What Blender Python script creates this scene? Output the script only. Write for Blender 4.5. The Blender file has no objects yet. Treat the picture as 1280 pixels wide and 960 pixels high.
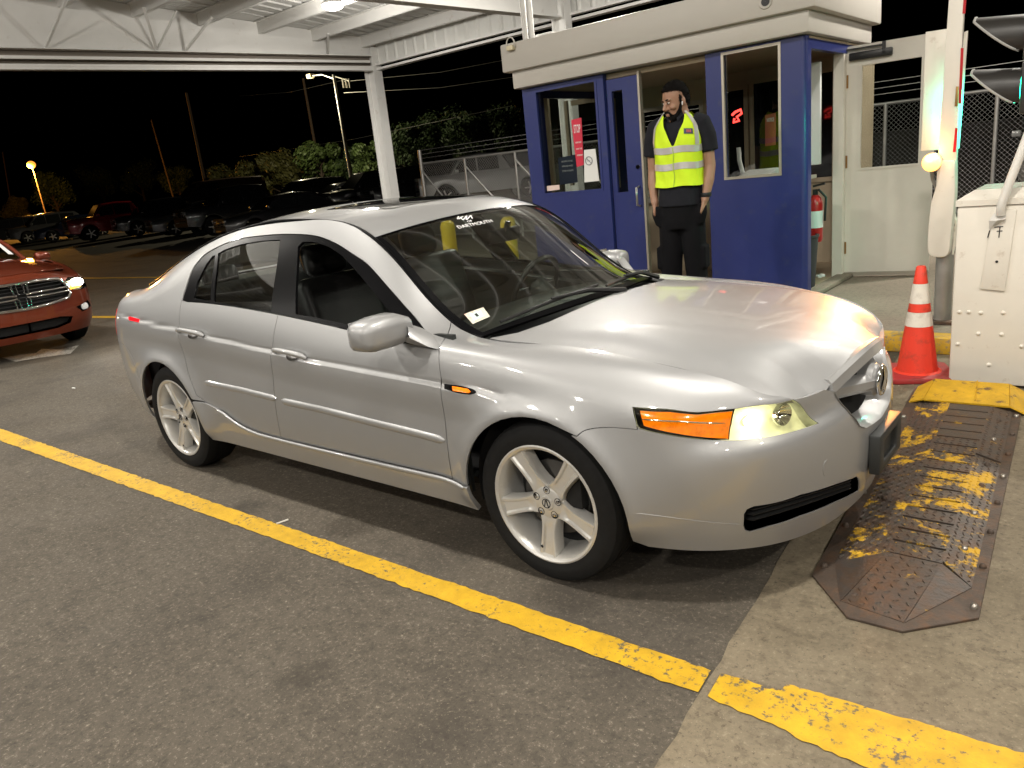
import bpy, bmesh, math, random
import numpy as np
from mathutils import Vector, Matrix
from mathutils.geometry import delaunay_2d_cdt

SC = bpy.context.scene
COL = SC.collection
random.seed(7)
RAD = math.radians

# ------------------------------------------------------------------ camera, sky, exposure
CAM_POS = np.array([1.6436, -2.9206, 1.5325]); CAM_YAW, CAM_PITCH, CAM_ROLL, CAM_F = 2.2775, -.2721, -.1089, 948.4
def cam_axes():
    f = np.array([math.cos(CAM_PITCH)*math.cos(CAM_YAW), math.cos(CAM_PITCH)*math.sin(CAM_YAW), math.sin(CAM_PITCH)])
    r = np.cross(f, [0, 0, 1]); r /= np.linalg.norm(r); u = np.cross(r, f)
    c, s = math.cos(CAM_ROLL), math.sin(CAM_ROLL)
    return c*r+s*u, -s*r+c*u, f
CR, CU, CF = cam_axes()
def ray(px):
    return CF+((px[0]-640)*CR-(px[1]-480)*CU)/CAM_F
def on_z(px, z):
    d = ray(px); return CAM_POS+(z-CAM_POS[2])/d[2]*d
def on_y(px, y):
    d = ray(px); return CAM_POS+(y-CAM_POS[1])/d[1]*d
def on_x(px, x):
    d = ray(px); return CAM_POS+(x-CAM_POS[0])/d[0]*d
def project(P):
    d = np.asarray(P, float)-CAM_POS; z = d@CF
    return np.stack([640+CAM_F*(d@CR)/z, 480-CAM_F*(d@CU)/z], -1)
cd = bpy.data.cameras.new('camera'); cam = bpy.data.objects.new('camera', cd); COL.objects.link(cam)
cd.sensor_width = 36; cd.lens = CAM_F/1280*36; cd.clip_start = .05; cd.clip_end = 2000
m = Matrix((CR, CU, -CF)).transposed().to_4x4(); m.translation = Vector(CAM_POS); cam.matrix_world = m
SC.camera = cam

w = bpy.data.worlds.new('World'); SC.world = w; w.use_nodes = True
nt = w.node_tree; bg = nt.nodes['Background']
sky = nt.nodes.new('ShaderNodeTexSky'); sky.sky_type = 'NISHITA'; sky.sun_disc = False
sky.sun_elevation = RAD(-8); sky.sun_rotation = RAD(120)
nt.links.new(sky.outputs[0], bg.inputs[0]); bg.inputs[1].default_value = .02
SC.view_settings.view_transform = 'Standard'; SC.view_settings.look = 'None'
SC.view_settings.exposure = 0.2; SC.view_settings.gamma = 1
SC.render.engine = 'CYCLES'
SC.cycles.use_denoising = True
SC.cycles.max_bounces = 8; SC.cycles.transparent_max_bounces = 16; SC.cycles.sample_clamp_indirect = 6
SC.cycles.caustics_reflective = False; SC.cycles.caustics_refractive = False

# ------------------------------------------------------------------ object helpers
def setp(o, label=None, cat=None, group=None, kind=None):
    for k, v in (('label', label), ('category', cat), ('group', group), ('kind', kind)):
        if v is not None: o[k] = v
    return o
def thing(name, label, cat, loc=(0, 0, 0), rz=0, group=None):
    o = bpy.data.objects.new(name, None); COL.objects.link(o); o.empty_display_size = .1
    o.location = loc; o.rotation_euler = (0, 0, rz)
    return setp(o, label, cat, group)
def root_loc(p):
    x = Vector((0, 0, 0))
    while p is not None: x = x+p.location; p = p.parent
    return x
def link_mesh(name, me, mat, parent=None, world=True):
    o = bpy.data.objects.new(name, me); COL.objects.link(o)
    if mat is not None and len(me.materials) == 0: me.materials.append(mat)
    if parent is not None:
        o.parent = parent
        if world: me.transform(Matrix.Translation(-root_loc(parent)))   # geometry given in scene coordinates
    return o
def copy_tree(o, parent=None, mats=None):
    c = o.copy(); COL.objects.link(c)
    if parent is not None: c.parent = parent
    if mats and o.type == 'MESH' and o.data.materials and o.data.materials[0].name in mats:
        key = (o.data.name, mats[o.data.materials[0].name].name)
        if key not in _mcache:
            d = o.data.copy(); d.materials[0] = mats[o.data.materials[0].name]; _mcache[key] = d
        c.data = _mcache[key]
    for ch in o.children: copy_tree(ch, c, mats)
    return c
_mcache = {}

class MB:
    """collects polygons for one mesh object"""
    def __init__(s): s.v = []; s.f = []
    def add(s, verts, faces):
        n = len(s.v); s.v += [tuple(map(float, p)) for p in verts]; s.f += [tuple(i+n for i in f) for f in faces]; return s
    def box(s, c, d, rz=0, M=None):
        x, y, z = d[0]/2, d[1]/2, d[2]/2
        P = [Vector(p) for p in ((-x,-y,-z),(x,-y,-z),(x,y,-z),(-x,y,-z),(-x,-y,z),(x,-y,z),(x,y,z),(-x,y,z))]
        if M is None: M = Matrix.Rotation(rz, 3, 'Z')
        return s.add([M @ p+Vector(c) for p in P], [(0,3,2,1),(4,5,6,7),(0,1,5,4),(1,2,6,5),(2,3,7,6),(3,0,4,7)])
    def bx(s, x0, x1, y0, y1, z0, z1):
        return s.box(((x0+x1)/2, (y0+y1)/2, (z0+z1)/2), (abs(x1-x0), abs(y1-y0), abs(z1-z0)))
    def tube(s, path, r, n=8, caps=True, closed=False):
        P = [Vector(p) for p in path]; m = len(P); rs = r if isinstance(r, (list, tuple)) else [r]*m
        t0 = (P[1]-P[0]).normalized(); a = t0.orthogonal().normalized(); V = []
        for i in range(m):
            if closed: t = (P[(i+1) % m]-P[i-1]).normalized()
            else: t = (P[min(i+1, m-1)]-P[max(i-1, 0)]).normalized()
            a = (a-t*a.dot(t)).normalized(); b = t.cross(a)
            V += [P[i]+(a*math.cos(2*math.pi*k/n)+b*math.sin(2*math.pi*k/n))*rs[i] for k in range(n)]
        F = []
        for i in range(m if closed else m-1):
            j = (i+1) % m
            F += [(i*n+k, i*n+(k+1) % n, j*n+(k+1) % n, j*n+k) for k in range(n)]
        if caps and not closed: F += [tuple(range(n))[::-1], tuple((m-1)*n+k for k in range(n))]
        return s.add(V, F)
    def bar(s, a, b, wd, ht, up=(0, 0, 1)):
        a, b = Vector(a), Vector(b); t = (b-a); L = t.length; t.normalize(); up = Vector(up)
        sx = t.cross(up)
        if sx.length < 1e-4: sx = t.orthogonal()
        sx.normalize(); u2 = sx.cross(t)
        return s.box((a+b)/2, (L, wd, ht), M=Matrix((t, sx, u2)).transposed())
    def lathe(s, prof, n=32, o=(0, 0, 0), axis='z', closed=False):
        V = []; m = len(prof)
        for k in range(n):
            c, q = math.cos(2*math.pi*k/n), math.sin(2*math.pi*k/n)
            for r, h in prof:
                p = (r*c, r*q, h) if axis == 'z' else ((r*c, h, r*q) if axis == 'y' else (h, r*c, r*q))
                V.append((p[0]+o[0], p[1]+o[1], p[2]+o[2]))
        F = []
        for k in range(n):
            k2 = (k+1) % n
            for i in range(m if closed else m-1):
                j = (i+1) % m
                F.append((k*m+i, k2*m+i, k2*m+j, k*m+j))
        return s.add(V, F)
    def prism(s, poly, h0, h1, axis='z'):
        n = len(poly)
        def P(a, b, h): return (a, b, h) if axis == 'z' else ((a, h, b) if axis == 'y' else (h, a, b))
        V = [P(a, b, h0) for a, b in poly]+[P(a, b, h1) for a, b in poly]
        return s.add(V, [tuple(range(n))[::-1], tuple(range(n, 2*n))]+[(i, (i+1) % n, n+(i+1) % n, n+i) for i in range(n)])
    def grid(s, P):
        n, m = len(P), len(P[0])
        return s.add([p for r in P for p in r], [(i*m+j, (i+1)*m+j, (i+1)*m+j+1, i*m+j+1) for i in range(n-1) for j in range(m-1)])
    def mesh(s, name='mesh', bevel=0, seg=2, smooth=None, sub=0, merge=0):
        me = bpy.data.meshes.new(name); me.from_pydata(s.v, [], s.f)
        bm = bmesh.new(); bm.from_mesh(me)
        if merge: bmesh.ops.remove_doubles(bm, verts=bm.verts, dist=merge)
        bmesh.ops.recalc_face_normals(bm, faces=bm.faces)
        if bevel:
            E = [e for e in bm.edges if len(e.link_faces) == 2 and e.calc_face_angle(0) > .5]
            bmesh.ops.bevel(bm, geom=E, offset=bevel, segments=seg, profile=.5, affect='EDGES', clamp_overlap=True)
        if sub: bmesh.ops.subdivide_edges(bm, edges=bm.edges, cuts=sub, use_grid_fill=True)
        ang = smooth if smooth else (.6 if bevel else 0)
        if ang:
            for f in bm.faces: f.smooth = True
            for e in bm.edges: e.smooth = not (len(e.link_faces) == 2 and e.calc_face_angle(0) > ang) and len(e.link_faces) == 2
        bm.to_mesh(me); bm.free(); return me
    def build(s, name, mat, parent=None, bevel=0, seg=2, smooth=None, label=None, merge=0):
        o = link_mesh(name, s.mesh(name, bevel, seg, smooth, 0, merge), mat, parent)
        if label: o['label'] = label
        return o
def single(name, mb, mat, label, cat, group=None, **kw):
    return setp(mb.build(name, mat, None, **kw), label, cat, group)
def struct(name, mb, mat, **kw):
    return setp(mb.build(name, mat, None, **kw), kind='structure')
def text_mesh(txt, size, depth=.001):
    c = bpy.data.curves.new('t', 'FONT'); c.body = txt; c.size = size; c.extrude = depth; c.align_x = 'CENTER'; c.align_y = 'CENTER'
    c.resolution_u = 3
    o = bpy.data.objects.new('t', c); COL.objects.link(o); bpy.context.view_layer.update()
    me = bpy.data.meshes.new_from_object(o.evaluated_get(bpy.context.evaluated_depsgraph_get()))
    bpy.data.objects.remove(o); return me
def place_text(name, txt, size, origin, right, up, mat, parent, width=None, depth=.0015):
    me = text_mesh(txt, size, depth); r = Vector(right).normalized(); u = Vector(up).normalized(); n = r.cross(u)
    if width:
        xs = [v.co.x for v in me.vertices]; k = width/(max(xs)-min(xs)); me.transform(Matrix.Diagonal((k, 1, 1, 1)))
    M = Matrix((r, u, n)).transposed().to_4x4(); M.translation = Vector(origin); me.transform(M); me.materials.clear()
    return link_mesh(name, me, mat, parent)

# ------------------------------------------------------------------ materials
def mat(name, col=(.5, .5, .5), rough=.5, metal=0, coat=0, emit=None, es=0, var=0, vscale=8, bump=0, bscale=60, dirt=None, dscale=3, damt=.5, dlo=.5, spec=.5, alpha=1, trans=0, ior=1.45, rvar=0, detail=6):
    M = bpy.data.materials.new(name); M.use_nodes = True; N = M.node_tree.nodes; L = M.node_tree.links
    b = N['Principled BSDF']
    b.inputs['Base Color'].default_value = (*col, 1); b.inputs['Roughness'].default_value = rough; b.inputs['Metallic'].default_value = metal
    b.inputs['Coat Weight'].default_value = coat; b.inputs['Coat Roughness'].default_value = .04; b.inputs['Specular IOR Level'].default_value = spec
    b.inputs['Alpha'].default_value = alpha; b.inputs['Transmission Weight'].default_value = trans; b.inputs['IOR'].default_value = ior
    if emit: b.inputs['Emission Color'].default_value = (*emit, 1); b.inputs['Emission Strength'].default_value = es
    tc = N.new('ShaderNodeTexCoord'); out = None
    def noise(scale, det=detail, rg=.6):
        n = N.new('ShaderNodeTexNoise'); n.inputs['Scale'].default_value = scale; n.inputs['Detail'].default_value = det; n.inputs['Roughness'].default_value = rg
        L.new(tc.outputs['Object'], n.inputs['Vector']); return n
    def ramp(src, a, b_, c0, c1):
        r = N.new('ShaderNodeMapRange'); r.inputs[1].default_value = a; r.inputs[2].default_value = b_; r.inputs[3].default_value = c0; r.inputs[4].default_value = c1
        L.new(src, r.inputs[0]); return r.outputs[0]
    cur = None
    if var:
        n = noise(vscale); f = ramp(n.outputs[0], .25, .75, 1-var, 1+var)
        mx = N.new('ShaderNodeVectorMath'); mx.operation = 'SCALE'; mx.inputs[0].default_value = col; L.new(f, mx.inputs['Scale']); cur = mx.outputs[0]
    if dirt:
        n = noise(dscale, 10, .7); f = ramp(n.outputs[0], dlo, dlo+.18, 0, damt)
        mx = N.new('ShaderNodeMix'); mx.data_type = 'RGBA'; L.new(f, mx.inputs[0])
        if cur: L.new(cur, mx.inputs[6])
        else: mx.inputs[6].default_value = (*col, 1)
        mx.inputs[7].default_value = (*dirt, 1); cur = mx.outputs[2]
    if cur: L.new(cur, b.inputs['Base Color'])
    if rvar:
        n = noise(vscale*1.7); L.new(ramp(n.outputs[0], .3, .7, max(rough-rvar, .02), min(1, rough+rvar)), b.inputs['Roughness'])
    if bump:
        n = noise(bscale, 4); bp = N.new('ShaderNodeBump'); bp.inputs['Strength'].default_value = bump; bp.inputs['Distance'].default_value = .01
        L.new(n.outputs[0], bp.inputs['Height']); L.new(bp.outputs[0], b.inputs['Normal'])
    return M
def glass_mat(name, tint=(.75, .8, .77), refl=.9, rough=0, ior=1.65):
    """thin architectural / car glass: tinted see-through plus Fresnel reflection"""
    M = bpy.data.materials.new(name); M.use_nodes = True; N = M.node_tree.nodes; L = M.node_tree.links; N.clear()
    o = N.new('ShaderNodeOutputMaterial'); t = N.new('ShaderNodeBsdfTransparent'); t.inputs[0].default_value = (*tint, 1)
    g = N.new('ShaderNodeBsdfGlossy'); g.inputs['Roughness'].default_value = rough; g.inputs[0].default_value = (refl, refl, refl, 1)
    fr = N.new('ShaderNodeFresnel'); fr.inputs[0].default_value = ior
    geo = N.new('ShaderNodeNewGeometry')
    mx = N.new('ShaderNodeMixShader'); L.new(fr.outputs[0], mx.inputs[0]); L.new(t.outputs[0], mx.inputs[1]); L.new(g.outputs[0], mx.inputs[2]); L.new(mx.outputs[0], o.inputs[0])
    # same facing index on both sides of the thin sheet
    mm = N.new('ShaderNodeMath'); mm.operation = 'MULTIPLY_ADD'; mm.inputs[1].default_value = 1/ior-ior; mm.inputs[2].default_value = ior
    L.new(geo.outputs['Backfacing'], mm.inputs[0]); L.new(mm.outputs[0], fr.inputs[0])
    return M
def lamp(name, kind, loc, power, col=(1, 1, 1), size=.3, aim=None, spot=None, blend=.5):
    l = bpy.data.lights.new(name, kind); l.energy = power; l.color = col
    if kind == 'AREA': l.shape = 'DISK'; l.size = size
    else: l.shadow_soft_size = size
    if kind == 'SPOT': l.spot_size = spot; l.spot_blend = blend
    o = bpy.data.objects.new(name, l); COL.objects.link(o); o.location = loc
    if aim is not None: o.rotation_euler = (Vector(aim)-Vector(loc)).to_track_quat('-Z', 'Y').to_euler()
    return o
# ------------------------------------------------------------------ smooth surfaces through a net of points, cut into panels
def spline_basis(K, t):
    """rows: natural cubic spline cardinal weights of the knots K at t"""
    K = np.asarray(K, float); t = np.clip(np.asarray(t, float), K[0], K[-1]); n = len(K); h = np.diff(K)
    A = np.zeros((n, n)); B = np.zeros((n, n)); A[0, 0] = A[-1, -1] = 1
    for i in range(1, n-1):
        A[i, i-1:i+2] = h[i-1], 2*(h[i-1]+h[i]), h[i]
        B[i, i-1] += 6/h[i-1]; B[i, i] -= 6/h[i-1]+6/h[i]; B[i, i+1] += 6/h[i]
    M2 = np.linalg.solve(A, B); k = np.clip(np.searchsorted(K, t, 'right')-1, 0, n-2); hk = h[k]
    a = (K[k+1]-t)/hk; b = 1-a; I = np.eye(n)
    return a[:, None]*I[k]+b[:, None]*I[k+1]+((a**3-a)*hk**2/6)[:, None]*M2[k]+((b**3-b)*hk**2/6)[:, None]*M2[k+1]
class Net:
    def __init__(s, P, uk, vk, disp=None, flip=False):
        s.P = np.asarray(P, float); s.uk = np.asarray(uk, float); s.vk = np.asarray(vk, float); s.disp = disp; s.flip = flip; s._g = None
    def raw(s, u, v):
        u = np.atleast_1d(u); v = np.atleast_1d(v)
        return np.einsum('ni,ijk,nj->nk', spline_basis(s.uk, u), s.P, spline_basis(s.vk, v))
    def _nrm(s, f, u, v, e=2e-3):
        uu = np.clip(u, s.uk[0]+e, s.uk[-1]-e); vv = np.clip(v, s.vk[0]+e, s.vk[-1]-e)
        n = np.cross(f(uu+e, vv)-f(uu-e, vv), f(uu, vv+e)-f(uu, vv-e)); n /= np.maximum(np.linalg.norm(n, axis=1, keepdims=True), 1e-12)
        return -n if s.flip else n
    def pos(s, u, v):
        u = np.atleast_1d(np.asarray(u, float)); v = np.atleast_1d(np.asarray(v, float)); p = s.raw(u, v)
        if s.disp is not None: p = p+s._nrm(s.raw, u, v)*s.disp(p)[:, None]
        return p
    def nrm(s, u, v): 
        return s._nrm(s.pos if s.disp is not None else s.raw, np.atleast_1d(np.asarray(u, float)), np.atleast_1d(np.asarray(v, float)), 1.5e-3 if s.disp is not None else 2e-3)
    def grid(s):
        if s._g is None:
            U, V = np.meshgrid(np.linspace(s.uk[0], s.uk[-1], 241), np.linspace(s.vk[0], s.vk[-1], 49), indexing='ij')
            U = U.ravel(); V = V.ravel(); P = s.pos(U, V); s._g = (U, V, P, s.nrm(U, V))
        return s._g
    def inv(s, f, target, mask=None):
        """(u,v) whose point maps to target under f: 3-D points -> 2-D"""
        U, V, P, Nn = s.grid(); d = ((f(P)-target)**2).sum(1)
        if mask is not None: d = np.where(mask(P, Nn), d, 1e9)
        i = d.argmin(); x = np.array([U[i], V[i]])
        for _ in range(12):
            e = 1e-4; uu = np.array([x[0], x[0]+e, x[0]]); vv = np.array([x[1], x[1], x[1]+e]); F = f(s.pos(uu, vv)); r = target-F[0]
            J = np.stack([(F[1]-F[0])/e, (F[2]-F[0])/e], 1)
            try: st = np.linalg.lstsq(J, r, rcond=1e-6)[0]
            except Exception: break
            st *= min(1, .08/max(np.abs(st).max(), 1e-9)); x = x+st
            x[0] = np.clip(x[0], s.uk[0], s.uk[-1]); x[1] = np.clip(x[1], s.vk[0], s.vk[-1])
        return x
    def px(s, *pts):
        facing = lambda P, N: ((CAM_POS-P)*N).sum(1) > 0
        return [tuple(s.inv(project, np.array(p, float), facing)) for p in pts]
    def xz(s, *pts): return [tuple(s.inv(lambda P: P[:, [0, 2]], np.array(p, float))) for p in pts]
    def xy(s, *pts): return [tuple(s.inv(lambda P: P[:, [0, 1]], np.array(p, float))) for p in pts]
    def yz(s, *pts, front=True):
        m = (lambda P, N: N[:, 0] > .05) if front else (lambda P, N: N[:, 0] < -.05)
        return [tuple(s.inv(lambda P: P[:, [1, 2]], np.array(p, float), m)) for p in pts]
    def xv(s, v, *xs):
        out = []
        for x in xs:
            us = np.linspace(s.uk[0], s.uk[-1], 2000); X = s.pos(us, np.full(2000, v))[:, 0]; out.append((us[np.abs(X-x).argmin()], v))
        return out
def dense(poly, h, closed=True, sharp=None):
    out = []; n = len(poly)
    for i in range(n if closed else n-1):
        a = np.array(poly[i]); b = np.array(poly[(i+1) % n]); k = max(1, int(math.ceil(np.linalg.norm(b-a)/h)))
        out += [a+(b-a)*j/k for j in range(k)]
    if not closed: out.append(np.array(poly[-1]))
    return np.array(out)
def curve(pts, n=6):
    """smooth open curve through pts (Catmull-Rom), as a list"""
    P = [np.array(p, float) for p in pts]
    if len(P) < 3: return [tuple(p) for p in P]
    Q = [2*P[0]-P[1]]+P+[2*P[-1]-P[-2]]; out = []
    for i in range(1, len(Q)-2):
        a, b, c, d = Q[i-1:i+3]
        for j in range(n):
            t = j/n; out.append(tuple(.5*((2*b)+(c-a)*t+(2*a-5*b+4*c-d)*t*t+(3*b-a-3*c+d)*t**3)))
    out.append(tuple(P[-1])); return out
def inside(pts, poly):
    x, y = pts[:, 0], pts[:, 1]; r = np.zeros(len(pts), bool); n = len(poly)
    for i in range(n):
        x0, y0 = poly[i]; x1, y1 = poly[(i+1) % n]
        c = ((y0 > y) != (y1 > y)); 
        if c.any():
            xi = (x1-x0)*(y-y0)/((y1-y0) if y1 != y0 else 1e-12)+x0; r ^= c & (x < xi)
    return r
def seg_dist(pts, poly):
    d = np.full(len(pts), 1e9); n = len(poly)
    for i in range(n):
        a = poly[i]; b = poly[(i+1) % n]; ab = b-a; L = (ab**2).sum()
        t = np.clip(((pts-a)@ab)/max(L, 1e-12), 0, 1); d = np.minimum(d, np.linalg.norm(pts-a-t[:, None]*ab, axis=1))
    return d
def inset(poly, d):
    """move a closed dense polygon inwards by d"""
    P = np.asarray(poly); n = len(P); A = .5*np.sum(P[:, 0]*np.roll(P[:, 1], -1)-np.roll(P[:, 0], -1)*P[:, 1]); sg = 1 if A > 0 else -1
    e0 = P-np.roll(P, 1, 0); e1 = np.roll(P, -1, 0)-P
    e0 /= np.maximum(np.linalg.norm(e0, axis=1, keepdims=True), 1e-9); e1 /= np.maximum(np.linalg.norm(e1, axis=1, keepdims=True), 1e-9)
    n0 = np.stack([-e0[:, 1], e0[:, 0]], 1)*sg; n1 = np.stack([-e1[:, 1], e1[:, 0]], 1)*sg; b = n0+n1
    b /= np.maximum((b*b).sum(1, keepdims=True)/2, .5)
    return P+b*d
def panel_mesh(name, net, poly, holes=(), h=.025, gap=.0018, thick=.012, off=0., mirror=False, both=False, hole_gap=None, rim=True):
    B0 = dense(poly, h); B = inset(B0, gap); Hs = [inset(dense(q, h), -(gap if hole_gap is None else hole_gap)) for q in holes]
    if both:      # keep the centre line shut
        mid = np.abs(net.raw(B0[:, 0], B0[:, 1])[:, 1]) < 1e-4; B[mid] = B0[mid]
    lo = B.min(0); hi = B.max(0); gu, gv = np.meshgrid(np.arange(lo[0], hi[0], h), np.arange(lo[1], hi[1], h*.8), indexing='ij'); G = np.stack([gu.ravel(), gv.ravel()], 1)
    if len(G):
        ok = inside(G, B) & (seg_dist(G, B) > h*.45)
        for q in Hs: ok &= ~inside(G, q) & (seg_dist(G, q) > h*.45)
        G = G[ok]
    pts = np.concatenate([B]+Hs+[G]) if len(G) else np.concatenate([B]+Hs); edges = []; k = 0
    for q in [B]+Hs: m = len(q); edges += [(k+i, k+(i+1) % m) for i in range(m)]; k += m
    V, _, F, *_ = delaunay_2d_cdt([Vector(p) for p in pts], edges, [], 0, 1e-6)
    V = np.array([tuple(v) for v in V]); F = np.array([f for f in F if len(f) == 3]); C = V[F].mean(1); ok = inside(C, B)
    for q in Hs: ok &= ~inside(C, q)
    F = F[ok]; used = np.unique(F); mp = -np.ones(len(V), int); mp[used] = np.arange(len(used)); V = V[used]; F = mp[F]
    P = net.pos(V[:, 0], V[:, 1]); Nn = net.nrm(V[:, 0], V[:, 1]); P = P+Nn*off
    fn = np.cross(P[F[:, 1]]-P[F[:, 0]], P[F[:, 2]]-P[F[:, 0]])
    if ((fn*Nn[F[:, 0]]).sum(1)).sum() < 0: F = F[:, ::-1]
    verts = [P]; norms = [Nn]; faces = [F.tolist()]
    if rim and thick:
        cnt = {}
        for a, b, c in F.tolist():
            for e in ((a, b), (b, c), (c, a)): cnt[e] = cnt.get(e, 0)+1
        be = [e for e in cnt if (e[1], e[0]) not in cnt and not (both and abs(P[e[0]][1]) < 2e-3 and abs(P[e[1]][1]) < 2e-3)]; n0 = len(P); R = []; RN = []; RF = []
        for i, (a, b) in enumerate(be):
            t = P[b]-P[a]; nn = np.cross(t, Nn[a]); nn /= max(np.linalg.norm(nn), 1e-9)
            R += [P[a], P[b], P[b]-Nn[b]*thick, P[a]-Nn[a]*thick]; RN += [nn]*4; k = n0+4*i; RF.append((k, k+3, k+2, k+1))
        if R: verts.append(np.array(R)); norms.append(np.array(RN)); faces.append(RF)
    P = np.concatenate(verts); Nn = np.concatenate(norms); F = sum(faces, [])
    if mirror or both:
        P2 = P*[1, -1, 1]; N2 = Nn*[1, -1, 1]; F2 = [tuple(f[::-1]) for f in F]
        if both: n = len(P); F = F+[tuple(i+n for i in f) for f in F2]; P = np.concatenate([P, P2]); Nn = np.concatenate([Nn, N2])
        else: P, Nn, F = P2, N2, F2
    me = bpy.data.meshes.new(name); me.from_pydata(P.tolist(), [], F)
    me.polygons.foreach_set('use_smooth', [True]*len(F)); me.normals_split_custom_set_from_vertices([tuple(n) for n in Nn]); return me
def surf_strip(net, line, wd, ht, off=0., h=.03, mirror=False):
    """a raised strip that follows a (u,v) line on the surface"""
    L = dense(line, h, closed=False); P = net.pos(L[:, 0], L[:, 1]); N = net.nrm(L[:, 0], L[:, 1]); T = np.gradient(P, axis=0); T /= np.linalg.norm(T, axis=1, keepdims=True); S = np.cross(N, T)
    prof = [(-.5, -.2), (-.46, .55), (-.25, .95), (.25, 1), (.46, .6), (.5, -.2)]; sg = np.array([1, -1, 1]) if mirror else np.array([1, 1, 1])
    rows = []
    for i in range(len(P)):
        e = 1 if 0 < i < len(P)-1 else .35
        rows.append([tuple((P[i]+N[i]*off+S[i]*a*wd*e+N[i]*b*ht*e)*sg) for a, b in prof])
    mb = MB(); mb.grid(rows); mb.add(rows[0], [tuple(range(len(prof)))]); mb.add(rows[-1], [tuple(range(len(prof)))[::-1]]); return mb
M_SILVER = mat('silver_paint', (.345, .347, .35), .48, .5, coat=.8, var=.015, vscale=3)
M_BLKTRIM = mat('black_trim', (.004, .004, .0045), .3, spec=.05)
M_RUBBER = mat('tyre_rubber', (.009, .009, .009), .8, var=.25, vscale=30, spec=.25)
M_SEAL = mat('rubber_seal', (.01, .01, .01), .6)
M_DARK = mat('dark_void', (.006, .006, .006), .9)
M_RIM = mat('alloy_rim', (.66, .65, .62), .36, .5, coat=.5, dirt=(.25, .22, .19), dscale=9, damt=.25, dlo=.52)
M_CHROME = mat('chrome', (.8, .8, .8), .08, 1)
M_STEEL = mat('brake_steel', (.09, .085, .08), .5, .8)
M_WGLASS = glass_mat('windshield_glass', (.72, .77, .72), ior=2.05)
M_SGLASS = glass_mat('side_glass', (.58, .63, .60), ior=1.85)
M_ROOFGLASS = mat('sunroof_glass', (.005, .005, .006), .04, spec=.3)
M_AMBER = mat('amber_lens', (.75, .17, .004), .12, coat=.6, emit=(1, .22, .005), es=.42, var=.45, vscale=40)
M_HLREF = mat('headlamp_reflector', (.75, .75, .66), .18, .9, var=.2, vscale=25)
M_HLLIT = mat('headlamp_lit_reflector', (.80, .80, .66), .42, .35, emit=(1, .97, .52), es=.5)
def _vary_glow(M, lo, hi, sc):
    N = M.node_tree.nodes; L = M.node_tree.links; tc = N.new('ShaderNodeTexCoord'); n = N.new('ShaderNodeTexNoise'); n.inputs['Scale'].default_value = sc; n.inputs['Detail'].default_value = 3; L.new(tc.outputs['Object'], n.inputs[0])
    r = N.new('ShaderNodeMapRange'); r.inputs[1].default_value = .35; r.inputs[2].default_value = .68; r.inputs[3].default_value = lo; r.inputs[4].default_value = hi; L.new(n.outputs[0], r.inputs[0]); L.new(r.outputs[0], N['Principled BSDF'].inputs['Emission Strength'])
_vary_glow(M_HLLIT, .18, .55, 15)
M_HLENS = glass_mat('headlamp_lens', (.95, .95, .80))
M_BULB = mat('headlamp_bulb', (1, 1, .9), .3, emit=(1, .96, .75), es=18)
M_REDLENS = mat('red_lens', (.5, .008, .012), .1, coat=.6, emit=(1, .02, .03), es=.6)
M_LEATHER = mat('black_leather', (.016, .0155, .0155), .42, bump=.15, bscale=140)
M_INTER = mat('interior_plastic', (.024, .026, .025), .6)
M_HEADLINER = mat('headliner', (.30, .29, .27), .9)
M_WHITE = mat('white_print', (.8, .8, .8), .5)
M_BLACKPRINT = mat('black_print', (.02, .02, .02), .5)
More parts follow.
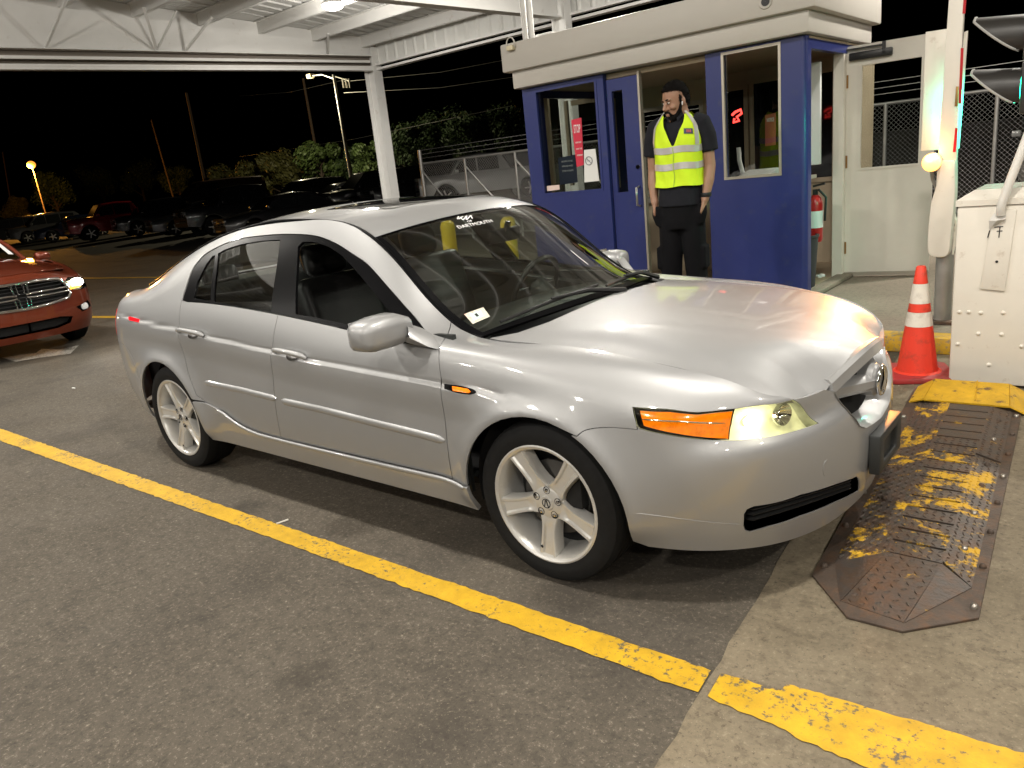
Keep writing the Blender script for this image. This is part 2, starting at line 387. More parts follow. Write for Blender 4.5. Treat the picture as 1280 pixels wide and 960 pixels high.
# ------------------------------------------------------------------ ground
def ground_mat(name, col, speck, sa, stain, st_amt, rough=.9, sscale=260, bump=.5, crack=False, dark=0):
    M = bpy.data.materials.new(name); M.use_nodes = True; N = M.node_tree.nodes; L = M.node_tree.links; b = N['Principled BSDF']
    tc = N.new('ShaderNodeTexCoord')
    def noise(sc, det=6, rg=.6):
        n = N.new('ShaderNodeTexNoise'); n.inputs['Scale'].default_value = sc; n.inputs['Detail'].default_value = det; n.inputs['Roughness'].default_value = rg; L.new(tc.outputs['Object'], n.inputs[0]); return n.outputs[0]
    def rng(s, a, b_, c, d):
        r = N.new('ShaderNodeMapRange'); 
        for i, v in enumerate((a, b_, c, d)): r.inputs[i+1].default_value = v
        L.new(s, r.inputs[0]); return r.outputs[0]
    def mix(f, a, c):
        m = N.new('ShaderNodeMix'); m.data_type = 'RGBA'; L.new(f, m.inputs[0])
        if isinstance(a, tuple): m.inputs[6].default_value = (*a, 1)
        else: L.new(a, m.inputs[6])
        m.inputs[7].default_value = (*c, 1); return m.outputs[2]
    v = N.new('ShaderNodeTexVoronoi'); v.inputs['Scale'].default_value = sscale; L.new(tc.outputs['Object'], v.inputs[0])
    g = noise(sscale*.55, 3, .8)
    cur = mix(rng(noise(1.1, 8), .35, .7, 0, .55), col, tuple(c*.72 for c in col))
    cur = mix(rng(g, .56, .74, 0, sa), cur, speck)
    cur = mix(rng(g, .30, .44, .75, 0), cur, tuple(c*.30 for c in col))
    g2 = noise(sscale*.17, 4, .75); cur = mix(rng(g2, .36, .50, .55, 0), cur, tuple(c*.5 for c in col)); cur = mix(rng(g2, .60, .76, 0, sa*.6), cur, speck)
    cur = mix(rng(noise(.55, 9, .65), .52, .70, 0, st_amt), cur, stain)
    cur = mix(rng(noise(3.2, 8, .7), .58, .74, 0, st_amt*.8), cur, stain)
    pv = N.new('ShaderNodeTexVoronoi'); pv.inputs['Scale'].default_value = 80; L.new(tc.outputs['Object'], pv.inputs[0])
    sp_ = N.new('ShaderNodeMath'); sp_.operation = 'MULTIPLY'; L.new(rng(pv.outputs['Distance'], .10, .16, 1, 0), sp_.inputs[0]); L.new(rng(pv.outputs['Color'], .60, .66, 0, .4), sp_.inputs[1])
    cur = mix(sp_.outputs[0], cur, tuple(min(.5, c*1.25) for c in speck))
    ov = N.new('ShaderNodeTexVoronoi'); ov.inputs['Scale'].default_value = 1.15; ov.inputs['Randomness'].default_value = 1; L.new(tc.outputs['Object'], ov.inputs[0])
    oa = N.new('ShaderNodeMath'); oa.operation = 'MULTIPLY_ADD'; oa.inputs[1].default_value = .16; L.new(noise(14, 6, .7), oa.inputs[0]); L.new(ov.outputs['Distance'], oa.inputs[2])
    os_ = N.new('ShaderNodeMath'); os_.operation = 'MULTIPLY'; L.new(rng(oa.outputs[0], .13, .24, .6, 0), os_.inputs[0]); L.new(rng(ov.outputs['Color'], .45, .5, 0, 1), os_.inputs[1])
    cur = mix(os_.outputs[0], cur, tuple(c*.3 for c in col))
    L.new(cur, b.inputs['Base Color']); b.inputs['Roughness'].default_value = rough; b.inputs['Specular IOR Level'].default_value = .3
    L.new(rng(noise(2.3), .3, .7, rough-.15, rough), b.inputs['Roughness'])
    bp = N.new('ShaderNodeBump'); bp.inputs['Strength'].default_value = bump; bp.inputs['Distance'].default_value = .006; L.new(g, bp.inputs['Height']); L.new(bp.outputs[0], b.inputs['Normal'])
    return M
def paint_mat(name, col, under, wear=.5, sc=45):
    M = bpy.data.materials.new(name); M.use_nodes = True; N = M.node_tree.nodes; L = M.node_tree.links; b = N['Principled BSDF']; tc = N.new('ShaderNodeTexCoord')
    def noise(s, det, rg):
        n = N.new('ShaderNodeTexNoise'); n.inputs['Scale'].default_value = s; n.inputs['Detail'].default_value = det; n.inputs['Roughness'].default_value = rg; L.new(tc.outputs['Object'], n.inputs[0]); return n.outputs[0]
    a = N.new('ShaderNodeMath'); a.operation = 'MULTIPLY_ADD'; a.inputs[1].default_value = .45; L.new(noise(2.5, 3, .6), a.inputs[0]); L.new(noise(sc, 8, .72), a.inputs[2])
    r = N.new('ShaderNodeMapRange'); r.inputs[1].default_value = .72+wear*.10; r.inputs[2].default_value = .80+wear*.10; r.inputs[3].default_value = 0; r.inputs[4].default_value = 1; L.new(a.outputs[0], r.inputs[0])
    r2 = N.new('ShaderNodeMapRange'); r2.inputs[1].default_value = .3; r2.inputs[2].default_value = .7; r2.inputs[3].default_value = .72; r2.inputs[4].default_value = 1.1; L.new(noise(9, 5, .7), r2.inputs[0])
    v = N.new('ShaderNodeVectorMath'); v.operation = 'SCALE'; v.inputs[0].default_value = col; L.new(r2.outputs[0], v.inputs['Scale'])
    m = N.new('ShaderNodeMix'); m.data_type = 'RGBA'; L.new(r.outputs[0], m.inputs[0]); L.new(v.outputs[0], m.inputs[6]); m.inputs[7].default_value = (*under, 1); L.new(m.outputs[2], b.inputs['Base Color']); b.inputs['Roughness'].default_value = .6
    bp = N.new('ShaderNodeBump'); bp.inputs['Strength'].default_value = .4; bp.inputs['Distance'].default_value = .004; L.new(noise(150, 3, .7), bp.inputs['Height']); L.new(bp.outputs[0], b.inputs['Normal']); return M
M_ASPH = ground_mat('asphalt', (.086, .073, .056), (.27, .235, .18), .85, (.030, .026, .022), .75, sscale=105)
M_CONC = ground_mat('concrete_pavement', (.185, .152, .104), (.31, .265, .19), .6, (.10, .082, .055), .7, sscale=95, bump=.35)
M_ISL = ground_mat('island_concrete', (.25, .215, .165), (.36, .31, .25), .4, (.12, .10, .075), .55, sscale=150, bump=.3)
M_YEL = paint_mat('yellow_road_paint', (.55, .325, .008), (.085, .072, .055), .7)
M_YEL2 = paint_mat('yellow_curb_paint', (.56, .33, .02), (.26, .20, .12), .3, 30)
M_WPAINT = paint_mat('white_road_paint', (.42, .40, .36), (.085, .072, .055), .1)
mb = MB(); mb.add([(-700, -300, 0), (300, -300, 0), (300, 900, 0), (-700, 900, 0)], [(0, 1, 2, 3)]); struct('ground', mb, M_ASPH)
JX = lambda y: .669-.092*(y+.2)          # slanting joint between asphalt and concrete
mb = MB(); ys = np.linspace(-9, 2.84, 130); jag = [JX(y)+random.uniform(-.006, .006) for y in ys]
mb.grid([[(j, y, .004), (9, y, .004)] for j, y in zip(jag, ys)]); struct('concrete_pavement', mb, M_CONC)
def line_strip(pts_top, pts_bot, z, jit, step=.03):
    T = dense([np.array(p) for p in pts_top], step, closed=False); n = len(T); Bt = dense([np.array(p) for p in pts_bot], step, closed=False); B = np.array([Bt[int(round(i*(len(Bt)-1)/(n-1)))] for i in range(n)]); mb = MB()
    rows = []
    for a, b in zip(T, B):
        j1 = random.gauss(0, jit); j2 = random.gauss(0, jit); rows.append([(a[0], a[1]+j1, z), ((a[0]+b[0])/2, (a[1]+b[1])/2, z), (b[0], b[1]+j2, z)])
    return mb.grid(rows)
mb = line_strip([(-16, -1.23), (-5.2, -1.141), (-1.82, -1.114), (.742, -1.076)], [(-16, -1.37), (-5.0, -1.27), (-1.65, -1.219), (.752, -1.192)], .004, .0025)
setp(single('lane_line', mb, M_YEL, 'worn yellow lane line painted along the asphalt beside the silver sedan', 'lane marking'))
mb = line_strip([(.775, -1.078), (.952, -1.066), (.956, -1.026), (1.2, -1.012), (2.4, -.93)], [(.785, -1.20), (1.0, -1.21), (1.05, -1.225), (1.22, -1.235), (2.5, -1.34)], .008, .0025, .02)
setp(single('lane_line', mb, M_YEL, 'wider yellow line continuing over the tan concrete at the bottom right', 'lane marking'))
def bar_px(a, b, wd, name, mt, label):
    A, B = on_z(a, 0), on_z(b, 0); mb = MB(); d = (B-A)/np.linalg.norm(B-A); s = np.array([-d[1], d[0], 0])*wd/2; k = np.array([0, 0, .004])
    mb.add([A-s+k, B-s+k, B+s+k, A+s+k], [(0, 1, 2, 3)]); single(name, mb, mt, label, 'lane marking')
bar_px((60, 348.5), (228, 346.5), .16, 'lane_line', M_YEL, 'thin faded yellow line across the dark lot behind the silver sedan')
bar_px((60, 323), (135, 320.5), .16, 'lane_line', M_WPAINT, 'faint pale line farthest out on the dark lot')
bar_px((92, 396.5), (172, 396.5), .14, 'lane_line', M_YEL, 'bright yellow line between the red car and the silver sedan')
P = [on_z(p, .004) for p in ((2, 447), (45, 441), (52, 436), (75, 437), (99, 431), (88, 442), (58, 446), (20, 452))]
mb = MB(); mb.add(P, [tuple(range(len(P)))]); single('painted_arrow', mb, M_WPAINT, 'worn white arrow painted on asphalt under the red car nose', 'road marking')
# island with yellow kerb
YB = 4.133; KZ = .12
mb = MB(); mb.prism([(-5.2, 2.88), (8, 2.80), (8, 6.9), (-5.2, 6.9)], 0, KZ-.004); struct('booth_island', mb, M_ISL, bevel=.02)
kerb = thing('kerb', 'yellow painted kerb along the edge of the booth island', 'kerb', (-1, 2.87, 0))
x = -5.2
while x < 6:
    L_ = 1.8; y0 = 2.93-.0059*(x+14)-.0; 
    mb = MB(); mb.prism([(x+.004, y0-.005), (x+L_-.004, y0-.0156), (x+L_-.004, y0+.16), (x+.004, y0+.17)], 0, KZ); mb.build('kerb_stone', M_YEL2, kerb, bevel=.018); x += L_

# ------------------------------------------------------------------ canopy over the lanes
M_CANW = mat('canopy_white_steel', (.72, .715, .69), .5, var=.04, vscale=2, dirt=(.35, .27, .18), dscale=5, damt=.5, dlo=.60)
M_DECK = mat('roof_deck_steel', (.60, .60, .58), .45, .15, var=.06, vscale=1.5)
M_RIBW = mat('ribbed_panel_white', (.70, .70, .67), .5, var=.03)
M_LAMPW = mat('lamp_diffuser', (1, 1, 1), .4, emit=(1, .96, .88), es=14)
M_LAMPB = mat('lamp_housing', (.7, .7, .68), .5)
CA = Vector((-12.02, 9.58, 0)); CD = Vector((-1.14, -7.19, 0)).normalized(); CN = Vector((-CD.y, CD.x, 0)); CN = CN if CN.x > 0 else -CN
def ridge(y): return 4.49+.088*(9.58-y) if y > -2.5 else 4.49+.088*(9.58+2.5)-.088*(-2.5-y)
X1 = 9.0; Y0 = -15.0
CAN = thing('canopy', 'white steel canopy roof over the exit lanes with ribbed deck', 'canopy', (-12.02, 9.58, 0))
mb = MB(); n = 0; V = []                                         # ribbed deck, ribs run across the purlins
xs = []; x = -13.9
rows = []
while x < X1:
    for dx, dz in ((0, 0), (.10, 0), (.125, .055), (.175, .055), (.20, 0)): xs.append((x+dx, dz))
    x += .30
yy = [9.6, -2.5, Y0]
def xend(y): return CA.x+CD.x*((y-CA.y)/CD.y)-.02
for x, dz in xs: rows.append([(max(x, xend(y)), y, ridge(y)+.18+dz) for y in yy])
mb.grid(rows); mb.build('roof_deck', M_DECK, CAN)
for y in [9.25-1.16*i for i in range(21)]:
    z = ridge(y); mb = MB(); xa = xend(y)+.03
    mb.bx(xa, X1, y-.006, y+.006, z-.04, z+.172); mb.bx(xa, X1, y-.006, y+.075, z-.048, z-.036); mb.bx(xa, X1, y-.075, y+.006, z+.166, z+.178); mb.build('purlin', M_CANW, CAN)
def endbox(name, t0, t1, n0, n1, z0, z1, z0b=None, z1b=None, mt=M_CANW, bev=0):
    A = CA+CD*t0; B = CA+CD*t1; z0b = z0 if z0b is None else z0b; z1b = z1 if z1b is None else z1b; mb = MB()
    P = [A+CN*n0+Vector((0, 0, z0)), A+CN*n1+Vector((0, 0, z0)), A+CN*n1+Vector((0, 0, z1)), A+CN*n0+Vector((0, 0, z1)), B+CN*n0+Vector((0, 0, z0b)), B+CN*n1+Vector((0, 0, z0b)), B+CN*n1+Vector((0, 0, z1b)), B+CN*n0+Vector((0, 0, z1b))]
    mb.add(P, [(0, 1, 2, 3), (7, 6, 5, 4), (0, 4, 5, 1), (1, 5, 6, 2), (2, 6, 7, 3), (3, 7, 4, 0)]); return mb.build(name, mt, CAN)
TL = 11.9
for t0, t1, y0, y1 in ((0, TL, 9.58, 9.58+CD.y*TL),):
    endbox('end_beam', t0, t1, .02, .06, 4.30, ridge(y0)+.175, 4.36, ridge(y1)+.175)
    endbox('beam_flange', t0, t1, .0, .16, 4.286, 4.298, 4.346, 4.358)
    endbox('conduit_rail', t0+.2, t1, .05, .12, 4.155, 4.205, 4.17, 4.22)
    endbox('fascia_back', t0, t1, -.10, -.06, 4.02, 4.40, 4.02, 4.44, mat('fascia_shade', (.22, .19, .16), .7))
    endbox('fascia_channel', t0, t1, -.06, .10, 4.0, 4.05); endbox('fascia_lip', t0, t1, .085, .099, 4.052, 4.09)
for i, y in enumerate([8.09, 5.77, 4.61, 3.45, 1.13, -1.19]):      # flange braces from purlin to beam foot
    t = (y-9.58)/CD.y; a = CA+CD*t; mb = MB(); s = .35 if i % 2 else -.3
    mb.bar(a+CN*.75+CD*0+Vector((0, 0, ridge(y)-.03)), a+CN*.10+CD*s+Vector((0, 0, 4.34)), .05, .03); mb.build('brace', M_CANW, CAN)
    if i in (2, 4): mb = MB(); mb.bar(a+CN*.75+CD*-.55+Vector((0, 0, ridge(y)-.05)), a+CN*.10+CD*s+Vector((0, 0, 4.34)), .03, .03); mb.build('brace', M_CANW, CAN)
# side fascia of ribbed panels, with gutter channels
xw0, xw1 = -11.98, 6.0
rows = []; x = xw0
while x < xw1:
    for dx, dy in ((0, 0), (.04, -.022), (.07, -.022), (.11, 0)): rows.append([(x+dx, 9.60+dy, 4.11), (x+dx, 9.60+dy, 4.66)])
    x += .30
mb = MB(); mb.grid(rows); mb.build('ribbed_fascia', M_RIBW, CAN)
for z0, z1, y0, y1, nm in ((4.0, 4.045, 9.50, 9.66, 'gutter_channel'), (4.09, 4.13, 9.46, 9.57, 'gutter_channel')):
    mb = MB(); mb.bx(xw0, xw1, y0, y1, z0, z1); mb.build(nm, M_CANW, CAN)
# corner column (wide flange) and the frame over the booth
def hcol(x, y, h, w=.30, d=.26, name='column'):
    mb = MB(); mb.bx(x-w/2, x-w/2+.02, y-d/2, y+d/2, 0, h); mb.bx(x+w/2-.02, x+w/2, y-d/2, y+d/2, 0, h); mb.bx(x-w/2+.02, x+w/2-.02, y-.012, y+.012, 0, h); return mb.build(name, M_CANW, CAN)
hcol(-12.05, 9.52, 4.48, .32, .24)
cx = on_y((703, 20), 9.42)[0]; hcol(cx, 9.38, 4.42, .30, .2)
Pa = on_x((655, 21), cx-.14); Pb = on_x((455, 2), cx-.14); sl = (Pb[2]-Pa[2])/(Pb[1]-Pa[1])
def zb(y): return Pa[2]+sl*(y-Pa[1])
mb = MB(); ya, yb2 = 9.3, -8
for dx0, dx1, dz0, dz1 in ((-.10, .10, 0, .025), (-.008, .008, .025, .60), (-.10, .10, .60, .625)):
    P = [(cx-.04+a, y, zb(y)+b+(.0 if b < .3 else (ridge(y)-.06-zb(y)-.625))) for y in (ya, yb2) for a, b in ((dx0, dz0), (dx1, dz0), (dx1, dz1), (dx0, dz1))]
    mb.add(P, [(0, 1, 2, 3), (7, 6, 5, 4), (0, 4, 5, 1), (1, 5, 6, 2), (2, 6, 7, 3), (3, 7, 4, 0)])
mb.build('frame_beam', M_CANW, CAN)
mb = MB(); mb.tube([on_y((1012/3.048+300, 15), 8.9), on_y((1030/3.048+300, 2), 8.6)], .02, 6); mb.build('brace', M_CANW, CAN)
# roof lamps: one shows at the top, the others light the lanes
lamp_spots = [tuple(on_z((416, 7), 4.56))]+[(x, y, ridge(y)-.12) for x in (-4.2, 1.3, 6.4) for y in (6.4,)]+[(x, y, ridge(y)-.12) for x in (-9.9, -4.2, 1.3, 6.4) for y in (-1.3, -6.6, -12.0)]
LAMP_W = 105
for i, (x, y, z) in enumerate(lamp_spots):
    t = thing('canopy_lamp', 'lit round canopy lamp at the top of the picture, hung under the purlins' if i == 0 else 'round canopy lamp hung under the purlins out of the picture', 'ceiling lamp', (x, y, z), group='lamps under the canopy')
    mb = MB(); mb.lathe([(.001, .14), (.12, .14), (.16, .06), (.19, .045), (.20, .02), (.19, .015)], 24, o=(x, y, z)); mb.tube([(x, y, z+.13), (x, y, z+.32)], .025, 6); mb.build('housing', M_LAMPB, t, smooth=.6)
    mb = MB(); mb.lathe([(.19, .02), (.185, -.01), (.14, -.05), (.06, -.068), (.001, -.07)], 24, o=(x, y, z)); mb.build('diffuser', M_LAMPW, t, smooth=1)
    lamp('canopy_light', 'POINT', (x, y, z-.20), LAMP_W, (1, .945, .86), .12); lamp('canopy_downlight', 'AREA', (x, y, z-.085), LAMP_W*1.55, (1, .945, .86), .34)
# ------------------------------------------------------------------ blue pay booth
M_BLUE = mat('booth_blue_paint', (.020, .029, .135), .36, coat=.15, var=.05, vscale=2, dirt=(.055, .058, .10), dscale=9, damt=.55, dlo=.56)
M_FAS = mat('booth_fascia_paint', (.47, .445, .40), .5, var=.03, vscale=1.5, dirt=(.42, .36, .29), dscale=4, damt=.35, dlo=.58)
M_CREAM = mat('cream_door_paint', (.68, .645, .57), .45, var=.03, dirt=(.40, .30, .18), dscale=14, damt=.6, dlo=.66)
M_TAN = mat('booth_inside_tan', (.40, .325, .225), .6, var=.05)
M_BGLASS = glass_mat('booth_glass', (.80, .82, .80))
M_ALU = mat('aluminium_trim', (.42, .38, .32), .4, .6)
M_PAPER = mat('white_paper', (.72, .72, .70), .7)
M_REDP = mat('red_poster', (.55, .02, .05), .5)
M_NAVY = mat('navy_sign', (.03, .04, .08), .5)
M_BLACKM = mat('black_metal', (.02, .02, .02), .4, .3)
M_BRASS = mat('brass_hinge', (.30, .17, .06), .45, .7)
M_EXT = mat('extinguisher_red', (.42, .012, .012), .28, coat=.4)
BX0, BX1, BY0, BY1, BZ = -3.775, -.705, YB, 6.25, 2.375
BO = thing('pay_booth', 'blue pay booth with white fascia, windows and open sliding doorway', 'booth', ((BX0+BX1)/2, (BY0+BY1)/2, KZ))
def bpart(name, mt, *boxes, bevel=0, par=None, **k):
    mb = MB()
    for b in boxes: mb.bx(*b)
    return mb.build(name, mt, par or BO, bevel=bevel, **k)
def framed(name, x0, x1, z0, z1, wx0, wx1, wz0, wz1, y0, y1, mt, par=None):
    """a panel with one window opening, butted from four pieces into one mesh"""
    mb = MB(); O = [(x0, z0), (x1, z0), (x1, z1), (x0, z1)]; I = [(wx0, wz0), (wx1, wz0), (wx1, wz1), (wx0, wz1)]
    for y, s in ((y0, 1), (y1, -1)):
        for i in range(4):
            j = (i+1) % 4; mb.add([(O[i][0], y, O[i][1]), (O[j][0], y, O[j][1]), (I[j][0], y, I[j][1]), (I[i][0], y, I[i][1])], [(0, 1, 2, 3)])
    for R in (O, I):
        for i in range(4):
            j = (i+1) % 4; mb.add([(R[i][0], y0, R[i][1]), (R[j][0], y0, R[j][1]), (R[j][0], y1, R[j][1]), (R[i][0], y1, R[i][1])], [(0, 1, 2, 3)])
    return mb.build(name, mt, par or BO, merge=1e-4)
def glass_pane(name, x0, x1, z0, z1, y, par, mt=None):
    return bpart(name, mt or M_BGLASS, (x0, x1, y-.003, y+.003, z0, z1), par=par)
bpart('floor', M_TAN, (BX0+.03, BX1-.03, BY0+.03, BY1-.03, KZ-.002, KZ+.02))
lp = framed('front_panel', BX0, -2.735, KZ, BZ, -3.60, -2.83, 1.245, 2.33, YB, YB+.07, M_BLUE)
fr = framed('window_trim', -3.615, -2.815, 1.23, 2.345, -3.59, -2.84, 1.255, 2.32, YB-.006, YB+.02, M_BLUE, lp)
glass_pane('window_pane', -3.60, -2.83, 1.245, 2.33, YB+.035, lp)
rp = framed('front_panel', -1.625, BX1-.05, KZ, BZ, -1.455, -.94, 1.255, 2.345, YB, YB+.07, M_BLUE)
framed('window_trim', -1.47, -.925, 1.24, 2.36, -1.447, -.948, 1.263, 2.337, YB-.006, YB+.02, M_ALU, rp)
glass_pane('window_pane', -1.455, -.94, 1.255, 2.345, YB+.035, rp)
mb = MB(); mb.lathe([(.05, KZ), (.05, BZ)], 20, o=(BX1-.05, YB+.05, 0)); mb.bx(BX1-.05, BX1, YB+.05, YB+.12, KZ, BZ); mb.build('corner_post', M_BLUE, BO, smooth=.6)
dl = framed('sliding_door', -2.72, -2.365, KZ+.01, BZ-.06, -2.665, -2.54, 1.20, 2.20, YB+.035, YB+.075, M_BLUE)
glass_pane('door_pane', -2.665, -2.54, 1.20, 2.20, YB+.055, dl)
bpart('door_edge', M_ALU, (-2.362, -2.340, YB+.03, YB+.085, KZ+.01, BZ-.03), par=dl)
mb = MB(); mb.tube([(-2.405, YB+.03, 1.05), (-2.405, YB-.03, 1.06), (-2.405, YB-.03, 1.235), (-2.405, YB+.03, 1.245)], .011, 8); mb.build('door_pull', mat('brushed_steel', (.5, .49, .47), .3, .9), dl, smooth=1)
mb = MB(); mb.lathe([(.001, -.012), (.022, -.012), (.026, 0), (.026, .01)], 16, o=(-2.405, YB+.034, 1.44), axis='y'); mb.build('door_lock', M_CHROME, dl, smooth=.6)
bpart('door_header', M_TAN, (-2.735, -1.625, YB+.075, YB+.14, BZ-.05, BZ))
# walls behind
bw = thing  # (kept for clarity of the names below)
sw = bpart('side_wall', M_BLUE, (BX0, BX0+.07, YB+.072, BY1, KZ, 1.18), (BX0, BX0+.07, YB+.072, BY1, 2.28, BZ), (BX0, BX0+.07, YB+.072, 4.42, 1.18, 2.28), (BX0, BX0+.07, 5.95, BY1, 1.18, 2.28))  # window opening added in this wall to let canopy light into the booth
bpart('side_window_frame', M_TAN, (BX0-.004, BX0+.078, 4.42, 4.48, 1.18, 2.28), (BX0-.004, BX0+.078, 5.89, 5.95, 1.18, 2.28), par=sw)
bpart('side_pane', M_BGLASS, (BX0+.03, BX0+.036, 4.48, 5.89, 1.18, 2.28), par=sw)
back = framed('back_wall', BX0+.072, BX1, KZ, BZ, -3.5, -2.62, 1.05, 2.12, BY1-.07, BY1, M_TAN)
b2 = framed('back_window_frame', -3.5, -2.62, 1.05, 2.12, -3.45, -2.67, 1.10, 2.07, BY1-.075, BY1-.02, M_ALU, back)
for wx0, wx1, wz0, wz1 in ((-2.42, -2.10, 1.15, 2.16), (-1.98, -1.10, 1.10, 2.20)):
    f = framed('back_window', wx0-.05, wx1+.05, wz0-.05, wz1+.05, wx0, wx1, wz0, wz1, BY1-.10, BY1-.074, M_TAN, back)
    bpart('dark_pane', mat('dark_window_glass', (.010, .011, .012), .06), (wx0, wx1, BY1-.088, BY1-.08, wz0, wz1), par=f)
glass_pane('back_pane', -3.45, -2.67, 1.10, 2.07, BY1-.05, back)
bpart('ceiling', M_TAN, (BX0+.07, BX1, YB+.072, BY1, BZ-.02, BZ))
# right side: header, jambs, threshold, inner white board
bpart('side_header', M_BLUE, (BX1-.06, BX1, YB+.122, BY1-.002, BZ-.10, BZ-.001))
bpart('door_jamb', M_CREAM, (BX1-.10, BX1-.005, 5.20, 5.30, KZ, BZ-.10)); jb = bpart('door_jamb', M_TAN, (BX1-.07, BX1+.004, 5.302, 5.36, KZ, BZ-.102))
for z in (.42, 1.27, 2.02): bpart('hinge', M_BRASS, (BX1-.03, BX1+.012, 5.30-.012, 5.30+.03, z-.06, z+.06), par=jb)
bpart('rear_side_wall', M_TAN, (BX1-.07, BX1-.002, 5.36, BY1-.072, KZ, BZ-.102))
bpart('threshold', M_ISL, (BX1-.06, BX1+.08, YB+.10, 5.36, KZ, KZ+.045), bevel=.01)
# fascia in two tiers
mb = MB(); mb.bx(BX0-.04, BX1+.05, YB-.10, 5.93, 2.385, 2.575); mb.build('lower_fascia', M_FAS, BO, bevel=.014)
mb = MB(); mb.bx(BX0-.12, BX1+.12, YB-.16, 6.0, 2.56, 2.84); mb.build('upper_fascia', M_FAS, BO, bevel=.016)
p = on_y((957, 2), YB-.16); mb = MB(); mb.lathe([(.001, -.004), (.04, -.004), (.055, -.012), (.06, 0)], 20, o=(p[0], YB-.16, p[2]), axis='y'); o = mb.build('camera_port', M_FAS, BO, smooth=.6)
mb = MB(); mb.lathe([(.001, -.008), (.036, -.008), (.036, -.002)], 16, o=(p[0], YB-.16, p[2]), axis='y'); mb.build('port_glass', M_BLACKM, o)
c = on_y((637, 60), YB-.2); ls = thing('fascia_light', 'small cream light with a round wire guard on the fascia corner', 'light fitting', tuple(c))
mb = MB(); mb.box((c[0], c[1]+.02, c[2]), (.09, .06, .05)); mb.build('body', mat('cream_plastic', (.62, .55, .38), .5), ls, bevel=.012)
mb = MB(); mb.tube([(c[0]+.055*math.cos(a), c[1]+.02, c[2]+.03+.075*math.sin(a)) for a in np.linspace(RAD(-20), RAD(200), 14)], .007, 6); mb.build('wire_guard', M_FAS, ls, smooth=1)
# conduit, box and panel on the booth roof
for px, w_ in ((657, .035), (665, .035)):
    a = on_y((px, 47), 5.2); mb = MB(); mb.tube([(a[0], 5.2, 2.8), (a[0], 5.2, 4.6)], w_, 8); single('roof_conduit', mb, M_CANW, 'white conduit rising from the left end of the booth roof, %s one' % ('left' if px == 657 else 'right'), 'conduit', smooth=1)
a = on_y((680, 34), 5.3); mb = MB(); mb.bx(a[0]-.11, a[0]+.13, 5.25, 5.4, 2.78, 3.10); single('electrical_box', mb, M_CANW, 'white electrical box standing on the booth roof by the conduits', 'electrical box', bevel=.01)
# open service door
DH = Vector((-.775, 5.33, KZ)); DE = Vector((.045, 5.44, KZ)); dd = (DE-DH).normalized(); dn = Vector((dd.y, -dd.x, 0)); DW = (DE-DH).length
SD = thing('service_door', 'cream service door standing open with a dark window and closer', 'door', tuple(DH))
def dpt(px):   # pixel to door plane: along, height
    d = ray(px); t = ((DH-Vector(CAM_POS)).dot(dn))/Vector(d).dot(dn); P = Vector(CAM_POS)+Vector(d)*t; return (P-DH).dot(dd), P.z
def dbox(name, mt, a0, a1, z0, z1, n0, n1, par=SD, bevel=0, label=None):
    mb = MB(); M = Matrix((dd, dn, Vector((0, 0, 1)))).transposed(); c = DH+dd*(a0+a1)/2+dn*(n0+n1)/2; mb.box((c.x, c.y, (z0+z1)/2), (a1-a0, n1-n0, z1-z0), M=M); return mb.build(name, mt, par, bevel=bevel, label=label)
wl, wb = dpt((1076, 210)); wr, wt = dpt((1153, 73)); z1 = 2.335; zt = dpt((1076, 81))[1]; wt = (wt+zt)/2
dbox('stile', M_CREAM, 0, wl, KZ+.03, z1, 0, .045); dbox('stile', M_CREAM, wr, DW, KZ+.03, z1, 0, .045)
dbox('lower_panel', M_CREAM, wl, wr, KZ+.03, wb, 0, .045); dbox('top_rail', M_CREAM, wl, wr, wt, z1, 0, .045)
dbox('door_pane', M_BGLASS, wl, wr, wb, wt, .018, .026)
for a0, a1, q0, q1 in ((wl-.02, wr+.02, wb-.02, wb), (wl-.02, wr+.02, wt, wt+.02), (wl-.02, wl, wb, wt), (wr, wr+.02, wb, wt)): dbox('glazing_bead', M_CREAM, a0, a1, q0, q1, .045, .056)
dbox('door_sweep', M_ALU, 0, DW, KZ+.012, KZ+.05, .046, .054)
o = dbox('door_closer', M_BLACKM, dpt((1063, 72))[0], dpt((1117, 64))[0], 2.20, 2.27, .046, .10, bevel=.01); dbox('closer_arm', M_BLACKM, .02, .38, 2.295, 2.31, .07, .09, par=o); dbox('closer_link', M_BLACKM, .37, .40, 2.22, 2.33, .06, .10, par=o)
for a, b, t, bt in ((672, 682, 108, 236), (684, 691, 112, 236), (709, 714, 126, 232)):
    A, B = on_y((a, t), 5.5), on_y((b, bt), 5.5); bpart('inner_post', M_TAN, (A[0], B[0], 5.48, 5.52, B[2], A[2]))
A, B = on_y((714, 126), 5.5), on_y((750, 131), 5.5); bpart('inner_post', M_TAN, (A[0]+.005, B[0], 5.482, 5.518, A[2]-.06, A[2]))
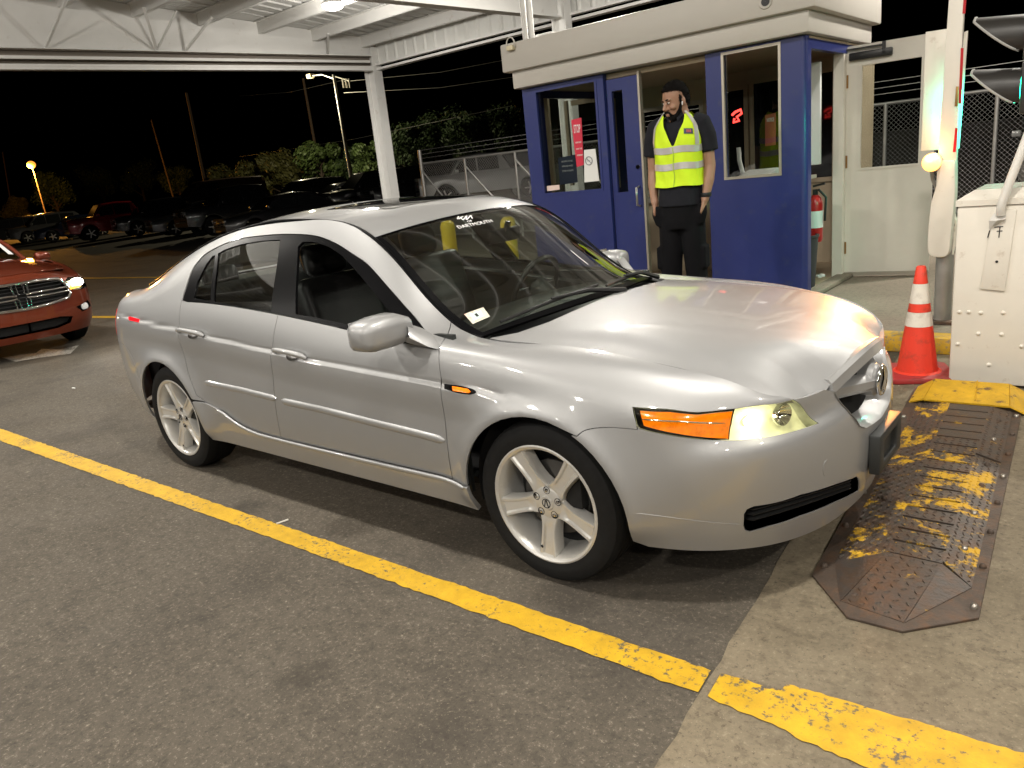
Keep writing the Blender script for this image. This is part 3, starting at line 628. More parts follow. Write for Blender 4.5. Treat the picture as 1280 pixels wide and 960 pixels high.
# things inside and on the glass
cn = thing('counter', 'dark counter along the booth back wall', 'counter', (-2.2, 5.75, KZ)); mb = MB(); mb.bx(-3.65, -1.75, 5.55, 6.17, .98, 1.02); mb.build('top', M_ALU, cn); mb = MB(); mb.bx(-3.6, -1.8, 5.62, 6.15, KZ+.02, .98); mb.build('cabinet', M_TAN, cn)
cn2 = thing('side_counter', 'low grey counter behind the right booth window', 'counter', (-1.15, 4.6, KZ)); mb = MB(); mb.bx(-1.58, -.80, 4.26, 4.70, 1.17, 1.20); mb.build('top', M_ALU, cn2); mb = MB(); mb.bx(-1.56, -1.52, 4.28, 4.68, KZ+.02, 1.17); mb.build('leg', M_ALU, cn2); mb = MB(); mb.bx(-.90, -.86, 4.28, 4.68, KZ+.02, 1.17); mb.build('leg', M_ALU, cn2)
pr = thing('card_terminal', 'pale card terminal with upright white handset behind the right window', 'terminal', (-1.3, 4.45, 1.2))
mb = MB(); mb.prism([(4.32, 1.2), (4.62, 1.2), (4.62, 1.30), (4.32, 1.25)], -1.44, -1.12, 'x'); mb.build('body', mat('pale_plastic', (.55, .56, .53), .5), pr, bevel=.01); mb = MB(); mb.tube([(-1.40, 4.40, 1.28), (-1.43, 4.40, 1.40), (-1.44, 4.41, 1.52)], .022, 8); mb.build('handset', M_PAPER, pr, smooth=1)
def sheet(name, mt, px4, y, label, cat, th=.004):
    P = [on_y(p, y) for p in px4]; mb = MB(); Q = [p+np.array([0, th, 0]) for p in P]; mb.add(P+Q, [(0, 1, 2, 3), (7, 6, 5, 4)]+[(i, (i+1) % 4, 4+(i+1) % 4, 4+i) for i in range(4)]); return setp(mb.build(name, mt), label, cat)
YG = YB+.026
def flat_text(name, txt, size, px, y, mt, par, width=None, tilt=0):
    p = on_y(px, y); return place_text(name, txt, size, p, (1, 0, 0), (tilt, 0, 1), mt, par, width=width, depth=.0006)
s = sheet('stop_poster', M_REDP, [(721, 209), (729.5, 206), (726.5, 147), (714, 150)], YG, 'red STOP poster with white lettering behind the left booth window', 'poster')
flat_text('lettering', 'STOP', .12, (721.3, 161.5), YG-.004, M_WHITE, s, width=.082)
for i in range(3): flat_text('lettering', 'PLEASE WAIT' if i == 0 else ('FOR THE' if i == 1 else 'ATTENDANT'), .022, (723+i*.9, 178+8*i), YG-.004, M_WHITE, s, width=.075)
s = sheet('notice_board', M_NAVY, [(700, 231), (722, 228), (719.5, 193), (697.5, 197.5)], YB+.12, 'navy notice with rows of white lettering leaning in the left booth window', 'sign')
for i in range(3): flat_text('lettering', 'NOTICE TO ALL' if i == 0 else ('VEHICLES MUST' if i == 1 else 'STOP AT GATE'), .024, (709+i*.4, 201.5+6*i), YB+.115, M_WHITE, s, width=.15)
s = sheet('paper_sheet', M_PAPER, [(730.5, 228), (749, 226), (744, 186), (730, 187.5)], YG, 'white paper sheet with a round no smoking symbol taped inside the left window', 'paper')
c = on_y((736, 201), YG-.004); mb = MB(); mb.tube([(c[0]+.042*math.cos(a), c[1], c[2]+.042*math.sin(a)) for a in np.linspace(0, 2*math.pi, 22, endpoint=False)], .005, 5, closed=True); mb.bar((c[0]-.03, c[1], c[2]+.03), (c[0]+.03, c[1], c[2]-.03), .003, .008); mb.bar((c[0]-.02, c[1]-.001, c[2]), (c[0]+.02, c[1]-.001, c[2]), .003, .006); mb.build('symbol', mat('grey_print', (.25, .26, .27), .6), s)
s = sheet('window_sticker', mat('pink_sticker', (.70, .55, .50), .6), [(684, 239), (699.5, 237), (699, 231), (683.5, 232.5)], YB+.03, 'small pale pink sticker in the lower left corner of the left window', 'sticker')
s = sheet('red_notice', mat('red_notice_ink', (.35, .05, .04), .6), [(956.5, 183), (969.5, 181), (969.5, 141), (956.5, 144)], YB+.5, 'framed red notice seen through the right booth window', 'notice'); flat_text('lettering', 'NOTICE', .05, (963, 150), YB+.49, M_WHITE, s, width=.07)
P = [on_y(p, YB+.6) for p in ((915, 144), (919, 140), (926, 137), (927, 142), (921, 146), (924, 151), (917, 153), (918, 148))]; mb = MB(); mb.tube(P, .012, 6); single('neon_sign', mb, mat('neon_red', (1, .05, .04), .4, emit=(1, .05, .04), es=5), 'small red neon sign seen through the right booth window', 'neon sign')  # red neon reflection put in as a glowing tube
# white cabinet door, extinguisher and bin just inside the side doorway
mb = MB(); a = on_y((1012, 65), 5.0); mb.bx(-1.10, -.86, 4.98, 5.03, 1.28, 2.22); single('wall_cabinet', mb, mat('cabinet_white', (.68, .70, .68), .4), 'white wall cabinet just inside the side doorway', 'cabinet', bevel=.006)
ex = on_y((1019, 270), 4.72); ez = ex[2]; ex = thing('fire_extinguisher', 'red fire extinguisher hanging inside the side doorway', 'fire extinguisher', (ex[0], 4.72, ez-.25))
x, y, z = ex.location; mb = MB(); mb.lathe([(.001, 0), (.06, .004), (.07, .03), (.07, .36), (.055, .42), (.025, .45)], 20, o=(x, y, z)); mb.build('cylinder', M_EXT, ex, smooth=.8); mb = MB(); mb.lathe([(.0712, .14), (.0712, .30)], 20, o=(x, y, z)); mb.build('label_band', M_PAPER, ex, smooth=1); mb = MB(); mb.lathe([(.025, .45), (.025, .50)], 12, o=(x, y, z)); mb.bar((x-.02, y, z+.53), (x+.09, y, z+.55), .02, .02); mb.build('valve', M_BLACKM, ex); mb = MB(); mb.tube([(x+.03, y, z+.50), (x+.10, y, z+.42), (x+.09, y, z+.2)], .012, 6); mb.build('hose', M_BLACKM, ex, smooth=1)
bn = on_y((1016, 330), 4.6); mb = MB(); mb.lathe([(.001, KZ+.03), (.13, KZ+.03), (.16, .62), (.17, .63), (.17, .65), (.15, .65), (.12, .1)], 20, o=(bn[0]-.10, 4.55, 0)); single('waste_bin', mb, mat('bin_grey', (.03, .032, .035), .5), 'dark grey waste bin inside the side doorway', 'bin', smooth=.6)
mb = MB(); p = on_z((1026, 345), KZ+.07); 
for i in range(5): mb.box((p[0]+random.uniform(-.03, .03), p[1]+random.uniform(-.03, .03), KZ+.06+random.uniform(0, .02)), (.04, .035, .03), rz=random.random()*3)
single('crumpled_tissue', mb, M_PAPER, 'crumpled white tissue lying on the booth threshold', 'litter', bevel=.008)
# ------------------------------------------------------------------ gate, cabinet, spikes, cone, signal
M_GATE = mat('gate_white_paint', (.70, .66, .58), .42, var=.03, dirt=(.30, .20, .11), dscale=11, damt=.65, dlo=.60)
M_GALV = mat('galvanised_steel', (.38, .37, .35), .45, .7, var=.15, vscale=6)
M_REDREF = mat('red_reflective', (.45, .01, .015), .3)
M_ORANGE = mat('cone_orange', (.74, .05, .024), .5, var=.08, dirt=(.22, .05, .03), dscale=13, damt=.6, dlo=.53)
M_REFW = mat('reflective_white', (.72, .68, .60), .4, dirt=(.40, .34, .26), dscale=12, damt=.5)
M_RUST = mat('rusty_steel', (.075, .055, .042), .65, .25, var=.3, vscale=9, dirt=(.14, .072, .035), dscale=14, damt=.7, dlo=.47, bump=.4, bscale=60)
M_BOLT = mat('bolt_steel', (.35, .32, .28), .35, .8)
# gate cabinet
gx0, gx1, gy0, gy1 = .805, 1.42, 2.16, 2.72
GC = thing('gate_cabinet', 'cream gate cabinet with bolt heads and a sloped lid at the right edge', 'cabinet', (gx0, gy0, 0))
mb = MB(); mb.bx(gx0, gx1, gy0, gy1, .02, 1.065); mb.build('body', M_GATE, GC, bevel=.012)
mb = MB(); mb.add([(gx0-.008, gy0-.008, 1.067), (gx1, gy0-.008, 1.067), (gx1, gy1, 1.067), (gx0-.008, gy1, 1.067), (gx0-.008, gy0-.008, 1.10), (gx1, gy0-.008, 1.10), (gx1, gy1, 1.10), (gx0-.008, gy1, 1.10), (gx0+.07, gy0+.07, 1.15), (gx1, gy0+.07, 1.15), (gx1, gy1-.07, 1.15), (gx0+.07, gy1-.07, 1.15)], [(0, 1, 5, 4), (1, 2, 6, 5), (2, 3, 7, 6), (3, 0, 4, 7), (4, 5, 9, 8), (6, 7, 11, 10), (7, 4, 8, 11), (8, 9, 10, 11), (3, 2, 1, 0), (5, 6, 10, 9)]); mb.build('lid', M_GATE, GC)
for px in ((1199, 390), (1211, 390), (1226, 391), (1254, 391), (1223, 417), (1252, 418), (1197, 430), (1277, 433), (1236, 456)):
    p = on_y(px, gy0); mb = MB(); mb.lathe([(.001, -.009), (.009, -.007), (.0125, 0)], 12, o=(p[0], gy0, p[2]), axis='y'); mb.build('bolt', M_GATE, GC, smooth=1)
P = [on_y(p, gy0-.012) for p in ((1224, 361), (1256, 364), (1271, 262), (1243, 262))]; mb = MB(); Q = [p+np.array([0, .011, 0]) for p in P]; mb.add(P+Q, [(0, 1, 2, 3), (7, 6, 5, 4)]+[(i, (i+1) % 4, 4+(i+1) % 4, 4+i) for i in range(4)]); pl = mb.build('mounting_plate', M_GATE, GC, bevel=.002)
p = on_y((1246, 327), gy0-.012); mb = MB(); mb.lathe([(.001, -.004), (.007, -.004), (.007, 0)], 10, o=(p[0], p[1], p[2]), axis='y'); mb.build('plate_hole', M_BLACKM, pl)
for a, b in (((1237, 288), (1234.5, 297)), ((1250, 283), (1248.5, 297)), ((1243, 284), (1254, 283)), ((1246, 289), (1253, 288.5))):
    A, B = on_y(a, gy0-.0135), on_y(b, gy0-.0135); mb = MB(); mb.tube([A, B], .003, 5); mb.build('scuff_mark', M_BLACKPRINT, pl)
A = on_y((1251, 268), gy0-.03); B = on_y((1252, 256), gy0-.05); C_ = on_y((1262, 228), gy0-.06); D_ = on_y((1300, 130), gy0-.06)
pt = thing('bent_pipe', 'white bent pipe taped to the cabinet and leaning out to the right', 'pipe', tuple(A)); mb = MB(); mb.tube(curve([A, B, C_, C_+(D_-C_)*.25, D_], 6), .023, 14); mb.build('tube', mat('white_pipe', (.74, .72, .67), .35, dirt=(.4, .33, .25), dscale=20, damt=.4, dlo=.6), pt, smooth=1)
tp = MB(); TP = [on_y(p, gy0-.02-.012*(i % 2)) for i, p in enumerate(((1237, 287), (1236, 276), (1243, 266), (1247, 271), (1258, 268), (1257, 274), (1250, 279), (1243, 281)))]
cc = np.mean(TP, 0)+np.array([0, -.022, 0]); tp.add(TP+[cc], [(i, (i+1) % 8, 8) for i in range(8)]); tp.build('tape_wrap', mat('grey_tape', (.55, .53, .49), .35), pt)
# barrier arm on a post
gy = 3.34
GP = thing('barrier_gate', 'white barrier gate with its arm raised beside the amber lamp', 'barrier', (.52, gy, KZ))
def gbox(name, pxs, y0, y1, mt, par=GP, bevel=.004):
    P = [on_y(p, y0) for p in pxs]; n = len(P); mb = MB(); Q = [np.array([p[0], y1, p[2]]) for p in P]; mb.add(P+Q, [tuple(range(n)), tuple(range(n, 2*n))[::-1]]+[(i, (i+1) % n, n+(i+1) % n, n+i) for i in range(n)]); return mb.build(name, mt, par, bevel=bevel)
ox = on_z((1171, 421), KZ)[0]; mb = MB(); mb.tube([(.545, gy+.02, KZ), (.545, gy+.02, 1.0)], .058, 20); mb.build('post', M_GALV, GP, smooth=1); mb = MB(); mb.bx(.44, .65, gy-.085, gy+.125, KZ, KZ+.02); mb.build('base_plate', M_RUST, GP)
gbox('arm_pivot', curve([(1163, 255), (1160, 285), (1159, 310), (1163, 320), (1176, 322), (1185, 318), (1188, 300), (1192, 262), (1194, 240), (1194, 200)], 3)+[(1177, 200), (1170, 232)], gy-.10, gy-.0, M_GATE, bevel=.012)
for ring_px in (((1189, 258), (1196, 285), (1190, 318)),):
    P = [on_y(p, gy+.0) for p in ring_px]; mb = MB(); mb.tube(curve(P, 6), .012, 6); mb.tube([P[0], on_y((1193, 300), gy), P[2]], .008, 6); mb.tube([on_y((1198, 278), gy), on_y((1188, 292), gy)], .008, 6); mb.build('bracket', M_GATE, GP, smooth=1)
gbox('arm', [(1170, 232), (1194, 232), (1208, -60), (1190, -60)], gy-.085, gy-.04, M_GATE)
gbox('arm_board', [(1151, 189), (1180, 187), (1190, 35), (1157, 40)], gy+.11, gy+.125, M_GATE); gbox('arm_board', [(1193, 186), (1199, 186), (1210, 38), (1205, 40)], gy+.11, gy+.125, M_GATE)
for a, b in (((1193, 190), (1196, 160)), ((1200, 130), (1203, 60)), ((1205, 17), (1208, -20))): gbox('reflector_strip', [(a[0]-2, a[1]), (a[0]+1.5, a[1]), (b[0]+1.5, b[1]), (b[0]-2, b[1])], gy-.0885, gy-.0855, M_REDREF, bevel=0)
gbox('latch', [(1193, 133), (1197, 133), (1198, 108), (1195, 108)], gy-.10, gy-.0885, M_BRASS, bevel=.002)
# amber lamp
c = Vector(on_y((1164.5, 203), gy-.10)); AL = thing('amber_lamp', 'lit round amber lamp beside the raised barrier arm', 'lamp', tuple(c))
mb = MB(); mb.lathe([(.001, -.062), (.03, -.055), (.055, -.03), (.062, 0)], 24, o=tuple(c), axis='y'); mb.build('lens', mat('amber_lamp_glow', (1, .7, .3), .4, emit=(1, .46, .12), es=2.4), AL, smooth=1.2)
mb = MB(); mb.lathe([(.064, 0), (.066, .02), (.05, .06), (.001, .07)], 24, o=tuple(c), axis='y'); mb.build('housing', M_GATE, AL, smooth=.8); mb = MB(); mb.tube([c+Vector((0, .02, -.06)), c+Vector((.0, .06, -.12)), c+Vector((.06, .12, -.3))], .014, 6); mb.build('stem', M_GALV, AL)
lamp('amber_light', 'SPOT', tuple(c+Vector((0, -.09, -.02))), 520, (1, .36, .09), .06, aim=(.52, .1, .86), spot=RAD(32), blend=1)
lamp('amber_spill', 'POINT', tuple(c+Vector((-.01, -.075, .06))), 2.2, (1, .5, .14), .03)
# traffic signal, seen from the side
TS = thing('traffic_signal', 'two black traffic signal heads with deep visors at the right edge, lower one green', 'traffic light', (1.08, gy, 0))
M_SIGB = mat('signal_black', (.03, .028, .026), .4, coat=.2)
mb = MB(); mb.tube([(1.16, gy+.02, KZ), (1.16, gy+.02, 2.6)], .045, 12); mb.build('pole', M_GALV, TS, smooth=1)
for px, on in (((1262, 47), False), ((1262, 112), True)):
    p = on_y(px, gy); zc = p[2]; r = .125
    mb = MB(); mb.bx(.955, 1.115, gy-.16, gy+.16, zc-.165, zc+.165); hd_ = mb.build('signal_head', M_SIGB, TS, bevel=.02)
    rows = []
    for k, a in enumerate(np.linspace(RAD(-45), RAD(225), 30)):
        s_ = math.sin(a); ext = .03+.255*max(0, min(1, (s_+.75)/1.5))**.8; row = []
        for t in (0, .5, 1): row.append((.95-ext*t, gy+r*math.cos(a), zc+r*s_+.03*t*ext/.28))
        row += [(row[-1][0]+.002, gy+(r-.006)*math.cos(a), row[-1][2]-.005*s_), (.95, gy+(r-.006)*math.cos(a), zc+(r-.006)*s_)]
        rows.append(row)
    mb = MB(); mb.grid(rows); mb.build('visor', M_SIGB, hd_, smooth=1)
    rim = [Vector(r_[2]) for r_ in rows]; mb = MB(); mb.tube(rim, .008, 6); mb.build('visor_edge', mat('visor_edge_grey', (.40, .40, .38), .45), hd_, smooth=1)  # rim widened and coloured pale so that it catches the green light
    mb = MB(); mb.lathe([(.001, .925), (.06, .93), (.10, .945), (.108, .952)], 24, o=(0, gy, zc), axis='x'); mb.build('lens', mat('green_signal_lens', (.0, .8, .5), .3, emit=(.02, 1, .55), es=9) if on else mat('red_signal_lens', (.12, .01, .01), .25), hd_, smooth=1)
    if on:
        lamp('green_inner_light', 'POINT', (.86, gy, zc), 7, (.02, 1, .62), .05)
        lamp('green_light', 'SPOT', (.90, gy-.03, zc), 60, (.02, 1, .62), .07, aim=(.40, gy+.10, zc-.22), spot=RAD(80), blend=.8)
# traffic cone
cx_, cy_ = on_z((1146, 470), 0)[:2]; cz = .005
CO = thing('traffic_cone', 'orange traffic cone with two dirty white bands by the kerb', 'cone', (cx_, cy_, 0))
rr = lambda z: .118-(.118-.028)*(z-.045)/(.70-.045)
mb = MB(); o8 = [(-.20, -.16), (-.16, -.20), (.16, -.20), (.20, -.16), (.20, .16), (.16, .20), (-.16, .20), (-.20, .16)]; a = RAD(24)
mb.prism([(cx_+x*math.cos(a)-y*math.sin(a), cy_+x*math.sin(a)+y*math.cos(a)) for x, y in o8], cz, cz+.035); mb.build('base', mat('cone_base_red', (.36, .03, .03), .6, dirt=(.10, .05, .04), dscale=7, damt=.7), CO, bevel=.008)
for i in range(4):
    mb = MB(); q = RAD(24+90*i); mb.box((cx_+.17*math.cos(q+.78), cy_+.17*math.sin(q+.78), .0), (.08, .05, .02), rz=q+.78); mb.build('base_foot', M_BLACKM, CO)
for z0, z1, mt, nm in ((.04, .335, M_ORANGE, 'body'), (.335, .425, M_REFW, 'white_band'), (.425, .478, M_ORANGE, 'orange_band'), (.478, .60, M_REFW, 'white_band'), (.60, .70, M_ORANGE, 'tip')):
    e = .0015 if mt is M_REFW else 0; prof = [(rr(z0)+e, z0+.001), (rr(z1)+e, z1)]
    if nm == 'tip': prof += [(rr(z1)-.006, z1+.008), (.012, z1+.008), (.011, z1-.04)]
    if nm == 'body': prof = [(.14, .04), (.125, .05)]+prof
    mb = MB(); mb.lathe(prof, 36, o=(cx_, cy_, 0)); mb.build(nm, mt, CO, smooth=.7)
# spike strip
SPK = thing('spike_strip', 'rusty steel tyre spike unit with worn yellow paint in front of the sedan', 'spike strip', (1.0, .7, .004))
def sp_at(s, t):   # s 0..1 across (left to right), t 0..1 along (near to far)
    l = np.array([.826, -.408])*(1-t)+np.array([.655, 2.0])*t; r = np.array([1.352, -.425])*(1-t)+np.array([1.215, 2.02])*t; return l*(1-s)+r*s
def spf(s, t, z): p = sp_at(s, t); return (p[0], p[1], z)
def tread_mat(name, yellow):
    M = mat(name, (.075, .062, .052), .55, .3, bump=.3, bscale=70); N = M.node_tree.nodes; L = M.node_tree.links; b = N['Principled BSDF']; tc = N.new('ShaderNodeTexCoord')
    def noise(s, d, r):
        n = N.new('ShaderNodeTexNoise'); n.inputs['Scale'].default_value = s; n.inputs['Detail'].default_value = d; n.inputs['Roughness'].default_value = r; L.new(tc.outputs['Object'], n.inputs[0]); return n.outputs[0]
    def mp(s, a, b_, c, d):
        r = N.new('ShaderNodeMapRange')
        for i, v in enumerate((a, b_, c, d)): r.inputs[i+1].default_value = v
        L.new(s, r.inputs[0]); return r.outputs[0]
    m = N.new('ShaderNodeMix'); m.data_type = 'RGBA'; L.new(mp(noise(16, 8, .7), .42, .62, 0, .8), m.inputs[0]); m.inputs[6].default_value = (.070, .058, .050, 1); m.inputs[7].default_value = (.10, .055, .03, 1)
    m2 = N.new('ShaderNodeMix'); m2.data_type = 'RGBA'; f = mp(noise(7.5, 12, .76), yellow, yellow+.04, 0, 1); L.new(f, m2.inputs[0]); L.new(m.outputs[2], m2.inputs[6]); m2.inputs[7].default_value = (.52, .30, .012, 1); L.new(m2.outputs[2], b.inputs['Base Color'])
    L.new(mp(f, 0, 1, .35, 0), b.inputs['Metallic']); L.new(mp(f, 0, 1, .48, .65), b.inputs['Roughness']); return M
M_TR = tread_mat('worn_yellow_tread', .53); M_TRD = tread_mat('dark_tread', .62); M_TRN = tread_mat('near_end_tread', .64); M_YS = paint_mat('yellow_steel_paint', (.62, .36, .012), (.12, .07, .04), .75, 14)
rim_pts = [spf(0, 0, 0)[:2], (1.005, -.614), (1.172, -.612), spf(1, 0, 0)[:2], spf(1, 1, 0)[:2], spf(0, 1, 0)[:2]]
mb = MB(); mb.prism(rim_pts, .004, .014); mb.build('base_plate', M_RUST, SPK, bevel=.002)
S0, S1, S2, S3 = .10, .40, .74, .93; T0, T1 = .10, .86; ZT = .040
def plate(name, corners, mt, th=.008):
    P = [np.array(c) for c in corners]; mb = MB(); n = np.cross(P[1]-P[0], P[2]-P[0]); n /= np.linalg.norm(n); n *= np.sign(n[2]); mb.add(P+[p-n*th for p in P], [tuple(range(len(P))), tuple(range(len(P), 2*len(P)))[::-1]]+[(i, (i+1) % len(P), len(P)+(i+1) % len(P), len(P)+i) for i in range(len(P))]); return mb.build(name, mt, SPK), P
def tread(P, par, mt, du=.030, dv=.030, mg=.012):
    """raised lozenges on a sloping quad plate, alternating direction"""
    a, b, c, d = P; n = np.cross(b-a, d-a); n /= np.linalg.norm(n); n *= np.sign(n[2]); Lu = np.linalg.norm(b-a); Lv = np.linalg.norm(d-a); nu = int(Lu/du); nv = int(Lv/dv); mb = MB()
    ux = (b-a)/Lu; vx = (d-a)/Lv
    for i in range(nu):
        for j in range(nv):
            u = (i+.5)/nu; v = (j+.5)/nv; p = a*(1-u)*(1-v)+b*u*(1-v)+c*u*v+d*(1-u)*v; q = RAD(45 if (i+j) % 2 else -45)
            e = ux*math.cos(q)+vx*math.sin(q); g = np.cross(n, e); l = .0125; w_ = .0042; h = .0035
            mb.add([p-e*l, p-g*w_, p+e*l, p+g*w_, p-e*l*.45+n*h, p+e*l*.45+n*h], [(0, 1, 4), (1, 5, 4), (1, 2, 5), (2, 3, 5), (3, 4, 5), (3, 0, 4)])
    o = mb.build('tread_lozenges', mt, par); o['kind'] = 'stuff'
o, P = plate('left_ramp', [spf(S0, T0-.05, .016), spf(S1, T0, ZT), spf(S1, T1, ZT), spf(S0, T1+.03, .016)], M_TR); tread(P, o, M_TR)
tm = .555
o, P = plate('right_ramp', [spf(S2, T0+.01, ZT), spf(S3, T0-.03, .018), spf(S3, tm-.01, .018), spf(S2, tm, ZT)], M_TR); tread(P, o, M_TR)
o, P = plate('right_ramp', [spf(S2, tm+.008, ZT+.001), spf(S3, tm-.001, .020), spf(S3, T1, .020), spf(S2, T1, ZT+.001)], M_TRD); tread(P, o, M_TRD)
o, P = plate('near_ramp', [(.965, -.535, .016), (1.165, -.565, .016), spf(S2, T0, ZT), spf(S1, T0, ZT)], M_TRN); tread(P, o, M_TRN, .034, .034)
plate('near_corner', [spf(S0, T0-.05, .0165), (.962, -.537, .0165), spf(S1, T0, ZT+.0005)], M_TRN); plate('near_corner', [(1.168, -.565, .0165), spf(S3, T0-.03, .0165), spf(S2, T0, ZT+.0005)], M_TRN)
N_ = 17
for i in range(N_):
    t0 = T0+(T1-T0)*i/N_+.0032; t1 = T0+(T1-T0)*(i+1)/N_-.0032; dark = i > N_*.62
    o, P = plate('slat', [spf(S1, t0, ZT), spf(S2, t0, ZT), spf(S2, t1, ZT), spf(S1, t1, ZT)], M_TRD if dark or i % 5 == 3 else M_TR, .006)
    if i < 12: tread(P, o, o.data.materials[0], .028, .028)
    if i < N_-1: mb = MB(); mb.bar(spf(S1+.03, t1+.0035, ZT-.017), spf(S1+.14, t1+.0035, ZT-.021), .012, .006); mb.build('spike', M_BOLT, SPK)
mb = MB(); mb.grid([[spf(S1+.004, T0, .0155), spf(S2-.004, T0, .0155)], [spf(S1+.004, T1, .0155), spf(S2-.004, T1, .0155)]]); mb.build('spike_well', M_DARK, SPK)
plate('far_ramp', [spf(.16, T1+.004, ZT+.006), spf(.90, T1+.004, ZT+.006), spf(.86, .985, .085), spf(.20, .985, .085)], M_YS, .01); plate('far_cheek', [spf(.02, T1+.01, .018), spf(.155, T1+.005, ZT+.006), spf(.195, .985, .085), spf(.03, 1.0, .018)], M_YS); plate('far_cheek', [spf(.905, T1+.005, ZT+.006), spf(1.06, T1-.01, .018), spf(1.05, 1.0, .018), spf(.865, .985, .085)], M_YS)
plate('far_fold', [spf(.60, T1+.02, ZT+.012), spf(.61, T1+.02, ZT+.016), spf(.585, .985, .093), spf(.575, .985, .089)], M_YS, .004)
for s, t in [(S3+.035, t) for t in np.linspace(.02, .95, 9)]+[(S0-.05, t) for t in np.linspace(.03, .9, 7)]+[(.84, .17), (.84, .3), (.84, .42), (.84, .52), (.84, .66), (.84, .78), (.22, .3), (.22, .45), (.22, .62), (.22, .76)]:
    z = .018 if s > S3 or s < S0 else (ZT+(.018-ZT)*(s-S2)/(S3-S2) if s > .5 else .016+(ZT-.016)*(s-S0)/(S1-S0)); p = sp_at(s, t); mb = MB(); mb.lathe([(.001, .010), (.009, .008), (.012, .0), (.012, -.006)], 10, o=(p[0], p[1], z+.002)); mb.build('bolt', M_BOLT if random.random() < .5 else M_RUST, SPK, smooth=1)
# yellow bollards across the lane, seen through the sedan's glass
M_BOL = mat('bollard_yellow', (.66, .47, .01), .4, coat=.2, var=.06)
for i, px in enumerate(((637, 300), (563, 312))):
    p = on_y(px, 3.25); mb = MB(); x, y = p[0], 3.25; mb.lathe([(.08, KZ), (.08, 1.02), (.07, 1.06), (.04, 1.085), (.001, 1.09)], 24, o=(x, y, 0)); single('yellow_bollard', mb, M_BOL, ('yellow bollard on the booth island, seen through the sedan windshield nearer the booth doorway', 'yellow bollard on the booth island, seen through the sedan windshield on its left part')[i], 'bollard', smooth=.8)
# small litter
for i, px in enumerate(((92, 485), (353, 652))):
    p = on_z(px, .006); mb = MB(); mb.box(p, (.05, .012, .008) if i != 1 else (.06, .006, .006), rz=i*1.3); single('litter_scrap', mb, M_PAPER if i == 0 else M_REFW, ('white paper scrap on the asphalt left of the rear wheel', 'thin dry stalk on the asphalt just above the yellow line', 'tiny pale chip by the joint of the concrete', 'tiny pale chip on asphalt in front of the yellow line')[i], 'litter')
# ------------------------------------------------------------------ the silver sedan

# stations along the outline, nose to tail; seven curves from sill to glass / hood edge
def E_curve(x):   # upper edge of the side: cowl, A pillar, roof rail, C pillar
    X = [-3.34, -3.24, -3.0, -2.7, -2.4, -2.1, -1.8, -1.5, -1.25, -1.03, -.855, -.706, -.56, -.45, -.36]
    Y = [.625, .635, .632, .622, .612, .602, .598, .600, .608, .640, .662, .680, .690, .700, .703]
    Z = [1.055, 1.075, 1.152, 1.255, 1.336, 1.387, 1.410, 1.402, 1.378, 1.312, 1.196, 1.066, .960, .908, .898]
    B = spline_basis(X, [x])[0]; return float(B@np.array(Y)), float(B@np.array(Z))
ST = []   # (u, [(x,y,z)*8])
def st(u, *pts): ST.append((u, pts))
st(-1.87, (.885,.25,.20), (.908,.25,.285), (.920,.25,.40), (.918,.25,.55), (.894,.25,.635), (.880,.25,.705), (.872,.25,.738), (.862,.25,.755))
st(-1.62, (.905,0,.20), (.928,0,.285), (.940,0,.40), (.938,0,.545), (.912,0,.64), (.897,0,.715), (.888,0,.75), (.878,0,.768))
st(-1.37, (.885,-.25,.20), (.908,-.25,.285), (.920,-.25,.40), (.918,-.25,.55), (.894,-.25,.635), (.880,-.25,.705), (.872,-.25,.738), (.862,-.25,.755))
st(-1.14, (.835,-.45,.203), (.858,-.46,.287), (.872,-.468,.40), (.873,-.470,.56), (.848,-.460,.63), (.842,-.455,.695), (.838,-.45,.725), (.828,-.443,.742))
st(-.95, (.745,-.615,.208), (.772,-.63,.29), (.788,-.643,.40), (.797,-.650,.562), (.777,-.632,.628), (.779,-.625,.69), (.782,-.617,.727), (.775,-.603,.747))
st(-.75, (.60,-.742,.212), (.628,-.757,.30), (.648,-.772,.41), (.660,-.781,.558), (.645,-.762,.632), (.648,-.752,.705), (.655,-.718,.762), (.66,-.665,.800))
st(-.52, (.44,-.812,.216), (.46,-.836,.31), (.47,-.852,.42), (.475,-.857,.53), (.472,-.852,.64), (.47,-.832,.735), (.47,-.775,.808), (.47,-.695,.843))
st(-.27, (.24,-.852,.220), (.25,-.877,.32), (.25,-.891,.43), (.25,-.896,.54), (.25,-.890,.66), (.25,-.863,.785), (.25,-.795,.853), (.25,-.70,.875))
st(-.02, (0,-.865,.224), (0,-.892,.33), (0,-.905,.44), (0,-.909,.55), (0,-.903,.69), (0,-.870,.835), (0,-.80,.880), (0,-.702,.893))
st(.36, *[(-.36, y, z) for y, z in ((-.868,.226), (-.894,.333), (-.908,.45), (-.912,.59), (-.905,.735), (-.870,.878), (-.80,.902), (-.703,.898))])
def mid(x, ys, zs, g):
    ey, ez = E_curve(x); st(-x, *[(x, y, z) for y, z in zip(ys, zs)], (x, *g), (x, -ey, ez))
mid(-.56, (-.868,-.893,-.908,-.912,-.905,-.866), (.228,.335,.45,.60,.75,.893), (-.782,.935))
mid(-.80, (-.868,-.894,-.909,-.914,-.906,-.862), (.230,.335,.45,.60,.76,.914), (-.768,1.05))
mid(-1.10, (-.869,-.895,-.911,-.916,-.907,-.860), (.232,.335,.45,.60,.775,.948), (-.745,1.17))
mid(-1.6, (-.870,-.896,-.912,-.917,-.908,-.860), (.235,.335,.45,.605,.795,.996), (-.735,1.22))
mid(-2.2, (-.868,-.894,-.910,-.915,-.906,-.856), (.237,.337,.455,.615,.815,1.030), (-.735,1.215))
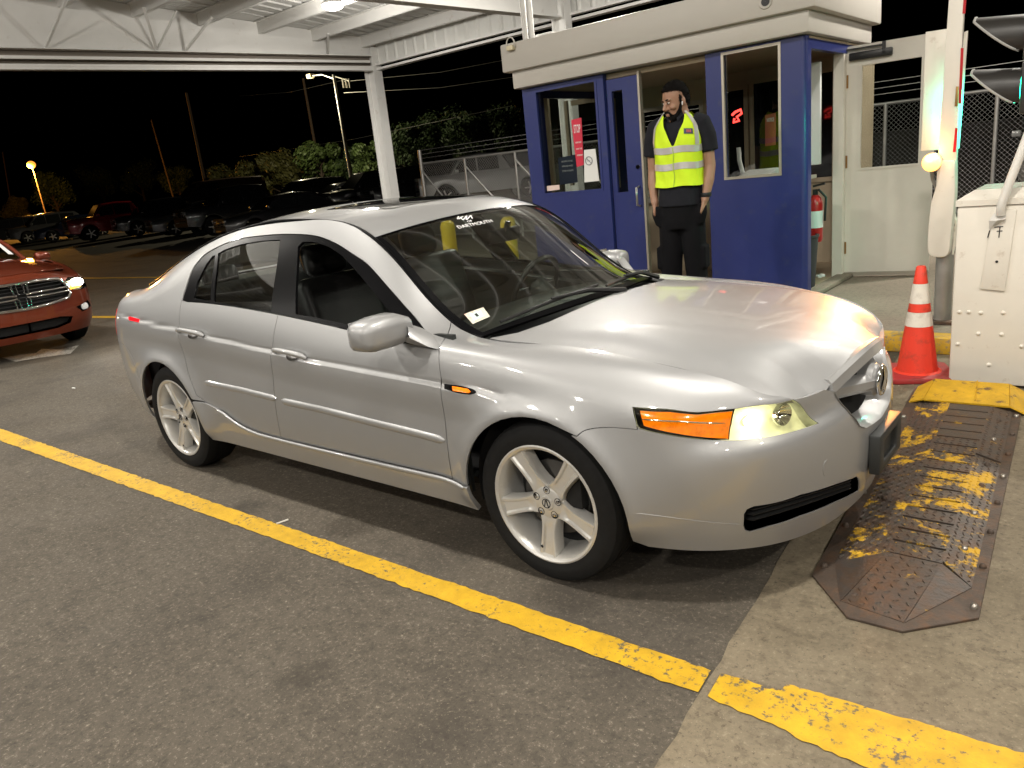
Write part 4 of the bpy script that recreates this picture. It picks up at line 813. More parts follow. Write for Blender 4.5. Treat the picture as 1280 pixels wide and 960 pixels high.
mid(-2.74, (-.862,-.888,-.903,-.908,-.899,-.846), (.24,.34,.46,.62,.825,1.020), (-.755,1.135))
mid(-3.05, (-.845,-.87,-.887,-.893,-.884,-.830), (.25,.35,.46,.62,.825,1.0), (-.745,1.068))
st(3.30, *[(-3.3, y, z) for y, z in ((-.813,.26), (-.84,.36), (-.858,.47), (-.864,.62), (-.856,.82), (-.802,.985), (-.72,1.035), (-.628,1.058))])
st(3.52, (-3.48,-.758,.27), (-3.49,-.783,.37), (-3.5,-.802,.48), (-3.5,-.808,.62), (-3.5,-.80,.81), (-3.49,-.752,.968), (-3.48,-.685,1.022), (-3.47,-.61,1.04))
st(3.70, (-3.62,-.67,.28), (-3.635,-.69,.38), (-3.65,-.703,.48), (-3.652,-.708,.62), (-3.648,-.70,.80), (-3.63,-.662,.955), (-3.61,-.61,1.01), (-3.59,-.57,1.027))
st(3.92, (-3.715,-.49,.285), (-3.735,-.50,.385), (-3.75,-.51,.485), (-3.75,-.515,.62), (-3.743,-.51,.79), (-3.72,-.48,.945), (-3.69,-.455,1.0), (-3.665,-.44,1.02))
st(4.15, (-3.755,-.26,.29), (-3.772,-.265,.39), (-3.785,-.27,.49), (-3.785,-.27,.62), (-3.777,-.27,.79), (-3.75,-.255,.94), (-3.715,-.245,.995), (-3.69,-.24,1.018))
st(4.42, (-3.765,0,.29), (-3.78,0,.39), (-3.79,0,.49), (-3.79,0,.62), (-3.782,0,.79), (-3.755,0,.94), (-3.72,0,.995), (-3.695,0,1.018))
def sstep(a, b, x): t = np.clip((x-a)/(b-a), 0, 1); return t*t*(3-2*t)
def zchar(x): return np.interp(x, [-3.6, -3.1, -2.433, -1.53, -1.29, -.41, 0], [.925, .912, .872, .81, .791, .751, .735])
WR = .357
def side_disp(P):
    x, y, z = P[:, 0], P[:, 1], P[:, 2]; d = np.zeros(len(P))
    zc = zchar(x); fade = sstep(.05, -.35, x)*sstep(-3.55, -3.1, x)
    t = (zc-z); d += .011*fade*sstep(-.010, .010, t)*(1-sstep(.022, .15, t))-.002*fade*np.exp(-((t+.012)/.006)**2)
    for xc in (0, -2.74):                                    # wheel-arch lips
        r = np.hypot(x-xc, z-.325); up = sstep(.20, .32, z)
        d += up*(.020*np.exp(-((r-WR)/.045)**2)*(r > WR-.02)+.010*np.exp(-((r-WR-.05)/.07)**2))*sstep(.80, .68, z)
    return d
uS = [s[0] for s in ST]; vS = [0, .10, .215, .365, .545, .73, .87, 1.06]
SIDE = Net([s[1] for s in ST], uS, vS, side_disp, flip=False)
VB, VE = vS[5], vS[7]
if SIDE.nrm(np.array([1.5]), np.array([.36]))[0, 1] > 0: SIDE.flip = True

# glasshouse top: cowl to deck
def topP(E, C, ts=(1, .85, .55, .25, 0, -.25), px=2.0, pz=2.3):
    E = np.array(E); C = np.array(C); return [(C[0]+(E[0]-C[0])*abs(t)**px, E[1]*t, C[2]+(E[2]-C[2])*abs(t)**pz) for t in ts]
TOPS = [(-.40, .897, -.245, .943), (-.56, .96, -.41, 1.05), (-.706, 1.066, -.555, 1.157), (-.855, 1.196, -.715, 1.268), (-1.03, 1.312, -.875, 1.368), (-1.25, 1.378, -1.1, 1.425), (-1.5, 1.402, -1.42, 1.450), (-1.8, 1.41, -1.78, 1.456), (-2.1, 1.387, -2.13, 1.437), (-2.4, 1.336, -2.45, 1.392), (-2.7, 1.255, -2.79, 1.30), (-3.0, 1.152, -3.1, 1.187), (-3.24, 1.075, -3.36, 1.092)]
TOP = Net([topP((ex, -E_curve(ex)[0], E_curve(ex)[1]), (cx, 0, cz)) for ex, ez, cx, cz in TOPS], [0, .19, .37, .57, .78, 1.0, 1.28, 1.6, 1.92, 2.25, 2.6, 2.93, 3.2], [0, .10, .29, .48, .64, .80])
if TOP.nrm(np.array([1.4]), np.array([.6]))[0, 2] < 0: TOP.flip = True
UW, UR = .775, 2.22      # windshield / roof and roof / rear glass lines

# hood
def hood_disp(P):
    x, y = P[:, 0], np.abs(P[:, 1])
    yr = np.interp(x, [-.3, .2, .47, .65, .86], [.60, .545, .585, .60, .585])      # raised centre section with a soft ridge
    t = y-yr; f = sstep(-.25, .25, x)
    xe = np.interp(y, [0, .25, .44, .60, .72], [.878, .868, .835, .785, .72]); k = np.clip(1-(xe-x)/.28, 0, 1.15)**2
    drop = np.interp(y, [0, .25, .33, .44, .60, .70], [-.002, .015, .029, .042, .022, .0])*k
    return .009*f*(1-sstep(-.035, .075, t))*(1-.6*np.clip(k, 0, 1))-drop-.017*np.exp(-((y-.40)/.14)**2)*np.clip((x-.66)/.19, 0, 1.1)**2
HX = [-.42, -.2, .1, .35, .58, .75, .88]
HC = [.952, .947, .930, .903, .866, .822, .768]
HE = [.902, .897, .884, .858, .815, .752, .690]
HOOD = Net([[(x-.16*(t**2)*max(0, (.3-x))/.72, -.71*t, zc+(ze-zc)*abs(t)**2.3) for t in (1, .85, .6, .3, 0, -.3)] for x, zc, ze in zip(HX, HC, HE)], HX, [0, .11, .29, .5, .71, .92], hood_disp)
if HOOD.nrm(np.array([.2]), np.array([.6]))[0, 2] < 0: HOOD.flip = True
# deck lid top
DX = [-3.30, -3.40, -3.52, -3.62, -3.72]
DECK = Net([[(x, -.64*t, zc+(ze-zc)*abs(t)**2.2) for t in (1, .7, .35, 0, -.35)] for x, zc, ze in zip(DX, (1.10, 1.085, 1.068, 1.05, 1.022), (1.062, 1.052, 1.042, 1.03, 1.008))], DX, [0, .2, .42, .64, .86])
if DECK.nrm(np.array([-3.5]), np.array([.6]))[0, 2] < 0: DECK.flip = True

def S_uv(fn, *a): return fn(*a)
# --- outlines on the side surface, measured on the photograph
rd_rear = SIDE.xz((-2.457, .93), (-2.458, .80), (-2.425, .64), (-2.375, .515), (-2.30, .478), (-2.203, .452))
fseam = SIDE.px((549, 441))+SIDE.px((555, 425), (564, 402))
fd_front = SIDE.xz((-.452, .350), (-.440, .6), (-.437, .75))+SIDE.px((549, 441))
bline = SIDE.xv(VB, -1.535)+SIDE.xz((-1.565, .84), (-1.612, .60), (-1.655, .345))
win_top = SIDE.px((227.5, 375), (233, 357), (240, 337.5), (249, 325), (260, 315), (290, 301), (327, 294.5), (355, 292.5), (390, 294), (415, 302), (440, 317), (459, 330), (480, 353), (502, 378), (524, 403), (544, 428), (549, 441))
win_top = curve(win_top, 4)
belt = lambda a, b, n=12: SIDE.xv(VB, *np.linspace(a, b, n))
skirt_top = curve(SIDE.xz((-.352, .343), (-.45, .343), (-.9, .343), (-1.71, .347), (-1.9, .357), (-2.03, .385), (-2.14, .432)), 5)
def arch(xc, a0, a1, r=WR, zc=.325, n=26):
    return SIDE.xz(*[(xc+r*math.cos(a), zc+r*math.sin(a)) for a in np.linspace(a0, a1, n)])
P_FDOOR = fd_front+belt(-.47, -1.52)+bline+belt(-1.0, -1.0, 0)+SIDE.xz((-1.655, .352), (-.9, .352))
P_RDOOR = [bline[0]]+belt(-1.56, -2.385)+[win_top[0]]+rd_rear+curve(SIDE.xz((-2.14, .438), (-2.03, .392), (-1.9, .364), (-1.71, .353)), 4)+bline[::-1][:-1]
hl_top = SIDE.px((791, 509), (835, 511.5), (872, 515.5), (919, 511), (955, 506), (991, 499.5))
hl_in = SIDE.px((1008, 516), (1023, 529))
hl_bot = SIDE.px((974, 543.5), (927, 550), (890, 550), (843, 545), (800, 536), (795, 527))
P_HL = curve(hl_top, 4)+hl_in+curve(hl_bot, 3)
seam_f = curve(SIDE.px((721, 545.5), (731, 538), (752, 534.5), (775, 535), (797, 537)), 3)
a_f = arch(.005, RAD(-14), RAD(194))
ang_split = RAD(46)
# front fender: door line, arch, bumper seam, headlight, hood line
Ef = [(u, VE) for u in np.linspace(fseam[-1][0], SIDE.px((992, 500))[0][0], 30)]
sp = int(len(a_f)*.27)
sill_f = SIDE.xz((-.452, .30), (-.36, .30))
P_FEND = SIDE.xz((-.44, .6), (-.437, .75))+fseam[:1]+fseam[1:2]+[(fseam[2][0], VE)]+Ef[1:-1]+curve(hl_top, 4)[::-1]+[hl_bot[-1]]+seam_f[::-1]+[p for p in a_f if (p[1] > seam_f[0][1]*.999 or p[0] > SIDE.xz((-.05, .6))[0][0]) and p[1] > SIDE.xz((-.352, .355))[0][1]]+SIDE.xz((-.352, .347), (-.45, .347))
UF0 = -1.62
hood_front = [(u, VE) for u in np.linspace(SIDE.px((992, 500))[0][0], UF0, 16)]
g_half = SIDE.yz((-.326, .690), (-.312, .664), (-.262, .592), (-.215, .535), (-.165, .512), (0, .500))     # grille opening, half
intake = SIDE.px((930.5, 643), (934, 637), (942, 633.5), (1000, 619), (1045, 605.5), (1071, 596), (1073.5, 600), (1073, 613), (1045, 627), (1000, 645), (960, 658), (938, 664.5), (932, 663), (930, 657))
P_BUMP = seam_f+hl_bot[::-1]+hl_in[::-1]+[hl_top[-1]]+SIDE.px((1008, 496), (1021, 491.5), (1030, 487))+g_half+[(UF0, vS[0]), ]+[(u, vS[0]) for u in np.linspace(UF0, SIDE.xv(vS[0], .40)[0][0], 24)][1:]+[p for p in a_f if p[1] <= seam_f[0][1] and p[0] < SIDE.xz((.1, .6))[0][0]]
# rear
a_r = arch(-2.74, RAD(-14), RAD(194))
ub = SIDE.xz((-3.10, .45))[0][0]
rb_seam = curve(SIDE.xz((-3.095, .40), (-3.14, .60), (-3.25, .72), (-3.40, .745)), 4)
tl_lo = SIDE.xz((-3.40, .745)); P_TL = SIDE.yz((-.80, .77), (-.795, .93), (-.60, .95), (-.585, .80), (-.60, .765), front=False)
P_QUART = [(fseam[2][0], VE)]+[(u, VE) for u in np.linspace(fseam[2][0], 3.60, 60)][1:]+P_TL[1:2]+P_TL[0:1]+rb_seam[::-1]+[p for p in a_r[::-1] if p[1] > vS[1]*1.0 and (p[0] > 2.75 or p[1] > SIDE.xz((-2.41, .486))[0][1])]+rd_rear[::-1][1:]+win_top+fseam[1:2]
P_RBUMP = rb_seam+P_TL[0:1]+[P_TL[-1], P_TL[-2]]+SIDE.yz((-.40, .78), (0, .78), front=False)[0:1]+[(uS[-1], vS[4]*.98), (uS[-1], 0)]+[(u, 0) for u in np.linspace(uS[-1], SIDE.xv(0, -3.08)[0][0], 24)][1:]+[p for p in a_r[::-1] if p[0] > 3.0 and p[1] < rb_seam[0][1]]
P_TRUNK = [(3.62, VE)]+P_TL[2:4]+SIDE.yz((-.40, .80), front=False)+[(uS[-1], vS[4]), (uS[-1], VE)]+[(u, VE) for u in np.linspace(uS[-1], 3.62, 10)][1:-1]
P_SKIRT = skirt_top+SIDE.xz((-2.215, .456), (-2.30, .477), (-2.408, .480), (-2.403, .44), (-2.393, .385), (-2.388, .325), (-2.389, .27))+[(u, 0) for u in np.linspace(2.395, .347, 20)]+SIDE.xz((-.350, .28))
# side windows
qg = SIDE.px((241.5, 372.5), (246, 352), (257.5, 329), (265, 319.5), (268, 318.5), (262.5, 376))
rg = SIDE.px((271.8, 316.5), (280, 311.5), (300, 305), (325, 300.5), (349.5, 299), (343.7, 342.5), (338, 388.7), (302.5, 383.5), (267, 377))
fo = SIDE.px((371.5, 308), (377, 302), (390, 301.5), (410, 308), (427.5, 320), (445, 339), (459, 356), (490, 392), (499, 414), (466, 412), (432.5, 405), (368.7, 392.5))
P_FRAME = win_top[:]+belt(-.50, -2.385, 20)

CAR = thing('silver_sedan', 'silver four-door sedan stopped at the exit lane, headlights on, front window down', 'car', (-1.3, 0, 0))
def both_sides(name, net, poly, material, parent=None, labels=(None, None), **kw):
    out = []
    for mir in (False, True):
        o = link_mesh(name, panel_mesh(name, net, poly, mirror=mir, **kw), material, parent or CAR); out.append(o)
    return out
def centre(name, net, poly, material, parent=None, **kw):
    return link_mesh(name, panel_mesh(name, net, poly, both=True, **kw), material, parent or CAR)
fend = both_sides('front_fender', SIDE, P_FEND, M_SILVER)
fdoor = both_sides('front_door', SIDE, P_FDOOR, M_SILVER, h=.012)
rdoor = both_sides('rear_door', SIDE, P_RDOOR, M_SILVER, h=.012)
quart = both_sides('quarter_panel', SIDE, P_QUART, M_SILVER, h=.02)
skirt = both_sides('side_skirt', SIDE, P_SKIRT, M_SILVER, off=.009, thick=.02, h=.02)
for i, mir in ((0, False), (1, True)): surf_strip(SIDE, skirt_top[1:]+SIDE.xz((-2.205, .447)), .020, .007, off=.011, mirror=mir).build('sill_edge', M_SILVER, skirt[i], smooth=.9)
bump = centre('front_bumper', SIDE, P_BUMP, M_SILVER, holes=[intake], h=.02, thick=.018)
rbump = centre('rear_bumper', SIDE, P_RBUMP, M_SILVER)
trunk = centre('trunk_lid', SIDE, P_TRUNK, M_SILVER)
dk = DECK.xy((-3.36, 0), (-3.355, -.3), (-3.33, -.48), (-3.30, -.62), (-3.58, -.575), (-3.655, -.44), (-3.68, -.24), (-3.70, 0))
centre('trunk_deck', DECK, dk, M_SILVER, parent=trunk)
hd = HOOD.xy((-.20, 0), (-.19, -.25), (-.205, -.48), (-.26, -.62), (-.35, -.697))+HOOD.xy(*[tuple(SIDE.pos(np.array([u]), np.array([VE]))[0][:2]) for u, _ in Ef[5:-1:2]])+HOOD.xy((.79, -.603), (.815, -.53), (.843, -.45), (.860, -.385), (.868, -.33), (.868, -.27), (.876, -.12), (.878, 0))
hood = centre('hood', HOOD, hd, M_SILVER, h=.022, thick=.02)
both_sides('window_frame', SIDE, P_FRAME, M_BLKTRIM, holes=[qg, rg, fo], off=-.004, h=.018, thick=.014, hole_gap=0)
for poly, p in ((qg, quart), (rg, rdoor)):
    for mir, par in zip((False, True), p):
        link_mesh('side_window', panel_mesh('side_window', SIDE, poly, mirror=mir, off=-.009, gap=-.004, rim=False), M_SGLASS, par)
link_mesh('side_window', panel_mesh('side_window', SIDE, fo, mirror=True, off=-.009, gap=-.004, rim=False), M_SGLASS, fdoor[1])
# windshield, roof, rear glass
V0, V1 = 0, .64
def toppoly(u0, u1, v0=.012): return [(u, v0) for u in np.linspace(u0, u1, 20)]+[(u1, v) for v in np.linspace(v0, V1, 8)][1:]+[(u, V1) for u in np.linspace(u1, u0, 12)][1:]+[(u0, v) for v in np.linspace(V1, v0, 8)][1:-1]
ws = centre('windshield', TOP, toppoly(.0, UW, .022), M_WGLASS, rim=False, off=-.002, h=.03)
centre('windshield_trim', TOP, toppoly(.0, UW, .004)[:], M_BLKTRIM, holes=[toppoly(.03, UW-.006, .034)[:19]+toppoly(.03, UW-.006, .034)[19:27]+[(.03, V1-.0005)]+toppoly(.03, UW-.006, .034)[-7:]], off=.001, gap=0, hole_gap=0, h=.03)
sun_u = (1.03, 1.50); SUN = [(sun_u[0], V1), (sun_u[0], .27), (sun_u[0]+.025, .245), (sun_u[1]-.025, .235), (sun_u[1], .26), (sun_u[1], V1)]
roofp = [(u, .010) for u in np.linspace(UW, UR, 30)]+[(UR, v) for v in np.linspace(.01, V1, 10)][1:]+[(sun_u[1], V1), (sun_u[1], .26), (sun_u[1]-.025, .235), (sun_u[0]+.025, .245), (sun_u[0], .27), (sun_u[0], V1)]+[(UW, v) for v in np.linspace(V1, .01, 10)][:-1]
roof = centre('roof', TOP, roofp, M_SILVER, h=.03)
centre('sunroof', TOP, SUN, M_ROOFGLASS, parent=roof, off=-.001, h=.03)
centre('rear_window', TOP, toppoly(UR+.01, 3.2, .05), M_SGLASS, rim=False, off=-.003)
centre('rear_window_trim', TOP, toppoly(UR+.004, 3.2, .006), M_BLKTRIM, holes=[toppoly(UR+.02, 3.16, .07)], off=-.001, gap=0, hole_gap=0)
for sg in (1, -1):
    xs = np.linspace(-.38, -3.26, 70); mb = MB(); mb.tube([(x, -sg*(E_curve(x)[0]-.004), E_curve(x)[1]+.002) for x in xs], .0075, 6); mb.build('roof_moulding', M_BLKTRIM, CAR, smooth=1.2)
# dark floor pan and inner body so nothing shows through the gaps
mb = MB(); mb.bx(-3.6, .62, -.70, .70, .24, .27); mb.build('floor_pan', M_DARK, CAR)
for sg in (1, -1):
    for xc in (0, -2.74):
        mb = MB(); prof = [(WR+.012, .865 if xc == 0 else .845), (WR+.02, .62), (.05, .60)]
        a = np.linspace(RAD(-12), RAD(192), 24)
        mb.grid([[(xc+r*math.cos(t), -sg*(y-.03), .325+r*math.sin(t)) for r, y in prof] for t in a]); mb.build('wheel_well', M_DARK, CAR)
mb = MB(); mb.bx(-.30, .58, -.52, .52, .30, .66); mb.build('engine_bay', M_DARK, CAR)
mb = MB(); mb.bx(.66, .76, -.40, .40, .24, .60); mb.build('radiator', M_DARK, CAR)
mb = MB(); mb.bx(-3.62, -3.2, -.60, .60, .34, .94); mb.build('boot_lining', M_DARK, CAR)
for sg in (1, -1):
    mb = MB(); mb.grid([[(x, sg*y, SIDE.pos(np.array([-x]), np.array([VB]))[0][2]-.05-(0 if y < .8 else .3)) for y in (.83, .78, .70)] for x in np.linspace(-.5, -2.5, 14)]); o = mb.build('door_ledge', M_INTER, CAR)
    mb = MB(); mb.bx(-2.5, -.45, sg*.80, sg*.78, .25, .93); mb.build('door_lining', M_INTER, o)
# cowl with wipers
mb = MB(); mb.grid([[(x0+dx, y, z+dz) for dx, dz in ((-.16, -.015), (-.06, -.02), (.10, -.03))] for y, x0, z in [(yy, -.20-.16*(abs(yy)/.7)**2.2, .945-.05*(abs(yy)/.7)**2.2) for yy in np.linspace(-.71, .71, 25)]]); mb.build('cowl', M_BLKTRIM, CAR, smooth=1)
def on_top(u, v, sg=1, off=.0):
    p = TOP.pos(np.array([u]), np.array([v]))[0]+TOP.nrm(np.array([u]), np.array([v]))[0]*off; return Vector((p[0], p[1]*sg, p[2]))
def at_px_top(px, off=.012):
    f = lambda P: project(P); u, v = TOP.inv(project, np.array(px, float)); return TOP.pos(np.array([u]), np.array([v]))[0]+TOP.nrm(np.array([u]), np.array([v]))[0]*off
def wiper(y0, y1, yp):
    def pt(y, up, off):
        v = (1-abs(y)/.70)*.64; return on_top(max(0, up), v, -1 if y > 0 else 1, off)
    r = MB(); A = pt(y0, .03, .02); Bq = pt(y1, .055, .016); r.tube([A, (A+Bq)/2+Vector((0, 0, .006)), Bq], .007, 6); o = r.build('wiper_blade', M_SEAL, CAR, smooth=1)
    r = MB(); C_ = pt(yp, 0, .02)+Vector((.05, 0, -.01)); Dm = (A+Bq)/2+Vector((0, 0, .016)); r.tube([C_, (C_+Dm)/2+Vector((0, 0, .02)), Dm], [.014, .010, .006], 6); r.build('wiper_arm', M_SEAL, o, smooth=1)
wiper(-.58, .02, .10); wiper(.06, .62, .66)
# door handles, mouldings, side lamps
def handle(pa, pb, par, mir):
    sg = np.array([1, -1 if mir else 1, 1])
    A, B = [SIDE.pos(np.array([p[0]]), np.array([p[1]]))[0] for p in (pa, pb)]; n = SIDE.nrm(np.array([pa[0]]), np.array([pa[1]]))[0]
    m2 = MB(); c = (A+B)/2+n*.0015+np.array([.02, 0, .006]); t = (B-A)/np.linalg.norm(B-A); s = np.cross(n, t)
    ring = [c+t*.046*math.cos(a)+s*.034*math.sin(a) for a in np.linspace(0, 2*math.pi, 20, endpoint=False)]; cc = c-n*.012
    m2.add([p*sg for p in ring]+[cc*sg], [(i, (i+1) % 20, 20) for i in range(20)]); m2.build('handle_recess', M_STEEL, par, smooth=1)
    m = MB(); path = [A+n*.004, A+n*.024+t*.012, A+n*.032+t*.05, (A+B)/2+n*.034, B+n*.03-t*.04, B+n*.024-t*.012, B+n*.004]
    R = [.010, .013, .013, .0125, .013, .013, .010]; m.tube([p*sg for p in path], R, 10); return m.build('handle', M_SILVER, par, smooth=1)
hf = SIDE.px((345, 440.5), (383, 448.5)); hr = SIDE.px((225, 415), (255, 420.5))
for i, mir in ((0, False), (1, True)):
    handle(*hf, fdoor[i], mir); handle(*hr, rdoor[i], mir)
    surf_strip(SIDE, SIDE.px((352, 501), (400, 511), (470, 529), (556, 551)), .034, .010, mirror=mir).build('side_moulding', M_SILVER, fdoor[i], smooth=.9)
    surf_strip(SIDE, SIDE.px((256, 478), (300, 487), (346, 498.5)), .032, .010, mirror=mir).build('side_moulding', M_SILVER, rdoor[i], smooth=.9)
    o = link_mesh('side_marker', panel_mesh('side_marker', SIDE, curve(SIDE.px((556, 480), (575, 482), (590, 486), (595, 490), (588, 493), (572, 491), (556, 486)), 3), mirror=mir, off=.003, gap=0), M_BLKTRIM, fend[i])
    link_mesh('marker_lens', panel_mesh('marker_lens', SIDE, SIDE.px((566, 483.5), (586, 487), (589, 490), (586, 491.5), (567, 488.5)), mirror=mir, off=.006, gap=0), M_AMBER, o)
    link_mesh('rear_marker', panel_mesh('rear_marker', SIDE, SIDE.px((160.5, 397), (163, 395.5), (175, 399), (173.5, 403), (162, 400.5)), mirror=mir, off=.003, gap=0), M_REDLENS, quart[i])
    link_mesh('tail_light', panel_mesh('tail_light', SIDE, P_TL, mirror=mir, off=.001), M_REDLENS, CAR)
# headlights: housing behind a clear lens, amber outer part
amber = hl_top[:4]+SIDE.px((915, 530), (912, 549.5))+hl_bot[2:]
amber_in = SIDE.px((799, 513), (838, 514.5), (872, 518.2), (917, 513.8), (914, 530), (911.5, 548.6), (885, 547.6), (845, 542.6), (804, 533))
for mir in (False, True):
    hl = link_mesh('headlight', panel_mesh('headlight', SIDE, P_HL, mirror=mir, off=-.045, thick=-.044, h=.02), M_HLLIT, CAR)
    sg = np.array([1, -1 if mir else 1, 1])
    link_mesh('lens', panel_mesh('lens', SIDE, P_HL, mirror=mir, off=.0005, rim=False, h=.02), M_HLENS, hl)
    link_mesh('amber_lens', panel_mesh('amber_lens', SIDE, amber_in, mirror=mir, off=-.006, thick=.02, h=.02), M_AMBER, hl)
    link_mesh('bezel', panel_mesh('bezel', SIDE, amber, holes=[amber_in], mirror=mir, off=-.004, gap=0, h=.02, hole_gap=0), M_BLKTRIM, hl)
    surf_strip(SIDE, SIDE.px((801, 524), (850, 527), (907, 529.5)), .006, .003, off=-.006, mirror=mir).build('divider', M_CHROME, hl, smooth=1)
    for px, r, em in (((947, 531), .046, M_BULB), ((985, 520), .036, None)):
        u, v = SIDE.px(px)[0]; c = SIDE.pos(np.array([u]), np.array([v]))[0]; fw = np.array([.93, -.36, 0.])
        # dish reflector facing ahead, bulb at its heart
        m = MB(); ax = Vector(SIDE.nrm(np.array([u]), np.array([v]))[0]*.6+np.array([.55, -.1, 0])).normalized(); q = ax.to_track_quat('Z', 'Y').to_matrix()
        cc = Vector(c)-ax*.012
        prof = [(r*k, -.034+.034*k*k) for k in (.1, .35, .6, .85, 1.0)]+[(r*1.06, -.002), (r*1.06, -.02)]
        if em: prof = [(r*.30, -.036), (r*.42, -.033), (r*.44, -.030)]
        tmp = MB().lathe(prof, 24); m.add([tuple((cc+q @ Vector(p))*Vector(sg) if False else Vector(((cc+q @ Vector(p))[0], (cc+q @ Vector(p))[1]*sg[1], (cc+q @ Vector(p))[2]))) for p in tmp.v], tmp.f); m.build('reflector_bowl', M_HLLIT if em else M_CHROME, hl, smooth=1)
        if em:
            m = MB(); b = cc-ax*.010; tmp = MB().lathe([(.001, .015), (.014, .010), (.019, 0), (.014, -.011), (.001, -.015)], 12)
            m.add([(p[0]+b[0], (p[1]+b[1])*sg[1], p[2]+b[2]) for p in tmp.v], tmp.f); m.build('bulb', em, hl, smooth=1)
            b = cc-ax*.004; lamp('headlight_glow', 'POINT', (b[0], b[1]*sg[1], b[2]), 1.25, (1, .93, .58), .022)
# lower intakes with slats
M_SLAT = mat('grille_plastic', (.014, .014, .014), .4)
for mir in (False, True):
    o = link_mesh('lower_intake', panel_mesh('lower_intake', SIDE, intake, mirror=mir, off=-.06, thick=-.058, h=.03), M_DARK, CAR)
    for zf in (6, 13, 20):
        sl = SIDE.px(*[(934+t*137, 636+zf+t*(-39-zf*.35)+2*math.sin(t*3)) for t in np.linspace(0, 1, 9)]); surf_strip(SIDE, sl, .008, .03, off=-.04, mirror=mir).build('slat', M_SLAT, o)
# grille: raised surround, blade, emblem
gP = [tuple(SIDE.pos(np.array([p[0]]), np.array([p[1]]))[0]) for p in dense(g_half, .03, closed=False)]
loop = [Vector(p) for p in gP]+[Vector((p[0], -p[1], p[2])) for p in gP[::-1][1:]]
M_GRILLE = mat('grille_silver', (.36, .36, .36), .40, .5, coat=.4)
gr = MB(); ct = Vector((.80, 0, .60)); inn = [Vector((p.x-.075, p.y*.80, .61+(p.z-.61)*.78)) for p in loop]; lip = [p+Vector((.006, 0, 0)) for p in loop]; lip2 = [Vector((p.x-.004, p.y*.955, .61+(p.z-.61)*.95)) for p in loop]
gr.grid([[tuple(a), tuple(b), tuple(c), tuple(d)] for a, b, c, d in zip(loop, lip, lip2, inn)]); GR = gr.build('grille_surround', M_GRILLE, CAR, smooth=.5)
m = MB(); m.add([tuple(p) for p in inn], [tuple(range(len(inn)))]); m.build('grille_back', M_DARK, GR)
m = MB(); hb = [(y, .878-.30*abs(y)**1.9) for y in np.linspace(-.325, .325, 17)]   # chrome bar under the hood edge
br = [[(x-.03, y, z+.006), (x+.010, y, z+.002), (x+.022, y, z-.010), (x+.030, y, z-.045), (x+.010, y, z-.055), (x-.03, y, z-.05)] for y, x, z in [(y, x, .767-.36*abs(y)**1.85+.006) for y, x in hb]]; m.grid(br); m.add(br[0], [tuple(range(6))]); m.add(br[-1], [tuple(range(6))[::-1]]); m.build('grille_top_bar', M_GRILLE, GR, smooth=.5)
for sg in (1, -1):
    m = MB(); m.grid([[(x, y, z-.030), (x+.02, y, z-.028), (x+.036, y, z-.012), (x+.036, y, z+.014), (x+.01, y, z+.032), (x-.02, y, z+.034)] for x, y, z in [(.905-.10*t, sg*(.045+.215*t), .645+.012*t) for t in (0, .33, .66, 1)]]); m.build('grille_blade', M_GRILLE, GR, smooth=.6)
em = MB(); em.lathe([(.001, .938), (.05, .936), (.062, .925), (.062, .90), (.058, .87)], 28, o=(0, 0, .647), axis='x'); EM = em.build('emblem_mount', M_GRILLE, GR, smooth=.6)
m = MB(); m.tube([(.945, .055*math.cos(a), .647+.052*math.sin(a)) for a in np.linspace(0, 2*math.pi, 28, endpoint=False)], .0075, 8, closed=True)
for sg in (1, -1): m.tube([(.946, sg*.024, .605), (.951, sg*.010, .655), (.947, sg*.004, .695)], [.007, .008, .006], 8)
m.tube([(.946, -.014, .640), (.948, 0, .652), (.946, .014, .640)], .005, 6); m.build('emblem', M_CHROME, EM, smooth=1)
# plate bracket
m = MB(); xx = .976
fr = [(-.125, .315), (.19, .315), (.19, .47), (-.125, .47)]; inr = [(-.06, .35), (.12, .35), (.12, .43), (-.06, .43)]
for i in range(4):
    a, b = fr[i], fr[(i+1) % 4]; c, d = inr[i], inr[(i+1) % 4]
    m.add([(xx, *a), (xx, *b), (xx, *d), (xx, *c)], [(0, 1, 2, 3)]); m.add([(xx, *a), (xx, *b), (xx-.024-abs(b[0])*.1, *b), (xx-.024-abs(a[0])*.1, *a)], [(0, 1, 2, 3)]); m.add([(xx, *c), (xx, *d), (xx-.02, *d), (xx-.02, *c)], [(0, 1, 2, 3)])
m.add([(xx-.02, *c) for c in inr], [(0, 1, 2, 3)]); m.build('plate_bracket', mat('bracket_plastic', (.022, .024, .024), .5), bump, bevel=.009, merge=1e-4)
# tow-hook cover
u, v = SIDE.px((1033, 585))[0]
link_mesh('tow_hook_cover', panel_mesh('tow_hook_cover', SIDE, [(u+.02*math.cos(a), v+.026*math.sin(a)) for a in np.linspace(0, 2*math.pi, 20, endpoint=False)], off=.0012, gap=0, thick=.004), M_SILVER, bump)
